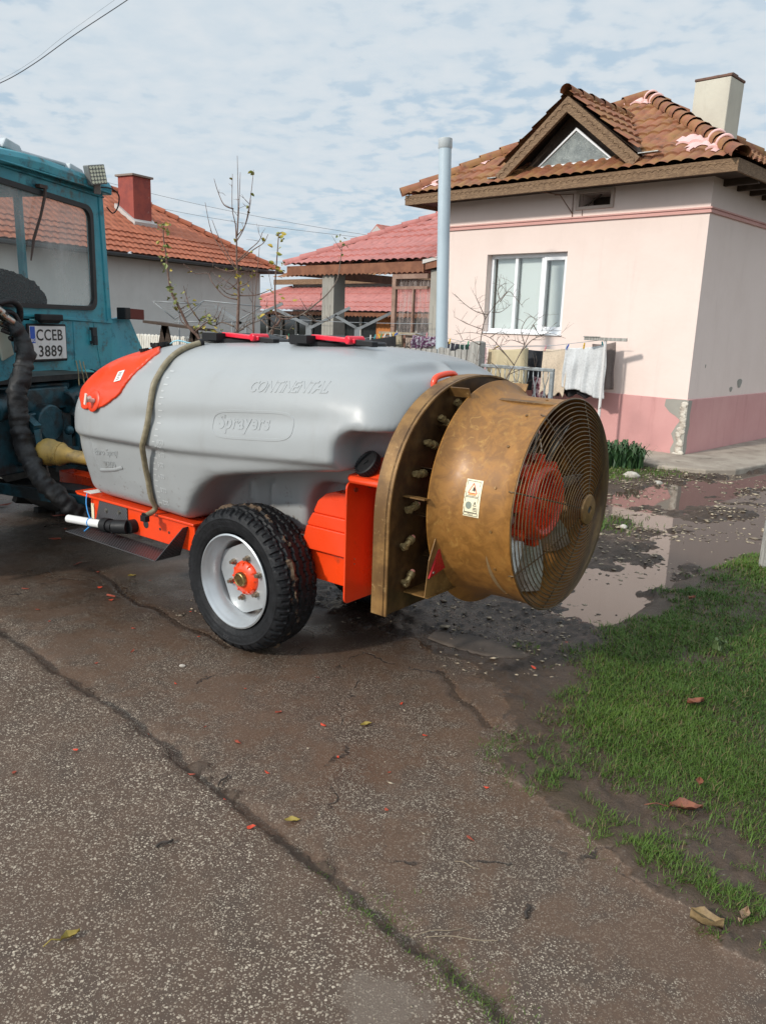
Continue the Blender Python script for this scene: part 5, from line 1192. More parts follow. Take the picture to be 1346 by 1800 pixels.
quad((0, 0, -.1), (0, 4.4, -.1), (0, 4.4, ZT), (0, 0, ZT)); quad((-4.45, 0, -.1), (-4.45, 0, ZT), (-4.45, 4.4, ZT), (-4.45, 4.4, -.1)); quad((0, 4.4, -.1), (-4.45, 4.4, -.1), (-4.45, 4.4, ZT), (0, 4.4, ZT))
mb.build('wall', PINKW, PH)
mb = MB(); mb.box(-4.47, .022, -.022, 4.42, -.1, .805); mb.build('plinth', PLINTH, PH, bevel=.008)
mb = MB()
for (o, z0, z1) in ((.030, 3.20, 3.225), (.018, 3.225, 3.25), (.036, 3.25, 3.272)):
    mb.box(-4.45 - o, o, -o, 0.0, z0, z1); mb.box(0.0, o, .0, 4.4, z0, z1)
mb.build('band', BANDM, PH, bevel=.004)
# broken corner plaster
mb = MB(); rnd = random.Random(5); pts = [(-.29, .79), (-.20, .80), (-.02, .805), (.0245, .80), (.0245, .0), (-.13, .0), (-.15, .12), (-.11, .22), (-.16, .33), (-.10, .45), (-.05, .52), (-.14, .58), (-.22, .62), (-.30, .70)]
mb.prism([(u, -.0222, z) for u, z in pts], (0, -.006, 0)); mb.prism([(.0222, v_, z) for v_, z in ((-.028, .0), (-.028, .80), (.10, .79), (.07, .6), (.10, .45), (.06, .3), (.09, .15), (.05, 0))], (.006, 0, 0)); mb.build('bare_render', CONC, PH)
mb = MB()
for q_ in range(26): z = .02 + .029 * q_; mb.ball((-.01 - .07 * rnd.random() * (1 - z), -.024 - .006 * rnd.random(), z), .035 + .03 * rnd.random(), .012, .035, 7, 5)
mb.build('crumbling_render', mat('pale_crumbling_render', (.60, .55, .47), .9, col2=(.42, .36, .30), ns=12, bump=(30, .6)), PH, smooth=180)
mb = MB(); 
for (v_, z, a, b) in ((1.75, .98, .085, .055), (1.45, .90, .05, .03), (.45, 1.25, .012, .02)): mb.prism([(.001, v_ + a * math.cos(t) * (1 + .25 * math.sin(3 * t)), z + b * math.sin(t) * (1.4 + .2 * math.cos(2 * t))) for t in np.linspace(0, 2 * math.pi, 15)[:-1]], (.003, 0, 0))
mb.build('repair_patch', CONC, PH)
# window
yf = .12
mb = MB(); u0, u1, z0, z1 = WU[0] + .0, WU[1] - .0, WZ0 + .0, WZ1
cuts = [u0, -3.055, -2.57, u1]
mb.box(u0, u0 + .05, yf, yf + .06, z0, z1); mb.box(u1 - .05, u1, yf, yf + .06, z0, z1); mb.box(u0 + .05, u1 - .05, yf, yf + .06, z1 - .06, z1); mb.box(u0 + .05, u1 - .05, yf, yf + .06, z0, z0 + .06)
for c_, w_ in ((-3.04, .055), (-2.55, .055)): mb.box(c_ - w_ / 2, c_ + w_ / 2, yf, yf + .06, z0 + .06, z1 - .06)
a_, b_2 = -2.5225, u1 - .05
mb.box(a_, a_ + .05, yf - .02, yf + .05, z0 + .06, z1 - .06); mb.box(b_2 - .05, b_2, yf - .02, yf + .05, z0 + .06, z1 - .06); mb.box(a_ + .05, b_2 - .05, yf - .02, yf + .05, z1 - .11, z1 - .06); mb.box(a_ + .05, b_2 - .05, yf - .02, yf + .05, z0 + .06, z0 + .11)
mb.box(u0 - .01, u1 + .01, -.03, yf, z0 - .02, z0 + .003); wf = mb.build('window', UPVC, PH, bevel=.006)
mb = MB(); mb.add([(u0 + .04, yf + .03, z0 + .04), (-2.55, yf + .03, z0 + .04), (-2.55, yf + .03, z1 - .04), (u0 + .04, yf + .03, z1 - .04)], [(0, 1, 2, 3)]); mb.add([(a_ + .03, yf + .012, z0 + .09), (b_2 - .03, yf + .012, z0 + .09), (b_2 - .03, yf + .012, z1 - .09), (a_ + .03, yf + .012, z1 - .09)], [(0, 1, 2, 3)]); mb.build('pane', PANE, wf)
mb = MB()
z = z0 + .06
while z < z1 - .04:
    for (p0_, p1_) in ((u0 + .05, -3.07), (-3.01, -2.58)): mb.obox(((p0_ + p1_) / 2, yf + .10, z), ((p1_ - p0_) / 2, 0, 0), (0, .0055, -.0122), (0, .0004, .0003))
    mb.obox(((a_ + b_2) / 2, yf + .10, z), ((b_2 - a_) / 2 - .05, 0, 0), (0, .0055, -.0122), (0, .0004, .0003)); z += .0235
mb.build('blind', BLIND, wf)
mb = MB(); mb.add([(u0, .265, z0), (u1, .265, z0), (u1, .265, z1), (u0, .265, z1)], [(0, 1, 2, 3)]); mb.build('room_behind', mat('dim_room', (.16, .17, .16), .9), wf)
mb = MB(); mb.box(VU[0] - .05, VU[0], -.025, .02, VZ0 - .045, VZ1 + .045); mb.box(VU[1], VU[1] + .05, -.025, .02, VZ0 - .045, VZ1 + .045); mb.box(VU[0], VU[1], -.025, .02, VZ1, VZ1 + .045); mb.box(VU[0], VU[1], -.025, .02, VZ0 - .045, VZ0); vf = mb.build('vent_window', plaster('vent_frame', (.52, .42, .36), (.46, .36, .31), (.3, .24, .2), .4), PH, bevel=.004)
mb = MB(); mb.bar((VU[0], .1, VZ0), (VU[0] + .28, .12, VZ1), .02, .02); mb.add([(VU[0], .38, VZ0), (VU[1], .38, VZ0), (VU[1], .38, VZ1), (VU[0], .38, VZ1)], [(0, 1, 2, 3)]); mb.build('dark_opening', DARKWOOD, vf)
mb = MB(); mb.tube([(-2.37, -.45, 3.60), (-2.14, -.20, 3.56), (-2.03, -.01, 3.32)], .008, 6); mb.tube([(-2.35, -.02, 3.60), (-2.03, -.02, 3.585), (-2.03, -.012, 3.2)], .006, 6); mb.tube([(-1.87, -.01, 3.6), (-1.87, -.01, 3.28)], .004, 5); mb.build('wall_bracket', mat('rusty_iron', (.16, .08, .05), .7), PH)
# roof: pyramid of four tiled planes with capped hips
EU0, EU1, EV0, EV1, ZE = -4.95, .50, -.50, 4.90, 3.735
AP = (-2.225, 2.2, ZE + .60 * 2.70)
c00, c10, c11, c01 = (EU0, EV0, ZE), (EU1, EV0, ZE), (EU1, EV1, ZE), (EU0, EV1, ZE)
DR = dict(u=-2.0, half=1.14, zr=4.80, z0=3.93, vf=-.42); vr = EV0 + (DR['zr'] - ZE) / .60
main_front = tile_plane([c00, c10, AP], (1, 0, 0), keep=lambda X: ~((np.abs(X[..., 0] - DR['u']) < (DR['zr'] - .06 - X[..., 2]) / (DR['zr'] - DR['z0']) * DR['half'] - .05) & (X[..., 1] > DR['vf'] + .28)))
parts_ = [main_front, tile_plane([c10, c11, AP], (0, 1, 0)), tile_plane([c11, c01, AP], (-1, 0, 0)), tile_plane([c01, c00, AP], (0, -1, 0))]
for c_ in (c00, c10, c11, c01): parts_.append(caps((c_, AP), .105))
roof = roof_obj('roof', parts_, OLDTILE, PH)
# pink mortar smeared on the hips
def near(points):
    def f(X):
        m = np.zeros(X.shape[:2], bool)
        nz = fbm(X[..., 0] * 5 + X[..., 1], X[..., 2] * 5 + X[..., 1] * 3, 1., 4, 4)
        for (x, y, z, r) in points: m |= (np.sqrt((X[..., 0] - x) ** 2 + (X[..., 1] - y) ** 2 + (X[..., 2] - z) ** 2) + (nz - .5) * .7 * r) < r
        return m
    return f
hipR = lambda t: tuple(np.array(c10) + (np.array(AP) - np.array(c10)) * t); hipL = lambda t: tuple(np.array(c00) + (np.array(AP) - np.array(c00)) * t)
spots = [(*hipR(.13), .26), (hipR(.17)[0] - .22, hipR(.17)[1], hipR(.17)[2], .26), (hipR(.2)[0] - .42, hipR(.2)[1] + .1, hipR(.2)[2] + .04, .2), (*hipR(.88), .24), (*hipR(.95), .28), (AP[0] - .2, AP[1] - .1, AP[2] - .06, .22), (-.95, .15, 4.35 - .22, .0), (*hipL(.10), .2), (hipL(.06)[0] + .22, hipL(.05)[1] + .05, ZE + .08, .15), (hipL(.33)[0], hipL(.33)[1], hipL(.33)[2], .18)]
spots = [s_ for s_ in spots if s_[3] > 0]
for grp in (spots[:3], spots[3:6], spots[6:8], spots[8:]):
    pf = tile_plane([c00, c10, AP], (1, 0, 0), lift=.012, keep=near(grp))
    if len(pf[0]): roof_obj('mortar_patch', [pf], MORTAR, roof)
for t_ in (.13, .20, .86, .93): mb = MB(); p_ = Vector(hipR(t_)); mb.torus(p_ + Vector((0, 0, .03)), Vector(AP) - Vector(c10), .105, .02, 20, 6); mb.build('mortar_patch', MORTAR, roof, smooth=180)
# fascia boards and soffit
mb = MB(); mb.box(EU0 + .02, EU1 - .02, EV0 + .02, EV0 + .055, 3.585, 3.735); mb.box(EU1 - .055, EU1 - .02, EV0 + .055, EV1, 3.585, 3.735); mb.box(EU0 + .02, EU0 + .055, EV0 + .055, EV1, 3.585, 3.735)
# carved wave along the board
for i in range(60):
    u = EU0 + .06 + i * .09
    if u < EU1 - .1: mb.tube([(u + .045 * math.cos(t), EV0 + .019, 3.665 + .03 * math.sin(t)) for t in np.linspace(math.pi, 0, 7)], .007, 5)
mb.build('fascia', WOOD, PH, bevel=.003)
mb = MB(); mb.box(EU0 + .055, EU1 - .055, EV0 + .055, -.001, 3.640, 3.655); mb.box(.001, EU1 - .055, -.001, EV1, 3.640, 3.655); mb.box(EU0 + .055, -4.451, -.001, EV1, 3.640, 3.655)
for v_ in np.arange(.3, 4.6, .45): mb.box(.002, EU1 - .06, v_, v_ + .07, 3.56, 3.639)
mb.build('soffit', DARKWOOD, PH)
# dormer
du, dh, dzr, dz0, dv = DR['u'], DR['half'], DR['zr'], DR['z0'], DR['vf']
kslope = (dzr - dz0) / dh
def dplane(sg): return [(du + sg * (dh + .06), dv - .02, dz0 - .06 * kslope + .05), (du, dv - .02, dzr + .05), (du, vr + .05, dzr + .05)]
mb = MB()
for sg in (-1, 1):
    a, b = Vector((du + sg * (dh + .02), dv, dz0 - .04)), Vector((du, dv, dzr + .0)); d_ = (b - a).normalized(); nrm = Vector((-d_.z * sg, 0, d_.x * sg)); nrm = nrm if nrm.z < 0 else -nrm
    mb.prism([a, b, b + Vector((0, 0, -.20)), a + d_ * .02 + nrm * .155], (0, .05, 0))
    for i in range(13):
        c_ = a + (b - a) * ((i + .7) / 13.8) + nrm * .075; mb.tube([c_ + d_ * .042 * math.cos(t) + nrm * -.028 * math.sin(t) + Vector((0, -.004, 0)) for t in np.linspace(math.pi, 0, 7)], .008, 5)
mb.build('barge_board', WOOD, PH, bevel=.003)
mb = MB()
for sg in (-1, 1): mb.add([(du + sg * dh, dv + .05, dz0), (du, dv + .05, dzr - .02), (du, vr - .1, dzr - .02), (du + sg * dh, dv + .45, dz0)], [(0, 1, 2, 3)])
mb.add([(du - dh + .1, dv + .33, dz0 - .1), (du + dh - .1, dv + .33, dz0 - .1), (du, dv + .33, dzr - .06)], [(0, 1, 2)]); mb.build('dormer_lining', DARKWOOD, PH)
lst = []
for sg in (-1, 1):
    pl_ = dplane(sg); lst.append(tile_plane([pl_[0], pl_[1], pl_[2]], (0, 1, 0), course=.28))
lst.append(caps(((du, dv - .04, dzr + .05), (du, vr + .1, dzr + .05)), .085, .33, .01)); roof_obj('dormer_roof', lst, OLDTILE, PH)
ap_ = (du + .02, dzr - .36); bl, br = (du - .62, dz0 + .03), (du + .64, dz0 + .03); vy = dv + .25
mb = MB(); fw_ = .055
for (p, q) in ((bl, br), (br, ap_), (ap_, bl)): mb.bar((p[0], vy, p[1]), (q[0], vy, q[1]), .05, fw_, (0, 1, 0)) if False else mb.prism([(p[0], vy, p[1]), (q[0], vy, q[1]), (q[0] * .91 + (du + .01) * .09, vy, q[1] * .88 + (dz0 + .20) * .12), (p[0] * .91 + (du + .01) * .09, vy, p[1] * .88 + (dz0 + .20) * .12)], (0, .05, 0))
dw = mb.build('dormer_window', UPVC, PH); mb = MB(); mb.prism([(bl[0] + .03, vy + .02, bl[1] + .02), (br[0] - .03, vy + .02, br[1] + .02), (ap_[0], vy + .02, ap_[1] - .04)], (0, .01, 0))
mb.build('pane', mat('rippled_grey_glass', (.16, .18, .175), .22, col2=(.24, .265, .25), ns=9, bump=(55, .5, .01)), dw)
mb = MB(); mb.box(du + dh - .02, du + dh + .26, dv + .02, dv + .12, dz0 + .01, dz0 + .022); mb.box(du - dh - .18, du - dh - .02, dv + .02, dv + .10, dz0 - .07, dz0 - .055); mb.build('flashing', STEEL, PH)
# chimney
mb = MB(); mb.prism([(-1.43, 2.15, 4.3), (-.88, 2.15, 4.3), (-.88, 2.66, 4.3), (-1.43, 2.66, 4.3)], (.02, 0, 1.13)); mb.build('chimney', CHIMM, PH, bevel=.015)
mb = MB(); mb.box(-1.42, -.85, 2.14, 2.67, 5.431, 5.47); 
for u in (-1.16, -.95): mb.box(u - .05, u + .05, 2.30, 2.50, 5.465, 5.52)
mb.build('chimney_cap', mat('brown_cap', (.16, .085, .06), .8, col2=(.10, .06, .045), ns=9), PH, bevel=.01)
# concrete apron round the house
mb = MB(); nU = 60
ap_pts = [(-3.2, -1.05), (-2.4, -1.12), (-1.6, -1.08), (-.9, -1.18), (-.2, -1.12), (.35, -1.15), (.75, -.95), (.98, -.6), (1.05, .2), (1.10, 1.2), (1.12, 2.4), (1.3, 4.0), (1.3, 6.5), (.022, 6.5), (.022, -.022), (-4.4, -.022), (-4.4, -1.0)]
kb = hb_(0, 0)(); kb.prism([(u, v_, -.14) for u, v_ in ap_pts], (0, 0, .20)); pav = kb.build('pavement', None, None, bevel=.02)
APRON = mat('pale_concrete_apron', (.36, .31, .25), .85, col2=(.27, .225, .18), ns=3, bump=(40, .4, .01), dirt=((.13, .105, .08), 4, .56, .74)); pav.data.materials.append(APRON); kind(pav, 'structure'); pav.location = HO; pav.rotation_euler = (0, 0, HRZ)

# ---- carport beside the pink house
KP = hb_(-6.6, .6); cp = thing('carport', 'open carport with pink painted tiles on concrete posts beside the pink house', 'carport', tuple(hw(-6.6, .6)), HRZ)
for (u0, u1) in ((-7.62, -7.28), (-4.80, -4.47)):
    mb = KP(); mb.box(u0, u1, .10, .40, -.1, 2.60)
    for i in range(1, 4): mb.box(u0 + (u1 - u0) * i / 4 - .006, u0 + (u1 - u0) * i / 4 + .006, .094, .10, .2, 2.0)
    mb.build('post', CONC, cp, bevel=.006)
lst = [tile_plane([(-8.64, 0, 2.76), (-4.56, 0, 2.76), (-4.56, 2.4, 3.912), (-6.24, 2.4, 3.912)], (1, 0, 0)), tile_plane([(-8.64, 4.8, 2.76), (-8.64, 0, 2.76), (-6.24, 2.4, 3.912)], (0, 1, 0)), caps(((-8.64, 0, 2.76), (-6.24, 2.4, 3.912)), .09)]
roof_obj('roof', lst, PINKTILE, cp, (-6.6, .6, 0))
def scallop(mb, u0, u1, y, z0, z1, per=.13, amp_=.03, th=.025):
    n = round((u1 - u0) / per) * 6; top = [(u0, y, z1), (u1, y, z1)]; low = [(u1 - (u1 - u0) * i / n, y, z0 + amp_ * abs(math.sin(math.pi * i / 6))) for i in range(n + 1)]
    mb.prism(top + low, (0, th, 0))
mb = KP(); scallop(mb, -8.62, -4.90, .02, 2.545, 2.745); mb.prism([(-8.62, .045, 2.57), (-8.62, .045, 2.745), (-8.62, 4.5, 2.745), (-8.62, 4.5, 2.57)], (.025, 0, 0)); mb.prism([(-4.87, .02, 2.60), (-4.46, .02, 2.66), (-4.46, .02, 2.80), (-4.87, .02, 2.72)], (0, .025, 0)); mb.build('fascia', BROWNW, cp)
mb = KP(); mb.prism([(-4.92, .0, 2.70), (-4.46, .0, 2.78), (-4.46, .0, 2.83), (-4.92, .0, 2.765)], (0, .05, 0)); mb.build('flashing', mat('pale_flashing', (.52, .49, .45), .6), cp)
mb = KP(); mb.box(-8.5, -4.6, .10, .22, 2.61, 2.73); mb.box(-6.2, -4.6, 2.2, 2.3, 3.66, 3.76)
for i in range(9):
    u = -8.2 + .45 * i; ve = min(2.3, u + 8.64 - .2)
    if ve > .3: mb.bar((u, .1, 2.70), (u, ve, 2.70 + .48 * (ve - .1)), .06, .07)
mb.build('rafter', DARKWOOD, cp)
mb = KP(); mb.box(-5.66, -5.57, .04, .10, .2, 2.54); mb.box(-5.57, -4.82, .04, .10, 2.46, 2.54); mb.box(-5.57, -4.82, .04, .10, 2.28, 2.33); mb.box(-5.16, -5.13, .04, .09, .9, 2.28); mb.box(-5.57, -4.82, .04, .10, .86, .92); mb.build('screen_frame', mat('faded_brown_wood', (.22, .13, .095), .75, col2=(.30, .19, .14), ns=8), cp)
k = NT('cloudy_plastic_sheet'); tr_ = k.new('ShaderNodeBsdfTransparent'); df = k.new('ShaderNodeBsdfDiffuse'); df.inputs[0].default_value = (.42, .36, .33, 1); mx = k.new('ShaderNodeMixShader'); k.l(k.ramp(k.noise(3, 6, .7, k.coord((12, 12, 1.2))), .40, .64, .12, .62), mx.inputs[0]); k.l(tr_.outputs[0], mx.inputs[1]); k.l(df.outputs[0], mx.inputs[2]); k.l(mx.outputs[0], k.out.inputs[0]); SHEET = k.m
mb = KP(); nn = 60
vs = []
for i in range(nn + 1):
    u = -5.57 + .75 * i / nn; y = .115 + .018 * math.sin(i * 1.1) + .01 * math.sin(i * .37); vs += [(u, y, .95), (u, y + .005, 2.47)]
mb.add(vs, [(2 * i, 2 * i + 2, 2 * i + 3, 2 * i + 1) for i in range(nn)]); mb.build('plastic_curtain', SHEET, cp, smooth=180)
mb = KP(); mb.box(-5.60, -4.72, -.32, -.24, 1.50, 1.54); mb.box(-5.22, -5.06, -.30, -.26, .4, 1.50); mb.build('shelf_rail', mat('bleached_wood', (.34, .29, .20), .8, col2=(.25, .20, .14), ns=10), cp)
mb = KP(); mb.box(-5.50, -4.80, -.06, -.02, 1.0, 1.49); mb.build('screen_board', mat('brown_board', (.20, .105, .075), .75), cp)
mb = KP()
for i in range(14): 
    u = -5.52 + .055 * i
    if i in (5, 6, 7, 8): continue
    mb.prism([(u, -.235, 1.49), (u + .05, -.235, 1.49), (u + .045, -.235, 1.27 + .03 * (i % 3)), (u + .006, -.235, 1.25 + .03 * ((i + 1) % 3))], (0, .004, 0))
mb.build('lace_trim', mat('lace', (.48, .40, .34), .8, col2=(.25, .18, .15), ns=90, nr=(.45, .55)), cp)

# ---- low outbuilding behind
KB = hb_(-13.5, 5.5); ob = thing('outbuilding', 'low rear outbuilding with two tiers of pink tiled roof behind the carport', 'outbuilding', tuple(hw(-13.5, 5.5)), HRZ); sh_ = (-13.5, 5.5, 0)
roof_obj('veranda_roof', [tile_plane([(-18.1, 5.0, 1.97), (-8.6, 5.0, 1.97), (-8.6, 6.62, 2.735), (-16.5, 6.62, 2.735)], (1, 0, 0), pitch=.22), caps(((-18.1, 5.0, 1.97), (-16.5, 6.62, 2.735)), .08)], PINKTILE, ob, sh_)
mb = KB(); scallop(mb, -18.0, -8.6, 5.03, 1.84, 1.965, .14, .04); mb.build('fascia', BROWNW, ob)
roof_obj('upper_roof', [tile_plane([(-17.3, 6.35, 3.03), (-8.6, 6.35, 3.03), (-8.6, 9.6, 4.5), (-14.0, 9.6, 4.5)], (1, 0, 0), pitch=.22)], OLDTILE, ob, sh_)
mb = KB(); mb.box(-17.2, -8.6, 6.37, 6.42, 2.83, 2.99); mb.build('fascia', WOOD, ob); mb = KB(); mb.box(-17.2, -8.6, 6.43, 9, 2.90, 2.93); mb.build('soffit', DARKWOOD, ob)
mb = KB(); mb.box(-16.6, -8.6, 6.7, 6.8, -.1, 3.0); mb.box(-17.3, -8.6, 5.62, 5.7, -.1, .35); mb.build('wall', GREYW, ob)
mb = KB(); mb.add([(-17.3, 5.66, .35), (-8.6, 5.66, .35), (-8.6, 5.66, 1.95), (-17.3, 5.66, 1.95)], [(0, 1, 2, 3)]); mb.build('glazing', DARKPANE, ob)
mb = KB()
for u in np.arange(-17.3, -8.6, .72): mb.box(u, u + .07, 5.60, 5.65, .35, 1.95)
mb.box(-17.3, -8.6, 5.605, 5.648, 1.15, 1.19); mb.build('window_frame', mat('dull_white_frame', (.60, .59, .55), .6), ob)
mb = KB(); mb.box(-11.52, -10.98, 5.55, 5.59, .3, 1.86); mb.build('door', mat('orange_door', (.52, .19, .05), .6, col2=(.42, .14, .04), ns=3), ob)
FART = mat('faded_pink_far_tiles', (.44, .15, .115), .7, col2=(.33, .11, .075), ns=7, bump=(9, .6, .05))
for P_ in ([(-16.02, 9.0, 4.14), (-15.08, 9.0, 4.90), (-15.08, 11.6, 4.90), (-16.02, 11.6, 4.14)], [(-13.5, 9.0, 3.72), (-13.5, 11.6, 3.72), (-15.08, 11.6, 4.90), (-15.08, 9.0, 4.90)]): mb = KB(); mb.prism(P_, (0, 0, -.06)); mb.build('dormer_roof', FART, ob)
mb = KB(); mb.prism([(-13.9, 10.2, 4.3), (-9.0, 10.2, 4.3), (-9.0, 11.5, 5.02), (-12.6, 11.5, 5.02)], (0, 0, -.06)); mb.build('rear_roof', FART, ob)
mb = KB(); mb.prism([(-16.0, 8.98, 4.12), (-15.08, 8.98, 4.84), (-14.0, 8.98, 4.05), (-14.12, 8.98, 4.0), (-15.08, 8.98, 4.68), (-15.9, 8.98, 4.05)], (0, .05, 0)); mb.build('barge_board', mat('grey_barge_board', (.42, .40, .38), .7), ob)
mb = KB(); mb.add([(-15.9, 9.3, 4.0), (-14.1, 9.3, 4.0), (-15.08, 9.3, 4.75)], [(0, 1, 2)]); mb.build('gable', BROWNW, ob)

# ---- grey house on the left
GH = thing('grey_house', 'pale grey rendered house with orange red hipped tile roof and red chimney', 'house', (-6.09, 17.89, 0), math.atan2(.8634, .5045))
XL0, XL1, ZG, HD, ZR = -6.5, 5.87, 3.0, 2.86, 4.75
mb = MB(); mb.box(XL0, XL1 - .35, .35, 2 * HD - .35, -.2, 2.96); mb.build('wall', GREYW, GH)
rg = (XL1 - HD, HD, ZR)
lst = [tile_plane([(XL0, 0, ZG), (XL1, 0, ZG), rg, (XL0, HD, ZR)], (1, 0, 0), pitch=.18, course=.255, amp=.022), tile_plane([(XL1, 0, ZG), (XL1, 2 * HD, ZG), rg], (0, 1, 0), pitch=.21), tile_plane([(XL0, 2 * HD, ZG), (XL1, 2 * HD, ZG), rg, (XL0, HD, ZR)], (1, 0, 0), pitch=.3), caps(((XL1, 0, ZG), rg), .10), caps(((XL0, HD, ZR), rg), .10)]
roof_obj('roof', lst, REDTILE, GH)
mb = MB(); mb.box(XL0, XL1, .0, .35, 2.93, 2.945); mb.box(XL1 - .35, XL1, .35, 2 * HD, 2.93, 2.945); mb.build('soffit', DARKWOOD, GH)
mb = MB(); pr = [(.065 * math.cos(t), .065 * math.sin(t)) for t in np.linspace(math.pi, 2 * math.pi, 9)]; mb.prism([(XL0, -.06 + a, 2.99 + b) for a, b in pr] + [(XL0, -.06 + a * .85, 2.99 + b * .85) for a, b in pr[::-1]], (XL1 - XL0 + .1, 0, 0)); mb.prism([(XL1 + .06 + a, -.1, 2.99 + b) for a, b in pr] + [(XL1 + .06 + a * .85, -.1, 2.99 + b * .85) for a, b in pr[::-1]], (0, 2 * HD, 0)); mb.build('gutter', mat('dark_grey_gutter', (.10, .105, .115), .45), GH, smooth=40)
mb = MB(); mb.box(2.03, 2.60, 1.38, 1.90, 3.6, 4.93); ch = mb.build('chimney', mat('dark_red_chimney', (.30, .065, .045), .8, col2=(.22, .05, .04), ns=4, dirt=((.45, .30, .26), 7, .62, .8)), GH, bevel=.01)
mb = MB(); mb.box(1.98, 2.65, 1.33, 1.95, 4.93, 4.98); mb.build('chimney_cap', mat('cap_concrete', (.22, .18, .15), .8), GH, bevel=.01)
mb = MB(); mb.prism([(1.95, 1.30, 3.76), (2.68, 1.30, 3.76), (2.68, 1.98, 4.20), (1.95, 1.98, 4.20)], (0, -.03, .12)); mb.build('flashing', mat('pale_mortar_flashing', (.50, .47, .44), .8), GH)
# ------------------------------------------------------------------ yard things
def gz(x, y):
    r = ground_fields(np.array([[float(x)]]), np.array([[float(y)]])); return float(r[0][0, 0])
def hthing(name, label, cat, u, v, group=None, z=0):
    p = hw(u, v, z); return thing(name, label, cat, tuple(p), HRZ, group), hb_(u, v)
k = NT('silvered_picket_wood'); g_ = k.noise(5, 8, .7, k.coord((10, 10, .9)), .5); k.put(k.p.inputs['Base Color'], k.mix(k.ramp(g_, .32, .7), (.20, .19, .17), (.47, .45, .41))); k.p.inputs['Roughness'].default_value = .85; k.bump(g_, .6, .01); PICKET = k.m
WPICK = mat('cream_painted_pickets', (.66, .63, .56), .7, col2=(.55, .52, .45), ns=7, dirt=((.30, .26, .2), 5, .6, .8))
GALV = mat('galvanised_steel', (.40, .43, .44), .45, .65, col2=(.28, .29, .28), ns=12, dirt=((.16, .09, .05), 9, .66, .8))
rnd = random.Random(3)
pf_, KF = hthing('picket_fence', 'weathered grey picket fence with a thick end post, behind the sprayer tank', 'fence', -3.6, -2.4)
mb = KF(); u = -5.6
while u < -1.86:
    w_ = .075 + .02 * rnd.random(); zt_ = 1.35 + .035 * rnd.random(); l_ = .006 * (rnd.random() - .5); mb.prism([(u, -2.41, 0), (u + w_, -2.41, 0), (u + w_ + l_, -2.41, zt_), (u + w_ * .5 + l_, -2.41, zt_ + .008 * rnd.random()), (u + l_, -2.41, zt_ - .01 * rnd.random())], (0, .02, 0)); u += w_ + .012 + .02 * (rnd.random() ** 3)
mb.build('pickets', PICKET, pf_)
mb = KF(); mb.box(-5.6, -1.82, -2.388, -2.345, .45, .53); mb.box(-5.6, -1.82, -2.388, -2.345, 1.05, 1.13); mb.build('rail', PICKET, pf_)
mb = KF(); mb.prism([(-1.87, -2.45, 0), (-1.70, -2.45, 0), (-1.69, -2.45, 1.48), (-1.74, -2.45, 1.495), (-1.85, -2.45, 1.475)], (0, .13, 0)); mb.build('post', PICKET, pf_, bevel=.006)
rl, KR = hthing('metal_railing', 'grey metal railing panel with wavy bars joined to the picket fence post', 'railing', -1.1, -2.4)
mb = KR(); mb.box(-1.69, -.60, -2.42, -2.38, 1.175, 1.215); mb.box(-1.69, -.60, -2.42, -2.38, .22, .25); mb.build('rail', GALV, rl, bevel=.006)
mb = KR(); mb.box(-.645, -.60, -2.425, -2.38, 0, 1.174); mb.build('post', GALV, rl, bevel=.005)
mb = KR()
for i in range(15):
    u = -1.66 + .07 * i; o_ = .028 * (1 if i % 2 else -1); mb.tube([(u - .0 * o_, -2.40, 1.175), (u, -2.40, 1.09), (u + o_, -2.40, 1.00), (u + o_, -2.40, .90), (u - o_, -2.40, .76), (u - o_, -2.40, .64), (u + o_, -2.40, .48), (u, -2.40, .25)], .0065, 5)
mb.build('wavy_bars', GALV, rl, smooth=180)
wf_, KW = hthing('white_fence', 'cream white picket fence in front of the grey house', 'fence', -7, -3.5)
mb = KW(); u = -13.5
while u < -3.2:
    w_ = .105; mb.prism([(u, -3.5, 0), (u + w_, -3.5, 0), (u + w_, -3.5, 1.345), (u + w_ * .5, -3.5, 1.36 + .01 * rnd.random()), (u, -3.5, 1.345)], (0, .02, 0)); mb.box(u + .045, u + .06, -3.508, -3.5, 0, 1.33); u += w_ + .014
mb.build('pickets', WPICK, wf_)
mb = KW(); mb.box(-13.5, -3.2, -3.479, -3.44, 1.05, 1.12); mb.box(-13.5, -3.2, -3.479, -3.44, .4, .47); mb.build('rail', WPICK, wf_)
mb = KW()
for u in (-8.9, -6.6, -4.3): mb.box(u, u + .07, -3.44, -3.37, 0, 1.44)
mb.build('post', PICKET, wf_)
# tall plastic pipe
PIPEM = mat('pale_blue_grey_pvc', (.43, .51, .555), .38, col2=(.39, .465, .51), ns=3, rv=.06, dirt=((.25, .27, .27), 6, .62, .85))
tp, KT = hthing('vent_pipe', 'tall pale blue grey plastic pipe standing upright in front of the pink house', 'pipe', -2.63, -2.2)
mb = KT(); b0, t0 = Vector((-2.47, -2.2, 0)), Vector((-2.635, -2.2, 3.90)); mb.cyl(b0, t0, .082, n=40); mb.build('pipe', PIPEM, tp, smooth=40)
mb = KT(); dd = (t0 - b0).normalized(); mb.lathe([(0, .083), (.01, .091), (.12, .091), (.125, .084), (.125, .074), (.02, .074)], t0 - dd * .0, dd, 40); mb.cyl(t0 - dd * .02, t0 + dd * .01, .074, n=30); mb.build('socket', mat('pale_socket', (.47, .50, .505), .4), tp, smooth=40)
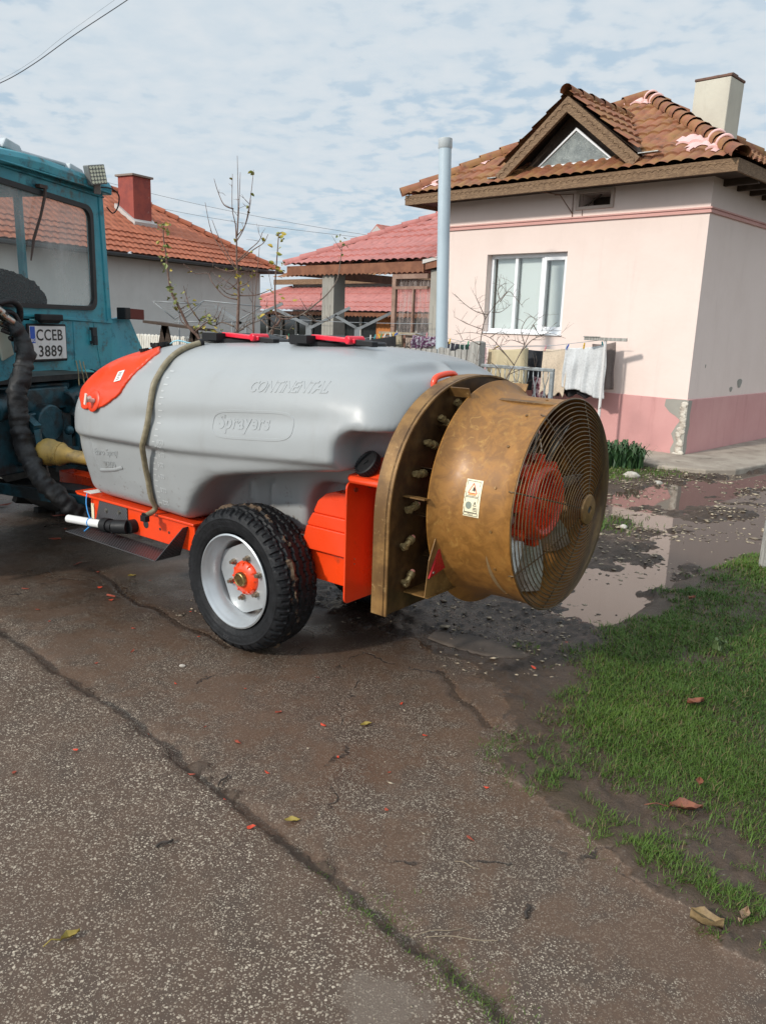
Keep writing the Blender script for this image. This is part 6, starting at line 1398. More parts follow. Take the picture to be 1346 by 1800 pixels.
# clothes line pole
cl, KC = hthing('clothesline_pole', 'white painted clothes line pole with a short grey crossbar', 'pole', -1.04, -.5)
mb = KC(); mb.cyl((-1.015, -.5, -.1), (-1.03, -.5, 1.56), .021, n=14); mb.build('pole', mat('chipped_white_paint', (.66, .64, .62), .5, dirt=((.22, .13, .09), 14, .58, .68)), cl, smooth=40)
mb = KC(); mb.obox((-1.03, -.5, 1.565), Vector((.26, .12, .0)), Vector((-.012, .03, 0)), (0, 0, .022)); mb.obox((-1.2, -.58, 1.592), Vector((.10, .045, 0)), Vector((-.016, .04, 0)), (0, 0, .006)); mb.build('crossbar', PICKET, cl, bevel=.003)
def wire_thing(name, pts, r, label, cat, m, group=None):
    P = [Vector(p) for p in pts]; o0 = P[0]; mb = MB(); mb.tube([p - o0 for p in P], r, 5); o = mb.build(name, m, None, smooth=180); o.location = o0; tag(o, label, cat, group); return o
LINE = mat('grey_line_cord', (.30, .32, .34), .7)
def lz(u): return float(np.interp(u, [-8.6, -7.9, -6.1, -5.0, -4.5, -3.8, -3.0, -2.0, -1.03], [1.40, 1.37, 1.375, 1.49, 1.535, 1.425, 1.375, 1.425, 1.56]))
wire_thing('clothesline', [hw(u, -.5, lz(u)) for u in np.linspace(-8.6, -1.03, 40)], .004, 'grey washing line hung with pegged laundry along the pink house', 'washing line', LINE)
wire_thing('clothesline', [hw(u, -.28, lz(u) + .015) for u in np.linspace(-5.0, -.9, 24)], .004, 'second grey washing line, nearer to the pink house wall', 'washing line', LINE)
wire_thing('clothesline', [hw(u, -.05, 1.70 - .02 * math.sin((u + 8.4) / 3.8 * math.pi)) for u in np.linspace(-8.4, -4.6, 16)], .005, 'plain empty washing line above the black cloth, between the carport posts', 'washing line', LINE)
def cloth_mat(name, a, b=None, ns=40): return mat(name, a, .9, col2=b or tuple(q * .85 for q in a), ns=ns, bump=(300, .15, .002), sheen=.3)
def garment(name, label, cat, u0, u1, zt0, zt1, zb, v, m, folds=5, amp=.02, flare=.0, seed=0, mask=None, nu=46, nz=30, extra=None):
    r = random.Random(seed); ph = r.random() * 6; V = []; F = []; uc = (u0 + u1) / 2
    for j in range(nz + 1):
        f = j / nz
        for i in range(nu + 1):
            s = i / nu; u = u0 + (u1 - u0) * s; zt_ = zt0 + (zt1 - zt0) * s - .018 * math.sin(math.pi * s)
            zbv = zb(s) if callable(zb) else zb
            ff = min(1, f * 2.2); y = amp * ff * (math.sin(folds * 2 * math.pi * s + ph + .8 * f) + .45 * math.sin(folds * 4.3 * math.pi * s + ph * 2 + 1.3 * f)) + .006 * math.sin(9 * f + 5 * s)
            uu = uc + (u - uc) * (1 + flare * f) + .012 * math.sin(7 * f + ph) * f
            V.append((uu - uc, y, zt_ + (zbv - zt_) * f))
    n1 = nu + 1
    for j in range(nz):
        for i in range(nu):
            if mask and not mask((i + .5) / nu, (j + .5) / nz): continue
            F.append((j * n1 + i, j * n1 + i + 1, (j + 1) * n1 + i + 1, (j + 1) * n1 + i))
    # hem folded over the line
    mb = MB(); mb.add(V, F); o = mb.build(name, m, None, smooth=180)
    s_ = o.modifiers.new('thick', 'SOLIDIFY'); s_.thickness = .006; s_.offset = 0
    o.location = hw(uc, v, 0); o.rotation_euler = (0, 0, HRZ); tag(o, label, cat, 'laundry hung out along the pink house'); return o
garment('shirt', 'light grey long sleeved sweatshirt hanging on the line beside the white pole', 'shirt', -1.70, -1.05, 1.42, 1.49, lambda s: .79 + .05 * math.sin(5 * s) + .10 * max(0, .12 - s) * 6, -.42, cloth_mat('light_grey_jersey', (.60, .61, .61)), 3.3, .026, .06, 2)
garment('shirt', 'grey brown shirt hanging on the house side of the white pole', 'shirt', -1.40, -1.03, 1.49, 1.53, lambda s: .83 + .04 * s, -.20, cloth_mat('grey_brown_cloth', (.19, .15, .135)), 2, .02, .05, 3)
garment('trousers', 'black garment mostly hidden behind the light grey sweatshirt', 'trousers', -1.84, -1.28, 1.40, 1.46, lambda s: .74 + .03 * math.sin(14 * s), -.30, cloth_mat('black_cloth', (.018, .017, .019)), 4, .02, .04, 4)
garment('beige_cloth', 'plain beige pillowcase with a wavy hem, beside the light grey sweatshirt', 'cloth', -2.10, -1.68, 1.39, 1.42, lambda s: .70 + .07 * abs(math.sin(3.2 * math.pi * s)), -.38, cloth_mat('beige_cloth', (.60, .49, .37)), 2, .012, .02, 5)
garment('towel', 'khaki bed sheet folded on the line behind the wavy railing', 'towel', -3.06, -2.32, 1.345, 1.39, .58, -.44, cloth_mat('khaki_cloth', (.52, .44, .28), (.46, .385, .245), 4), 4, .022, .02, 6)
garment('jacket', 'dark charcoal jacket hanging in the gap between the khaki and beige cloths', 'jacket', -2.50, -1.92, 1.36, 1.38, lambda s: .76 - .06 * s, -.20, cloth_mat('charcoal_cloth', (.028, .030, .036)), 3, .025, .05, 7)
garment('scarf', 'red and white patterned scarf hanging low behind the wavy railing', 'scarf', -2.30, -2.10, .98, .97, .66, -.30, mat('red_white_print', (.34, .25, .26), .9, col2=(.10, .018, .035), ns=16, nr=(.46, .52)), 2, .02, .1, 8)
garment('pink_cloth', 'pale pink patterned cloth right behind the thick fence post', 'cloth', -3.36, -3.02, 1.38, 1.37, .70, -.55, mat('pale_pink_print', (.58, .40, .40), .9, col2=(.46, .27, .29), ns=22, nr=(.45, .55)), 3, .015, 0, 9)
k = NT('dark_striped_cloth'); sx_ = k.xyz(k.tc.outputs['Object'])[0]; st_ = k.ramp(k.math('SINE', k.math('MULTIPLY', sx_, 62.)), .90, .94); k.put(k.p.inputs['Base Color'], k.mix(st_, k.mix(k.ramp(sx_, -.02, .02), (.020, .018, .028), (.018, .045, .036)), (.55, .55, .52))); k.p.inputs['Roughness'].default_value = .9
garment('striped_cloth', 'dark cloth with thin white stripes, just right of the tall plastic pipe', 'cloth', -3.86, -3.36, 1.425, 1.40, lambda s: 1.20 + .03 * s, -.5, k.m, 3, .02, 0, 10)
garment('floral_cloth', 'grey purple floral garment bunched up, just left of the tall plastic pipe', 'cloth', -4.62, -4.05, 1.51, 1.50, lambda s: 1.24 + .12 * s, -.5, mat('purple_floral_print', (.36, .35, .38), .9, col2=(.10, .03, .08), ns=26, nr=(.44, .53)), 5, .05, .1, 11)
garment('black_cloth', 'black cloth pegged along the sloping line above the rear of the tank', 'cloth', -6.10, -5.00, 1.365, 1.48, .92, -.5, cloth_mat('black_cloth_matte', (.012, .012, .014)), 4, .02, .0, 12)
garment('orange_cloth', 'bright orange cloth on the line, beside the concrete carport post', 'cloth', -7.98, -7.36, 1.385, 1.325, lambda s: 1.22 + .03 * s, -.5, cloth_mat('orange_cloth', (.62, .17, .03)), 3, .03, 0, 13)
garment('black_sock', 'small black garment on the line, next to the orange cloth', 'sock', -8.42, -8.05, 1.395, 1.36, 1.15, -.5, cloth_mat('black_cloth_soft', (.016, .014, .015)), 3, .03, 0, 14)
PEGC = {'yellow': (.70, .42, .03), 'white': (.72, .72, .68), 'green': (.02, .30, .14), 'turquoise': (.05, .38, .40), 'blue': (.03, .10, .42), 'pink': (.62, .28, .30)}
PEGM = {c: mat(c + '_peg', q, .5) for c, q in PEGC.items()}
pg = MB(); pg.obox((-.006, 0, -.02), (.0035, 0, .001), (0, .006, 0), (.002, 0, .042)); pg.obox((.006, 0, -.02), (.0035, 0, .001), (0, .006, 0), (-.002, 0, .042)); pg.cyl((-.012, 0, -.015), (.012, 0, -.015), .006, n=8)
pegmesh = {}
for c in PEGM:
    q = MB(); q.v, q.f = list(pg.v), list(pg.f); o = q.build('clothes_peg', PEGM[c]); pegmesh[c] = o.data; bpy.data.objects.remove(o)
PL = [(-6.02, 'yellow', 20, 'black'), (-5.92, 'turquoise', -15, 'black'), (-5.84, 'white', 30, 'black'), (-5.62, 'white', 5, 'black'), (-5.50, 'turquoise', 25, 'black'), (-5.42, 'yellow', -40, 'black'), (-5.35, 'green', 25, 'black'), (-5.26, 'white', 35, 'black'), (-5.14, 'white', -15, 'black'), (-5.06, 'yellow', 8, 'black'), (-4.98, 'blue', 60, 'black'),
      (-7.90, 'green', 10, 'orange'), (-7.62, 'white', -20, 'orange'), (-7.40, 'white', 12, 'orange'), (-4.30, 'pink', 5, 'floral'), (-3.80, 'yellow', 6, 'striped'), (-3.42, 'green', 10, 'striped'), (-2.90, 'yellow', 60, 'khaki'), (-2.36, 'white', 4, 'khaki'), (-2.06, 'pink', 12, 'beige'), (-1.72, 'white', 0, 'beige'), (-1.66, 'blue', 25, 'sweat'), (-1.40, 'yellow', 5, 'sweat'), (-1.12, 'turquoise', -15, 'sweat')]
NM = dict(black='black cloth', orange='orange cloth', floral='purple floral garment', striped='dark striped cloth', khaki='khaki sheet', beige='beige pillowcase', sweat='light grey sweatshirt')
cnt_ = {}
for (u, c, a, w_) in PL: cnt_[(c, w_)] = cnt_.get((c, w_), 0) + 1
seen_ = {}
for (u, c, a, w_) in PL:
    o = bpy.data.objects.new('clothes_peg', pegmesh[c]); COL.objects.link(o); vz = {'beige': (-.38, 1.385 + (u + 2.16) * .07), 'khaki': (-.44, 1.345 + (u + 3.06) * .05), 'sweat': (-.42, 1.42 + (u + 1.70) * .108)}.get(w_, (-.5, lz(u)))
    o.location = hw(u, vz[0], vz[1] + .028); o.rotation_euler = (0, R(a), HRZ); seen_[(c, w_)] = seen_.get((c, w_), 0) + 1; i_, n_ = seen_[(c, w_)], cnt_[(c, w_)]
    side = '' if n_ == 1 else (('leftmost ', 'rightmost ')[i_ - 1] if n_ == 2 else ('first ', 'second ', 'third ', 'fourth ', 'fifth ')[i_ - 1])
    tag(o, f'{side}{c} clothes peg' + (' from the left' if n_ > 2 else '') + f' on the {NM[w_]}', 'peg', 'clothes pegs on the line')

# ---- bare trees
BARK = mat('reddish_brown_bark', (.115, .062, .045), .75, col2=(.19, .12, .09), ns=30, bump=(60, .3))
BARK2 = mat('grey_brown_twig', (.12, .085, .065), .8, col2=(.19, .15, .12), ns=30)
LEAFY = mat('yellowing_leaf', (.42, .30, .035), .6, col2=(.24, .26, .05), ns=14, nr=(.42, .58))
LEAFG = mat('olive_leaf', (.17, .20, .05), .55, col2=(.36, .27, .05), ns=11, nr=(.45, .6))
def leafquad(mb, p, size, r):
    a = Vector((r.uniform(-1, 1), r.uniform(-1, 1), r.uniform(-.6, .4))).normalized(); b = a.orthogonal().normalized(); b = (Matrix.Rotation(r.random() * 6, 3, a) @ b); c = a.cross(b) * .25
    p = Vector(p); L = size; vs = [p, p + a * L * .35 + b * L * .30 + c * L * .4, p + a * L * .75 + b * L * .22 + c * L * .2, p + a * L - c * L * .5, p + a * L * .75 - b * L * .22 + c * L * .2, p + a * L * .35 - b * L * .30 + c * L * .4, p + a * L * .5 - c * L * .25]
    mb.add(vs, [(0, 1, 6), (1, 2, 6), (2, 3, 6), (3, 4, 6), (4, 5, 6), (5, 0, 6)])
def wob(pts, r, y=.12, jit=.008):
    out = []; dy = 0
    for i, p in enumerate(pts): dy += r.uniform(-y, y) if i else 0; out.append(Vector((p[0] + r.uniform(-jit, jit), p[1] + dy, p[2])))
    return spline(out, 4)
def tree(name, label, cat, trunk, branches, r0, leaves, lm, seed, lsize=.055, bark=None, br=.0075, twigs=0, group=None):
    r = random.Random(seed); o0 = Vector(trunk[0]); T = thing(name, label, cat, tuple(o0), 0, group); bark = bark or BARK
    tp_ = spline([Vector(p) for p in trunk], 5); mb = MB(); n = len(tp_); mb.tube([p - o0 for p in tp_], [r0 * (1 - .75 * i / n) for i in range(n)], 9); mb.build('trunk', bark, T, smooth=180)
    mb = MB(); tips = []
    for b in branches:
        q = wob(b, r, .07); L = len(q); w_ = br * (.7 + .3 * min(1.5, len(b) / 3)); mb.tube([p - o0 for p in q], [w_ * (1 - .72 * i / L) for i in range(L)], 6); tips += [p - o0 for p in q]
        for _ in range(twigs):
            i = r.randrange(2, L); s = q[i] - o0; d = Vector((r.uniform(-1, 1), r.uniform(-1, 1), r.uniform(-.2, 1))).normalized(); l = r.uniform(.06, .22); m_ = s + d * l * .5 + Vector((r.uniform(-.02, .02), 0, r.uniform(0, .03))); mb.tube([s, m_, s + d * l + Vector((0, 0, .02))], [w_ * .4, w_ * .32, w_ * .18], 4)
            if r.random() < .5: d2 = (d + Vector((r.uniform(-.8, .8), r.uniform(-.8, .8), .3))).normalized(); mb.tube([m_, m_ + d2 * l * .5], [w_ * .3, w_ * .15], 4)
    mb.build('branches', bark, T, smooth=180)
    if leaves:
        mb = MB()
        for it in leaves:
            if isinstance(it, int):
                for _ in range(it): leafquad(mb, r.choice(tips) + Vector((r.uniform(-.03, .03),) * 3), lsize * r.uniform(.7, 1.2), r)
            else:
                x, y, z, n_, sp = it
                for _ in range(n_): leafquad(mb, Vector((x, y, z)) - o0 + Vector((r.uniform(-sp, sp), r.uniform(-sp, sp), r.uniform(-sp, sp))), lsize * r.uniform(.75, 1.25), r)
        mb.build('leaves', lm, T)
    return T
FB = [[(-1.86, 10.0, 2.6), (-1.88, 10.0, 2.76), (-1.91, 10.0, 2.95), (-1.92, 10.0, 3.33)], [(-1.86, 10.0, 2.62), (-1.85, 10.0, 2.96), (-1.84, 10.0, 3.51)], [(-1.86, 10.0, 2.62), (-1.82, 10.0, 2.93), (-1.8, 10.0, 3.33)], [(-1.86, 10.0, 2.57), (-1.76, 10.0, 2.75), (-1.68, 10.0, 3.06), (-1.65, 10.0, 3.36)], [(-1.86, 10.0, 2.62), (-1.75, 10.0, 2.77), (-1.69, 10.0, 3.05)], [(-1.9, 10.0, 2.93), (-2.01, 10.0, 2.97), (-2.08, 10.0, 3.11), (-2.12, 10.0, 3.26)],
      [(-1.86, 10.0, 2.23), (-2.01, 10.0, 2.42), (-2.16, 10.0, 2.66), (-2.22, 10.0, 2.99)], [(-1.87, 10.0, 2.28), (-2.01, 10.0, 2.47), (-2.09, 10.0, 2.61), (-2.15, 10.0, 2.8)], [(-1.86, 10.0, 2.33), (-1.73, 10.0, 2.46), (-1.61, 10.0, 2.58), (-1.56, 10.0, 2.68)], [(-1.84, 10.0, 2.33), (-1.66, 10.0, 2.48), (-1.54, 10.0, 2.56), (-1.48, 10.0, 2.66)], [(-1.85, 10.0, 1.89), (-2.02, 10.0, 1.93), (-2.17, 10.0, 2.08), (-2.23, 10.0, 2.19), (-2.37, 10.0, 2.18), (-2.51, 10.0, 2.29)],
      [(-1.85, 10.0, 1.94), (-1.97, 10.0, 1.96), (-2.07, 10.0, 2.06)], [(-1.84, 10.0, 1.94), (-1.66, 10.0, 1.95), (-1.51, 10.0, 2.0), (-1.43, 10.0, 2.04)], [(-1.85, 10.0, 2.25), (-1.99, 10.0, 2.22), (-2.14, 10.0, 2.27)], [(-1.84, 10.0, 2.04), (-1.71, 10.0, 2.09), (-1.62, 10.0, 2.24)], [(-1.85, 10.0, 2.09), (-1.94, 10.0, 2.01), (-2.02, 10.0, 2.03)], [(-1.84, 10.0, 1.99), (-1.94, 10.0, 2.08), (-2.07, 10.0, 2.15)]]
tree('fruit_tree', 'young bare fruit tree with upright shoots and a few yellow leaves, behind the tank lids', 'tree', [(-1.9, 10, -.05), (-1.88, 10, .8), (-1.86, 10.0, 1.5), (-1.84, 10.0, 1.96), (-1.86, 10.0, 2.33), (-1.86, 10.0, 2.62)], FB, .028, [(-1.84, 10, 2.15, 4, .05), (-1.82, 10, 2.22, 2, .03), (-1.86, 10, 2.02, 3, .06), (-1.87, 10, 1.95, 3, .06), (-1.52, 10, 2.58, 1, .01), (-1.65, 10, 3.36, 2, .02), (-1.72, 10, 2.92, 1, .01), (-2.4, 10, 2.2, 1, .01), (-2.05, 10, 2.08, 2, .03), (-2.1, 10, 2.14, 1, .02), (-1.7, 10, 3.12, 1, .01), 8], LEAFY, 21, .07, br=.0075, twigs=2)
SL = [[(-2.09, 9.0, 1.62), (-2.17, 9.0, 1.77), (-2.23, 9.0, 1.89), (-2.25, 9.0, 1.99)], [(-2.3, 9.0, 1.74), (-2.26, 9.0, 1.78), (-2.21, 9.0, 1.8)], [(-2.15, 9, 1.5), (-2.0, 9, 1.62), (-1.9, 9, 1.66), (-1.84, 9, 1.78)], [(-2.12, 9, 1.48), (-2.1, 9, 1.62), (-1.98, 9, 1.72)], [(-2.2, 9, 1.54), (-2.3, 9, 1.62), (-2.32, 9, 1.72)]]
tree('sapling', 'thin leaning sapling with yellow green leaf tufts, in front of the grey house', 'tree', [(-1.98, 9, -.05), (-2.0, 9, .7), (-2.06, 9, 1.35), (-2.21, 9.0, 1.56), (-2.3, 9.0, 1.74), (-2.38, 9.0, 1.9), (-2.41, 9.0, 2.02), (-2.43, 9.0, 2.2), (-2.44, 9.0, 2.33), (-2.46, 9.0, 2.48), (-2.46, 9.0, 2.63)], SL, .020, [(-2.46, 9, 2.60, 16, .06), (-2.46, 9, 2.42, 8, .06), (-2.45, 9, 2.3, 7, .05), (-2.43, 9, 2.18, 5, .04), (-2.36, 9, 1.98, 14, .07), (-2.36, 9, 1.86, 10, .06), (-2.33, 9, 1.76, 7, .05), (-2.05, 9, 1.65, 12, .10), (-1.95, 9, 1.6, 10, .08), (-2.2, 9, 1.82, 5, .04), (-2.1, 9, 1.52, 8, .1)], LEAFG, 22, .055, twigs=2)
SR = [[(-1.51, 9.0, 1.41), (-1.52, 9.0, 1.72), (-1.51, 9.0, 2.19)], [(-1.5, 9.0, 1.41), (-1.47, 9.0, 1.85), (-1.43, 9.0, 2.44)], [(-1.2, 9.0, 1.68), (-1.11, 9.0, 1.68), (-1.03, 9.0, 1.71)], [(-1.24, 9, 1.6), (-1.35, 9, 1.7), (-1.42, 9, 1.72)]]
tree('sapling', 'thin upright sapling with sparse yellow leaves, just before the carport roof corner', 'tree', [(-1.36, 9, -.05), (-1.34, 9, .8), (-1.29, 9.0, 1.51), (-1.23, 9.0, 1.62), (-1.2, 9.0, 1.68), (-1.25, 9.0, 1.74), (-1.26, 9.0, 1.99), (-1.25, 9.0, 2.18), (-1.24, 9.0, 2.31), (-1.22, 9.0, 2.58)], SR, .018, [(-1.22, 9, 2.56, 9, .05), (-1.23, 9, 2.4, 3, .05), (-1.23, 9, 2.28, 5, .06), (-1.25, 9, 2.16, 6, .06), (-1.27, 9, 1.95, 3, .05), (-1.2, 9, 1.88, 2, .03), (-1.3, 9, 1.78, 2, .03), (-1.46, 9, 2.15, 4, .05), (-1.45, 9, 1.8, 4, .1), (-1.05, 9, 1.88, 2, .03)], LEAFY, 23, .06, twigs=3)
VB = [[(-1.23, 9.0, 1.71), (-1.01, 9.0, 1.71), (-0.81, 9.0, 1.86), (-0.68, 9.0, 1.98), (-0.59, 9.0, 2.13), (-0.57, 9.0, 2.32), (-0.55, 9.0, 2.52)], [(-1.66, 9.0, 1.53), (-1.52, 9.0, 1.62), (-1.23, 9.0, 1.71)], [(-.95, 9, 1.74), (-.8, 9, 1.66), (-.66, 9, 1.68)], [(-1.4, 9, 1.66), (-1.3, 9, 1.58), (-1.1, 9, 1.56)], [(-1.7, 9, 1.58), (-1.85, 9, 1.62), (-1.95, 9, 1.58), (-2.1, 9, 1.63)], [(-1.6, 9, 1.56), (-1.75, 9, 1.50), (-1.9, 9, 1.52)]]
tree('vine', 'bare climbing vine with one long arching shoot, across the carport post', 'vine', [(-1.36, 9.06, -.05), (-1.34, 9.05, .8), (-1.32, 9.0, 1.46), (-1.28, 9.0, 1.57), (-1.23, 9.0, 1.71)], VB, .024, [(-.55, 9, 2.52, 6, .05), 6], LEAFG, 24, .05, BARK2, .009, 6)
SB = [[(1.49, 9.6, 1.24), (1.6, 9.6, 1.48), (1.68, 9.6, 1.72), (1.81, 9.6, 1.83)], [(1.07, 9.6, 1.46), (1.1, 9.6, 1.7), (1.14, 9.6, 1.81), (1.27, 9.6, 1.99), (1.42, 9.6, 2.16)], [(1.14, 9.6, 1.81), (1.02, 9.6, 1.84), (0.87, 9.6, 1.92), (0.74, 9.6, 2.03)], [(1.1, 9.6, 1.64), (0.94, 9.6, 1.69), (0.76, 9.6, 1.77)], [(1.27, 9.6, 1.96), (1.38, 9.6, 2.08), (1.45, 9.6, 2.02), (1.54, 9.6, 1.91)], [(1.49, 9.6, 1.24), (1.34, 9.6, 1.41), (1.18, 9.6, 1.55), (0.97, 9.6, 1.6), (0.77, 9.6, 1.57)], [(1.55, 9.6, 1.39), (1.69, 9.6, 1.54), (1.89, 9.6, 1.62), (2.07, 9.6, 1.57)], [(1.6, 9.6, 1.48), (1.56, 9.6, 1.65), (1.64, 9.6, 1.8), (1.73, 9.6, 1.77)], [(1.12, 9.6, 1.78), (1.01, 9.6, 1.98), (0.98, 9.6, 2.01)], [(1.68, 9.6, 1.72), (1.77, 9.6, 1.6), (1.92, 9.6, 1.67)], [(1.18, 9.6, 1.55), (1.3, 9.6, 1.62), (1.42, 9.6, 1.56)], [(1.19, 9.6, 1.84), (1.31, 9.6, 1.85), (1.42, 9.6, 1.94)], [(1.27, 9.6, 1.99), (1.24, 9.6, 2.1), (1.32, 9.6, 2.17)], [(1.6, 9.6, 1.48), (1.45, 9.6, 1.53), (1.36, 9.6, 1.5)], [(1.07, 9.6, 1.46), (0.92, 9.6, 1.52), (0.83, 9.6, 1.48)], [(1.41, 9.6, 1.33), (1.28, 9.6, 1.44), (1.22, 9.6, 1.41)], [(1.2, 9.6, .9), (1.05, 9.6, 1.2), (1.07, 9.6, 1.46)], [(1.35, 9.6, 1.0), (1.3, 9.6, 1.2), (1.15, 9.6, 1.3)], [(1.42, 9.6, 1.12), (1.6, 9.6, 1.2), (1.75, 9.6, 1.22)], [(1.3, 9.6, .95), (1.5, 9.6, 1.05), (1.62, 9.6, 1.02)]]
tree('shrub', 'leafless shrub with tangled grey twigs in front of the triple window', 'shrub', [(1.28, 9.6, -.05), (1.3, 9.6, .5), (1.36, 9.6, .95), (1.49, 9.6, 1.24)], SB, .018, [], None, 25, bark=BARK2, br=.0055, twigs=7)
# ---- trellis, airer, table
AL_ = mat('grey_weathered_steel', (.27, .285, .29), .55, .3, col2=(.19, .195, .195), ns=5)
arms = [[(-2.76, 15.0, 1.59), (-1.96, 15.0, 1.97)], [(-2.07, 15.0, 1.86), (-1.49, 15.0, 1.6)], [(-1.46, 15.0, 1.55), (-0.73, 15.0, 1.94)], [(-1.0, 15.0, 1.79), (-0.62, 15.0, 1.59)], [(-0.56, 15.0, 1.57), (0.04, 15.0, 1.88)], [(-3.19, 15.0, 1.88), (-2.66, 15.0, 1.56)]]
tl_lab = ['leftmost Y shaped steel trellis post, behind the young fruit tree', 'middle Y shaped steel trellis post, left of the concrete carport post', 'rightmost Y shaped steel trellis post, under the carport roof']
for i, (px_, a, b) in enumerate(((-2.66, 5, 0), (-1.48, 1, 2), (-.59, 3, 4))):
    T = thing('trellis_post', tl_lab[i], 'trellis', (px_, 15, 0), 0, 'steel trellis posts behind the tank'); o0 = Vector((px_, 15, 0))
    mb = MB(); mb.box(-.05, .05, -.04, .04, 0, 1.60); mb.build('post', AL_, T)
    for q in (a, b): mb = MB(); mb.bar(Vector(arms[q][0]) - o0, Vector(arms[q][1]) - o0, .05, .09, (0, 1, 0)); mb.build('arm', AL_, T)
T = thing('clothes_airer', 'white wire clothes airer with slanted wings in front of the grey house', 'airer', (-3.2, 13, 0)); o0 = Vector((-3.2, 13, 0)); mb = MB()
AW = [[(-3.75, 13.0, 1.89), (-2.99, 13.0, 1.88)], [(-3.75, 13.0, 1.89), (-3.41, 13.0, 1.63)], [(-2.94, 13.0, 1.93), (-3.41, 13.0, 1.63)], [(-2.94, 13.0, 1.93), (-2.03, 13.0, 1.87)], [(-3.41, 13.0, 1.59), (-2.43, 13.0, 1.62)], [(-2.99, 13.0, 1.88), (-3.25, 13.0, 1.65)], [(-2.03, 13, 1.87), (-2.43, 13, 1.62)]]
for a, b in AW: mb.tube([Vector(a) - o0, Vector(b) - o0], .010, 6)
for x in (-3.34, -2.50): mb.tube([Vector((x, 13, 1.62)) - o0, Vector((x - .02, 13, 0)) - o0], .012, 6)
mb.build('frame', AL_, T, smooth=180); mb = MB()
for i in range(7): f = (i + 1) / 8; mb.tube([Vector((-3.75 + .34 * f, 13, 1.89 - .26 * f)) - o0, Vector((-2.99 - .26 * f, 13, 1.88 - .23 * f)) - o0], .003, 4)
for i in range(5): f = (i + 1) / 6; mb.tube([Vector((-2.94 - .47 * f, 13, 1.93 - .3 * f)) - o0, Vector((-2.03 - .40 * f, 13, 1.87 - .25 * f)) - o0], .003, 4)
mb.build('drying_wires', AL_, T)
T = thing('picnic_table', 'dark wooden garden table on splayed legs beyond the white fence', 'table', (-3.3, 12.5, 0)); o0 = Vector((-3.3, 12.5, 0))
mb = MB(); mb.prism([Vector(p) - o0 for p in ((-3.71, 12.3, 1.60), (-2.85, 12.2, 1.52), (-2.75, 12.75, 1.50), (-3.60, 12.9, 1.585))], (0, 0, -.04)); mb.build('table_top', DARKWOOD, T); 
for (x, dx) in ((-3.42, -.30), (-3.42, .30), (-2.97, -.26), (-2.97, .22)): mb = MB(); mb.bar(Vector((x, 12.45, 1.53)) - o0, Vector((x + dx, 12.45, 0)) - o0, .09, .06, (0, 1, 0)); mb.build('leg', DARKWOOD, T)
# ---- wires
WIREB = mat('black_cable', (.03, .03, .035), .6); WIREG = mat('thin_grey_wire', (.18, .19, .20), .6)
wire_thing('overhead_cable', spline([(-4.6, 9, 3.78), (-4.11, 9.0, 3.95), (-3.75, 9.0, 4.14), (-3.32, 9.0, 4.42), (-2.76, 9.0, 4.76), (-2.2, 9, 5.12)]), .0045, 'thick dark overhead cable crossing the top left corner of the sky', 'cable', WIREB)
wire_thing('overhead_cable', spline([(-4.6, 9, 3.80), (-4.11, 9.0, 3.98), (-3.74, 9.0, 4.18), (-3.42, 9.0, 4.41), (-2.76, 9, 4.84), (-2.2, 9, 5.2)]), .0013, 'hair thin wire just above the thick dark overhead cable', 'cable', WIREG)
wire_thing('overhead_cable', spline([(-14, 30, 7.2), (-10.32, 30.0, 6.27), (-5.9, 30.0, 5.43), (-1.02, 30.0, 4.78), (3, 30, 4.5)]), .007, 'upper of two faint distant wires, crossing behind the grey house chimney', 'cable', WIREG)
wire_thing('overhead_cable', spline([(-14, 30, 6.4), (-10.34, 30.0, 5.76), (-5.9, 30.0, 5.09), (-1.01, 30.0, 4.67), (3, 30, 4.45)]), .007, 'lower of two faint distant wires, crossing behind the grey house chimney', 'cable', WIREG)
# ---- stump post at the right
T = MB(); T.prism([(-.05, -.045, -.1), (.05, -.045, -.1), (.045, -.045, .36), (-.02, -.045, .39), (-.048, -.045, .37)], (0, .09, 0)); o = T.build('stump_post', PICKET, None, bevel=.008); o.location = (2.80, 5.56, 0); tag(o, 'short weathered wooden post at the grass edge by the big puddle', 'post')
# ---- plants
def blades_plant(name, label, loc, n, L, w_, m, spread=.12, cat='plant', seed=1):
    r = random.Random(seed); mb = MB()
    for i in range(n):
        t = r.random() * 6.283; b = Vector((r.uniform(-spread, spread), r.uniform(-spread, spread), 0)); d = Vector((math.cos(t), math.sin(t), 0)); l = L * r.uniform(.6, 1.15); s = Vector((-d.y, d.x, 0)) * w_; le = r.uniform(.25, .9)
        P_ = [b, b + d * l * le * .25 + Vector((0, 0, l * .55)), b + d * l * le * .6 + Vector((0, 0, l * .85)), b + d * l * le + Vector((0, 0, l * (.95 - le * .45)))]
        mb.add([P_[0] - s * .7, P_[0] + s * .7, P_[1] - s, P_[1] + s, P_[2] - s * .7, P_[2] + s * .7, P_[3]], [(0, 1, 3, 2), (2, 3, 5, 4), (4, 5, 6)])
    o = mb.build(name, m, None, smooth=180); o.location = loc; tag(o, label, cat); return o
IRIS = mat('dark_green_strap_leaf', (.035, .085, .032), .42, col2=(.060, .125, .045), ns=9)
px_, py_ = 2.98, 10.0
blades_plant('garden_plant', 'clump of dark green strap leaves at the foot of the white pole', (px_, py_, gz(px_, py_) - .01), 420, .33, .013, IRIS, .24, seed=5)
blades_plant('weed', 'broad leaved pale green weed lying flat in the lawn', (1.78, 3.91, gz(1.78, 3.91) + .035), 14, .075, .011, mat('pale_weed_leaf', (.085, .125, .045), .55), .02, 'weed', 6)
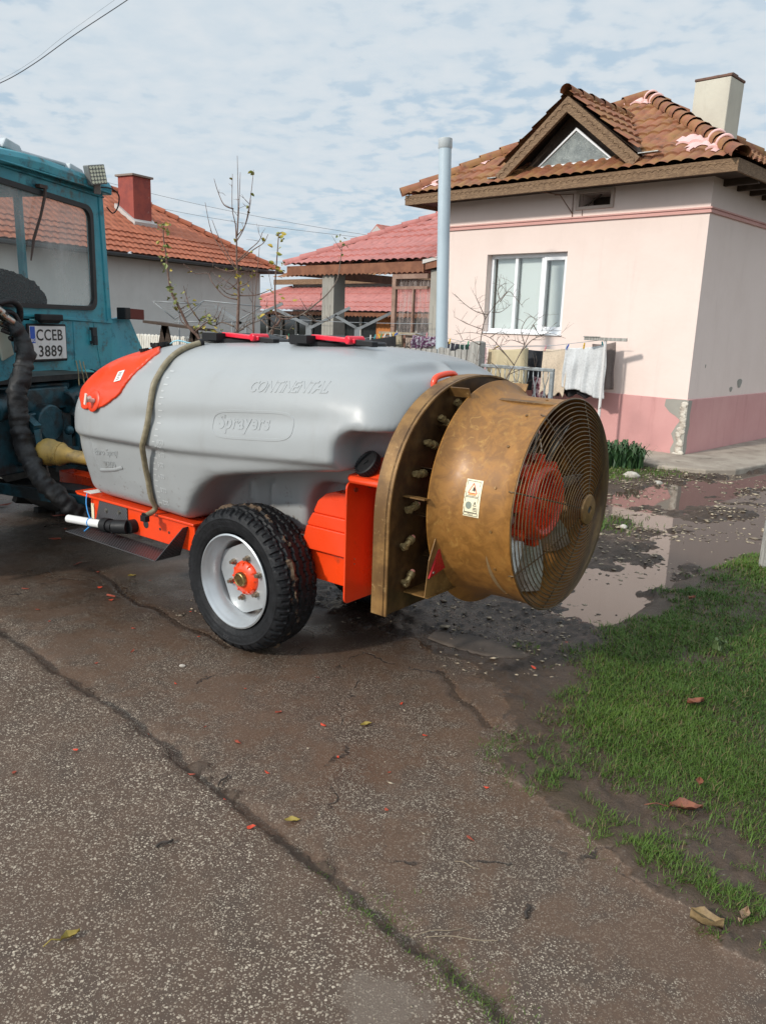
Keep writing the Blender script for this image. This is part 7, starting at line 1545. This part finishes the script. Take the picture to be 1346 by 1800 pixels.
# ---- fallen leaves, scraps, stones, twigs
def flat_leaf(size, curl, seed, stem=0):
    r = random.Random(seed); n = 9; V = []; F = []
    for i in range(n):
        f = i / (n - 1); hw_ = size * .24 * math.sin(math.pi * min(1, f ** .8 * .97 + .015)) ** 1.25 * (1 + .18 * math.sin(17 * f + seed)) + .0005
        for j in range(5): s = (j - 2) / 2; V.append(((f - .5) * size, s * hw_, .004 + curl * size * (abs(s) ** 1.6) * .5 + .25 * size * curl * (f - .5) ** 2 + .05 * size * math.sin(8 * f + 3 * s + seed) * (f > .1)))
    for i in range(n - 1):
        for j in range(4): F.append((i * 5 + j, i * 5 + j + 1, (i + 1) * 5 + j + 1, (i + 1) * 5 + j))
    mb = MB(); mb.add(V, F)
    if stem: mb.tube([(-size * .5, 0, .006), (-size * .5 - stem * .5, .01, .012), (-size * .5 - stem, .004, .006)], [.0028, .0022, .0018], 5)
    return mb
LB_ = mat('rusty_brown_leaf', (.22, .075, .038), .65, col2=(.12, .04, .022), ns=25, bump=(60, .3)); LY_ = mat('pale_yellow_brown_leaf', (.26, .18, .085), .65, col2=(.13, .08, .04), ns=25, bump=(60, .3)); LT_ = mat('tan_leaf', (.34, .22, .14), .65, col2=(.25, .15, .09), ns=25); LYY = mat('dull_yellow_leaf', (.27, .20, .035), .65, col2=(.17, .11, .03), ns=25)
for (x, y, rz, sz, cu_, sd_, stm, m, lab) in ((1.10, 2.50, -.05, .115, .32, 1, .085, LB_, 'large rust brown curled leaf with a long stem, at the muddy lawn edge'), (.965, 1.96, -.5, .090, .75, 2, 0, LY_, 'rolled up yellow brown leaf on the asphalt, right foreground'), (1.085, 1.985, .9, .055, .5, 3, .01, LT_, 'small tan heart shaped leaf beside the right foreground grass tufts'),
        (1.43, 3.30, .3, .09, .3, 4, .0, LB_, 'dull brown leaf lying in the middle of the lawn'), (1.19, 2.62, 1.2, .05, .4, 5, 0, LB_, 'small dark brown leaf just above the large rust brown leaf'), (-.04, 3.07, .4, .05, .3, 6, 0, LYY, 'small pale yellow leaf alone on the mid driveway'), (-.27, 2.39, .1, .055, .25, 7, 0, LYY, 'flattened yellow green leaf close to the road edge step'), (-.79, 1.80, .7, .05, .4, 8, .045, LYY, 'ochre leaf with dark stem on the speckled road, lower left'), (-1.62, 4.95, .2, .05, .3, 9, 0, LYY, 'small yellow leaf on the driveway left of the wheel'), (1.95, 4.75, .5, .06, .4, 10, 0, LB_, 'brown leaf on the lawn near the nearest puddle')):
    mb = flat_leaf(sz, cu_, sd_, stm); o = mb.build('fallen_leaf', m, None, smooth=180); o.location = (x, y, gz(x, y) + (.028 if x > 1.15 and y > 2.5 else .004)); o.rotation_euler = (0, 0, rz); tag(o, lab, 'leaf', 'fallen leaves')
SCRAP = mat('torn_orange_plastic', (.52, .055, .022), .5); SCR2 = mat('dirty_orange_plastic', (.30, .05, .025), .6, col2=(.25, .06, .03), ns=60)
def scrap_mesh(seed, L, W):
    r = random.Random(seed); n = 7; pts = [(L * (.5 + .5 * r.uniform(.6, 1)) * math.cos(t), W * (.5 + .5 * r.uniform(.5, 1)) * math.sin(t)) for t in sorted(r.uniform(0, 6.28) for _ in range(n))]
    mb = MB(); mb.prism([(a, b, .003 + abs(a) * r.uniform(0, .3)) for a, b in pts], (0, 0, .0012)); return mb
sms = []
for i in range(6):
    o = scrap_mesh(40 + i, .022 + .005 * (i % 3), .011 + .003 * (i % 2)).build('orange_scrap', SCRAP if i < 3 else SCR2); sms.append(o.data); bpy.data.objects.remove(o)
SC = [(-1.9, 5.05), (-1.75, 4.7), (-1.55, 4.45), (-1.45, 4.9), (-1.3, 4.1), (-1.2, 3.72), (-1.05, 4.35), (-.95, 3.95), (-1.4, 3.55), (-.6, 3.35), (-.42, 3.2), (-.75, 3.0), (-.2, 3.1), (-.15, 2.85), (-.35, 2.72), (.02, 2.75), (-.5, 2.85), (-.95, 2.95), (.1, 3.3), (.25, 3.05), (.4, 2.6), (.05, 2.45), (.35, 2.28), (-.7, 2.58), (-.55, 2.5), (-.42, 2.3), (-1.1, 2.75), (-1.3, 2.55), (-2.1, 5.3), (-2.3, 5.6), (-1.65, 5.3), (-1.1, 4.7), (.75, 3.75), (1.0, 4.0), (-2.0, 4.3), (-2.2, 4.65), (-1.8, 4.1), (-2.5, 6.0), (-.9, 3.4), (-.25, 3.5)]
rs_ = random.Random(77)
for i, (x, y) in enumerate(SC):
    x += rs_.uniform(-.05, .05); y += rs_.uniform(-.05, .05); o = bpy.data.objects.new('orange_scrap', sms[i % 6]); COL.objects.link(o); o.location = (x, y, gz(x, y) + .002); o.rotation_euler = (rs_.uniform(-.2, .2), rs_.uniform(-.2, .2), rs_.random() * 6.28); s_ = rs_.uniform(.35, .85); o.scale = (s_, s_, s_)
    tag(o, 'small torn scrap of orange plastic lying flat on the wet asphalt', 'scrap', 'orange plastic scraps on the asphalt')
for j, (x, y, rz, L, W, lab) in enumerate(((-3.08, 6.90, .2, .16, .035, 'long torn orange strip on the ground under the black hose sleeve'), (-2.72, 6.45, -.3, .14, .03, 'curved orange plastic strip nearest the sagging hose sleeve'), (-3.3, 6.75, .6, .10, .05, 'crumpled orange shred at the far left edge of the yard'), (-2.05, 5.15, 1.5, .09, .02, 'narrow orange sliver hanging over wet asphalt below the step plate'), (-1.62, 4.55, -.5, .055, .022, 'arrow shaped orange shred on the driveway, left of the wheel'), (-2.45, 5.75, .1, .07, .03, 'flat orange flake on the dark ground beside the sprayer drawbar'))):
    mb = scrap_mesh(90 + j, L * .75, W * .75); o = mb.build('orange_strip', SCR2); o.location = (x, y, gz(x, y) + .004); o.rotation_euler = (0, 0, rz); tag(o, lab, 'scrap')
mb = MB(); mb.prism([(-.10, .05, 0), (.12, 0, 0), (.22, .03, 0), (.10, .10, 0), (-.06, .13, 0)], (0, 0, .05))
STN = mat('pale_stone', (.48, .44, .38), .8, col2=(.36, .32, .27), ns=20, bump=(40, .4))
for i, (x, y, s_, lab) in enumerate(((-.95, 3.60, .016, 'single white pebble on the driveway in front of the wheel'), (2.10, 6.75, .05, 'pale stone at the far rim of the nearest puddle'), (2.9, 9.25, .10, 'pale flat stone in front of the dark green plant clump'), (3.15, 9.05, .08, 'pale broken stone nearest the cracked concrete apron'), (1.6, 6.15, .05, 'grey stone in the mud between the two nearer puddles'), (.42, 1.42, .014, 'white pebble in the groove beside the road, bottom edge'))):
    mb = MB(); mb.ball((0, 0, 0), s_, s_ * .7, s_ * .45, 9, 6); mb.v = [tuple(Vector(q) * (1 + .25 * mnoise.noise(Vector(q) * (2.2 / s_) + Vector((i * 3., 0, 0))))) for q in mb.v]; o = mb.build('stone', STN, None, smooth=35); o.location = (x, y, gz(x, y) + s_ * .2); o.rotation_euler = (0, 0, i * 1.3); tag(o, lab, 'stone')
TW = mat('dark_twig', (.035, .026, .02), .8); DRY = mat('dry_pale_straw', (.22, .17, .115), .8)
for (x, y, rz, L, r_, m, lab) in ((-.65, 2.2, .6, .028, .0042, TW, 'short dark twig on the speckled road'), (.46, 1.99, 1.3, .026, .005, TW, 'stubby dark twig upright in view on the right driveway'), (.26, 1.875, -.05, .10, .0016, DRY, 'dry pale grass stalk lying across the groove at the road edge'), (.20, 1.90, .2, .07, .0013, DRY, 'thin dry stalk crossing the long pale grass stalk'), (.30, 2.18, -.5, .04, .0014, DRY, 'thin pale straw in the middle of the right driveway'), (-.55, 2.62, 1.2, .035, .003, TW, 'tiny dark twig beside the road edge step')):
    mb = MB(); mb.tube(spline([(-L, 0, .006), (-L * .3, .006, .010), (L * .4, -.004, .012), (L, .005, .007)]), r_, 6); o = mb.build('twig', m, None, smooth=180); o.location = (x, y, gz(x, y)); o.rotation_euler = (0, 0, rz); tag(o, lab, 'twig')
# flat broken slab behind the wheel
mb = MB(); sl_pts = [(.26, 4.05), (.45, 3.90), (.62, 3.82), (.80, 3.84), (.74, 3.98), (.60, 4.06), (.42, 4.16), (.30, 4.14)]; zs_ = gz(.5, 3.98); mb.prism([(x - .5, y - 3.98, -.04) for x, y in sl_pts], (0, 0, .044)); o = mb.build('concrete_slab', mat('muddy_concrete', (.085, .066, .052), .75, col2=(.055, .042, .033), ns=6, bump=(60, .3)), None, bevel=.012); o.location = (.5, 3.98, zs_); tag(o, 'broken flat piece of muddy concrete sunk into the ground behind the wheel', 'slab')

# ------------------------------------------------------------------ grass and gravel (nobody could count them)
def in_fields(x, y):
    r = ground_fields(x[None, :], y[None, :]); return [q[0] for q in r]
N = 640000
yy = 1.5 + 5.6 * rng.random(N) ** 1.5; xx = .35 + (yy * .78 + .6) * rng.random(N)
Zg, a1, a2, gg_, a4, a5, a6 = in_fields(xx, yy)
dens = fbm(xx, yy, 3.1, 4, 31); dens2 = fbm(xx, yy, 11, 3, 37)
strip = polysdf(xx, yy, TUFT) < .08
gsd = np.minimum(polysdf(xx, yy, GRASS), polysdf(xx, yy, TUFT) + .02) + (dens - .5) * .35 + (dens2 - .5) * .25
keep = ((gg_ > .3) | ((gsd < .12) & (a1 < .3))) & (rng.random(N) < np.clip((dens - .18) * 3.2, .15, 1) * np.clip(1 - (gsd + .12) / .26, .03, 1)) & (a6 > .02)
keep &= ~(strip & (dens2 < .42))
xx, yy, Zg = xx[keep], yy[keep], Zg[keep]
# tufts along the road step and in the mud, thin grass by the house
ex, ey = [], []
for (x, y, r_, n) in ((-.02, 2.0, .05, 260), (.04, 1.93, .05, 260), (.17, 1.80, .04, 120), (.24, 1.73, .05, 260), (.30, 1.66, .04, 200), (.36, 1.58, .05, 250), (.50, 1.47, .05, 120), (-.15, 2.12, .03, 60), (.58, 3.02, .05, 120), (.52, 2.95, .04, 60), (.78, 3.95, .06, 120), (2.0, 7.0, .22, 500), (1.75, 6.8, .2, 400), (2.7, 9.5, .35, 1100), (3.3, 9.6, .2, 500), (2.3, 9.3, .3, 500), (5.0, 9.0, .3, 500), (5.6, 9.8, .3, 400), (-4.3, 8.2, .5, 900), (-5., 9., .7, 900), (-3.9, 8.6, .5, 600)):
    ex.append(x + rng.normal(0, r_, n)); ey.append(y + rng.normal(0, r_ * .8, n))
ex = np.concatenate(ex); ey = np.concatenate(ey); Ze = in_fields(ex, ey)[0]
near_road = ey < 2.2
xx = np.concatenate([xx, ex]); yy = np.concatenate([yy, ey]); Zg = np.concatenate([Zg, Ze]); n = len(xx)
sc_h = np.concatenate([np.full(n - len(ex), 1.), np.where(near_road, .45, np.where(ey > 6, 1.6, .8))])
wr = np.clip(yy / 3.2, .8, 2.2)
dn_ = fbm(xx, yy, 2.2, 3, 41)
L = (.013 + .025 * rng.random(n) ** 1.8) * sc_h * (.55 + .9 * dn_); W = (.0011 + .0009 * rng.random(n)) * wr * np.where(sc_h < .5, .8, 1)
th = rng.random(n) * 2 * np.pi; lean = .25 + 1.3 * rng.random(n)
dx, dy = np.cos(th), np.sin(th); sx2, sy2 = -dy * W, dx * W
zb = Zg - .004
def pt(f, l): return xx + dx * L * lean * l, yy + dy * L * lean * l, zb + L * f
m1x, m1y, m1z = pt(.62, .35); t1x, t1y, t1z = pt(.90, 1.0)
Vg = np.stack([np.stack([xx - sx2, yy - sy2, zb], -1), np.stack([xx + sx2, yy + sy2, zb], -1), np.stack([m1x - sx2 * .8, m1y - sy2 * .8, m1z], -1), np.stack([m1x + sx2 * .8, m1y + sy2 * .8, m1z], -1), np.stack([t1x, t1y, t1z], -1)], 1).reshape(-1, 3)
b = np.arange(n)[:, None] * 5
Fg = np.concatenate([b + np.array([[0, 1, 3]]), b + np.array([[0, 3, 2]]), b + np.array([[2, 3, 4]])])
tint = np.clip(rng.normal(.5, .2, n) * .55 + (fbm(xx, yy, 1.1, 3, 91) - .5) * 1.3 + dn_ * .45, 0, 1); dry_ = (rng.random(n) < .10).astype(float)
ca = np.repeat(np.stack([tint, dry_, np.zeros(n), np.ones(n)], -1), 5, 0)
k = NT('grass_blade'); s_ = k.sep(k.attr('tint').outputs['Color']); c = k.mix(s_[0], (.040, .092, .014), (.130, .210, .032)); c = k.mix(s_[1], c, (.20, .15, .07)); k.put(k.p.inputs['Base Color'], c); k.p.inputs['Roughness'].default_value = .5; k.p.inputs['Specular IOR Level'].default_value = .3
tl_ = k.new('ShaderNodeBsdfTranslucent'); k.l(c, tl_.inputs[0]); mx = k.new('ShaderNodeMixShader'); mx.inputs[0].default_value = .25; k.l(k.p.outputs[0], mx.inputs[1]); k.l(tl_.outputs[0], mx.inputs[2]); k.l(mx.outputs[0], k.out.inputs[0])
go = kind(arrmesh('grass', Vg, Fg, k.m, None, attrs=[('tint', 'POINT', ca)]), 'stuff'); go['label'] = 'short damp green lawn grass and tufts at the yard edge'
# gravel and mud crumbs
gx, gy, gs_ = [], [], []
def scatter(x0, x1, y0, y1, n, smin_, smax_, test=None):
    x = rng.uniform(x0, x1, n); y = rng.uniform(y0, y1, n); s = rng.uniform(smin_, smax_, n) * np.where(rng.random(n) < .1, 1.7, 1); gx.append(x); gy.append(y); gs_.append(s)
scatter(.3, 1.4, 3.6, 4.8, 420, .005, .016); scatter(.8, 2.2, 5.0, 7.4, 700, .008, .024); scatter(1.8, 5.6, 6.4, 9.8, 5200, .008, .028); scatter(1.0, 3.4, 4.4, 6.8, 800, .006, .018); scatter(-1.2, .9, 4.2, 5.4, 260, .005, .014); scatter(-.5, 1.0, 2.6, 3.8, 60, .003, .007); scatter(-1.2, .3, 1.5, 2.6, 60, .003, .006)
gx, gy, gs_ = map(np.concatenate, (gx, gy, gs_)); f_ = in_fields(gx, gy); ok = (f_[3] < .3) & ((f_[0] > -.026) | (rng.random(len(gx)) < .30)) & (fbm(gx, gy, 2.4, 3, 55) > .42); gx, gy, gs_, gz_ = gx[ok], gy[ok], gs_[ok], np.maximum(f_[0][ok], -.018)
base = np.array([(1, 0, 0), (0, 1, 0), (-1, 0, 0), (0, -1, 0), (0, 0, .6), (0, 0, -.6), ], float); fb = np.array([(0, 1, 4), (1, 2, 4), (2, 3, 4), (3, 0, 4), (1, 0, 5), (2, 1, 5), (3, 2, 5), (0, 3, 5)])
n = len(gx); a_ = rng.random(n) * 6.28; sc3 = np.stack([gs_ * rng.uniform(.7, 1.4, n), gs_ * rng.uniform(.5, 1., n), gs_ * rng.uniform(.12, .5, n)], -1)
Vs = base[None] * sc3[:, None] * rng.uniform(.75, 1.25, (n, 6, 1)); ca_, sa_ = np.cos(a_)[:, None], np.sin(a_)[:, None]
Vs = np.stack([Vs[..., 0] * ca_ - Vs[..., 1] * sa_ + gx[:, None], Vs[..., 0] * sa_ + Vs[..., 1] * ca_ + gy[:, None], Vs[..., 2] + gz_[:, None] + gs_[:, None] * .12], -1).reshape(-1, 3)
Fs_ = (np.arange(n)[:, None, None] * 6 + fb[None]).reshape(-1, 3); tn = np.repeat(rng.random(n) ** 1.3, 6)
k = NT('gravel_and_leaf_crumbs'); t = k.sep(k.attr('tint').outputs['Color'])[0]; k.put(k.p.inputs['Base Color'], k.mix(t, (.085, .062, .046), (.46, .38, .27))); k.p.inputs['Roughness'].default_value = .75; k.bump(k.noise(120, 3, .6), .4, .004)
gv = kind(arrmesh('gravel', Vs, Fs_, k.m, None, attrs=[('tint', 'POINT', np.stack([tn, tn, tn, np.ones_like(tn)], -1))]), 'stuff'); gv['label'] = 'pale gravel chips and leaf crumbs strewn over the mud'
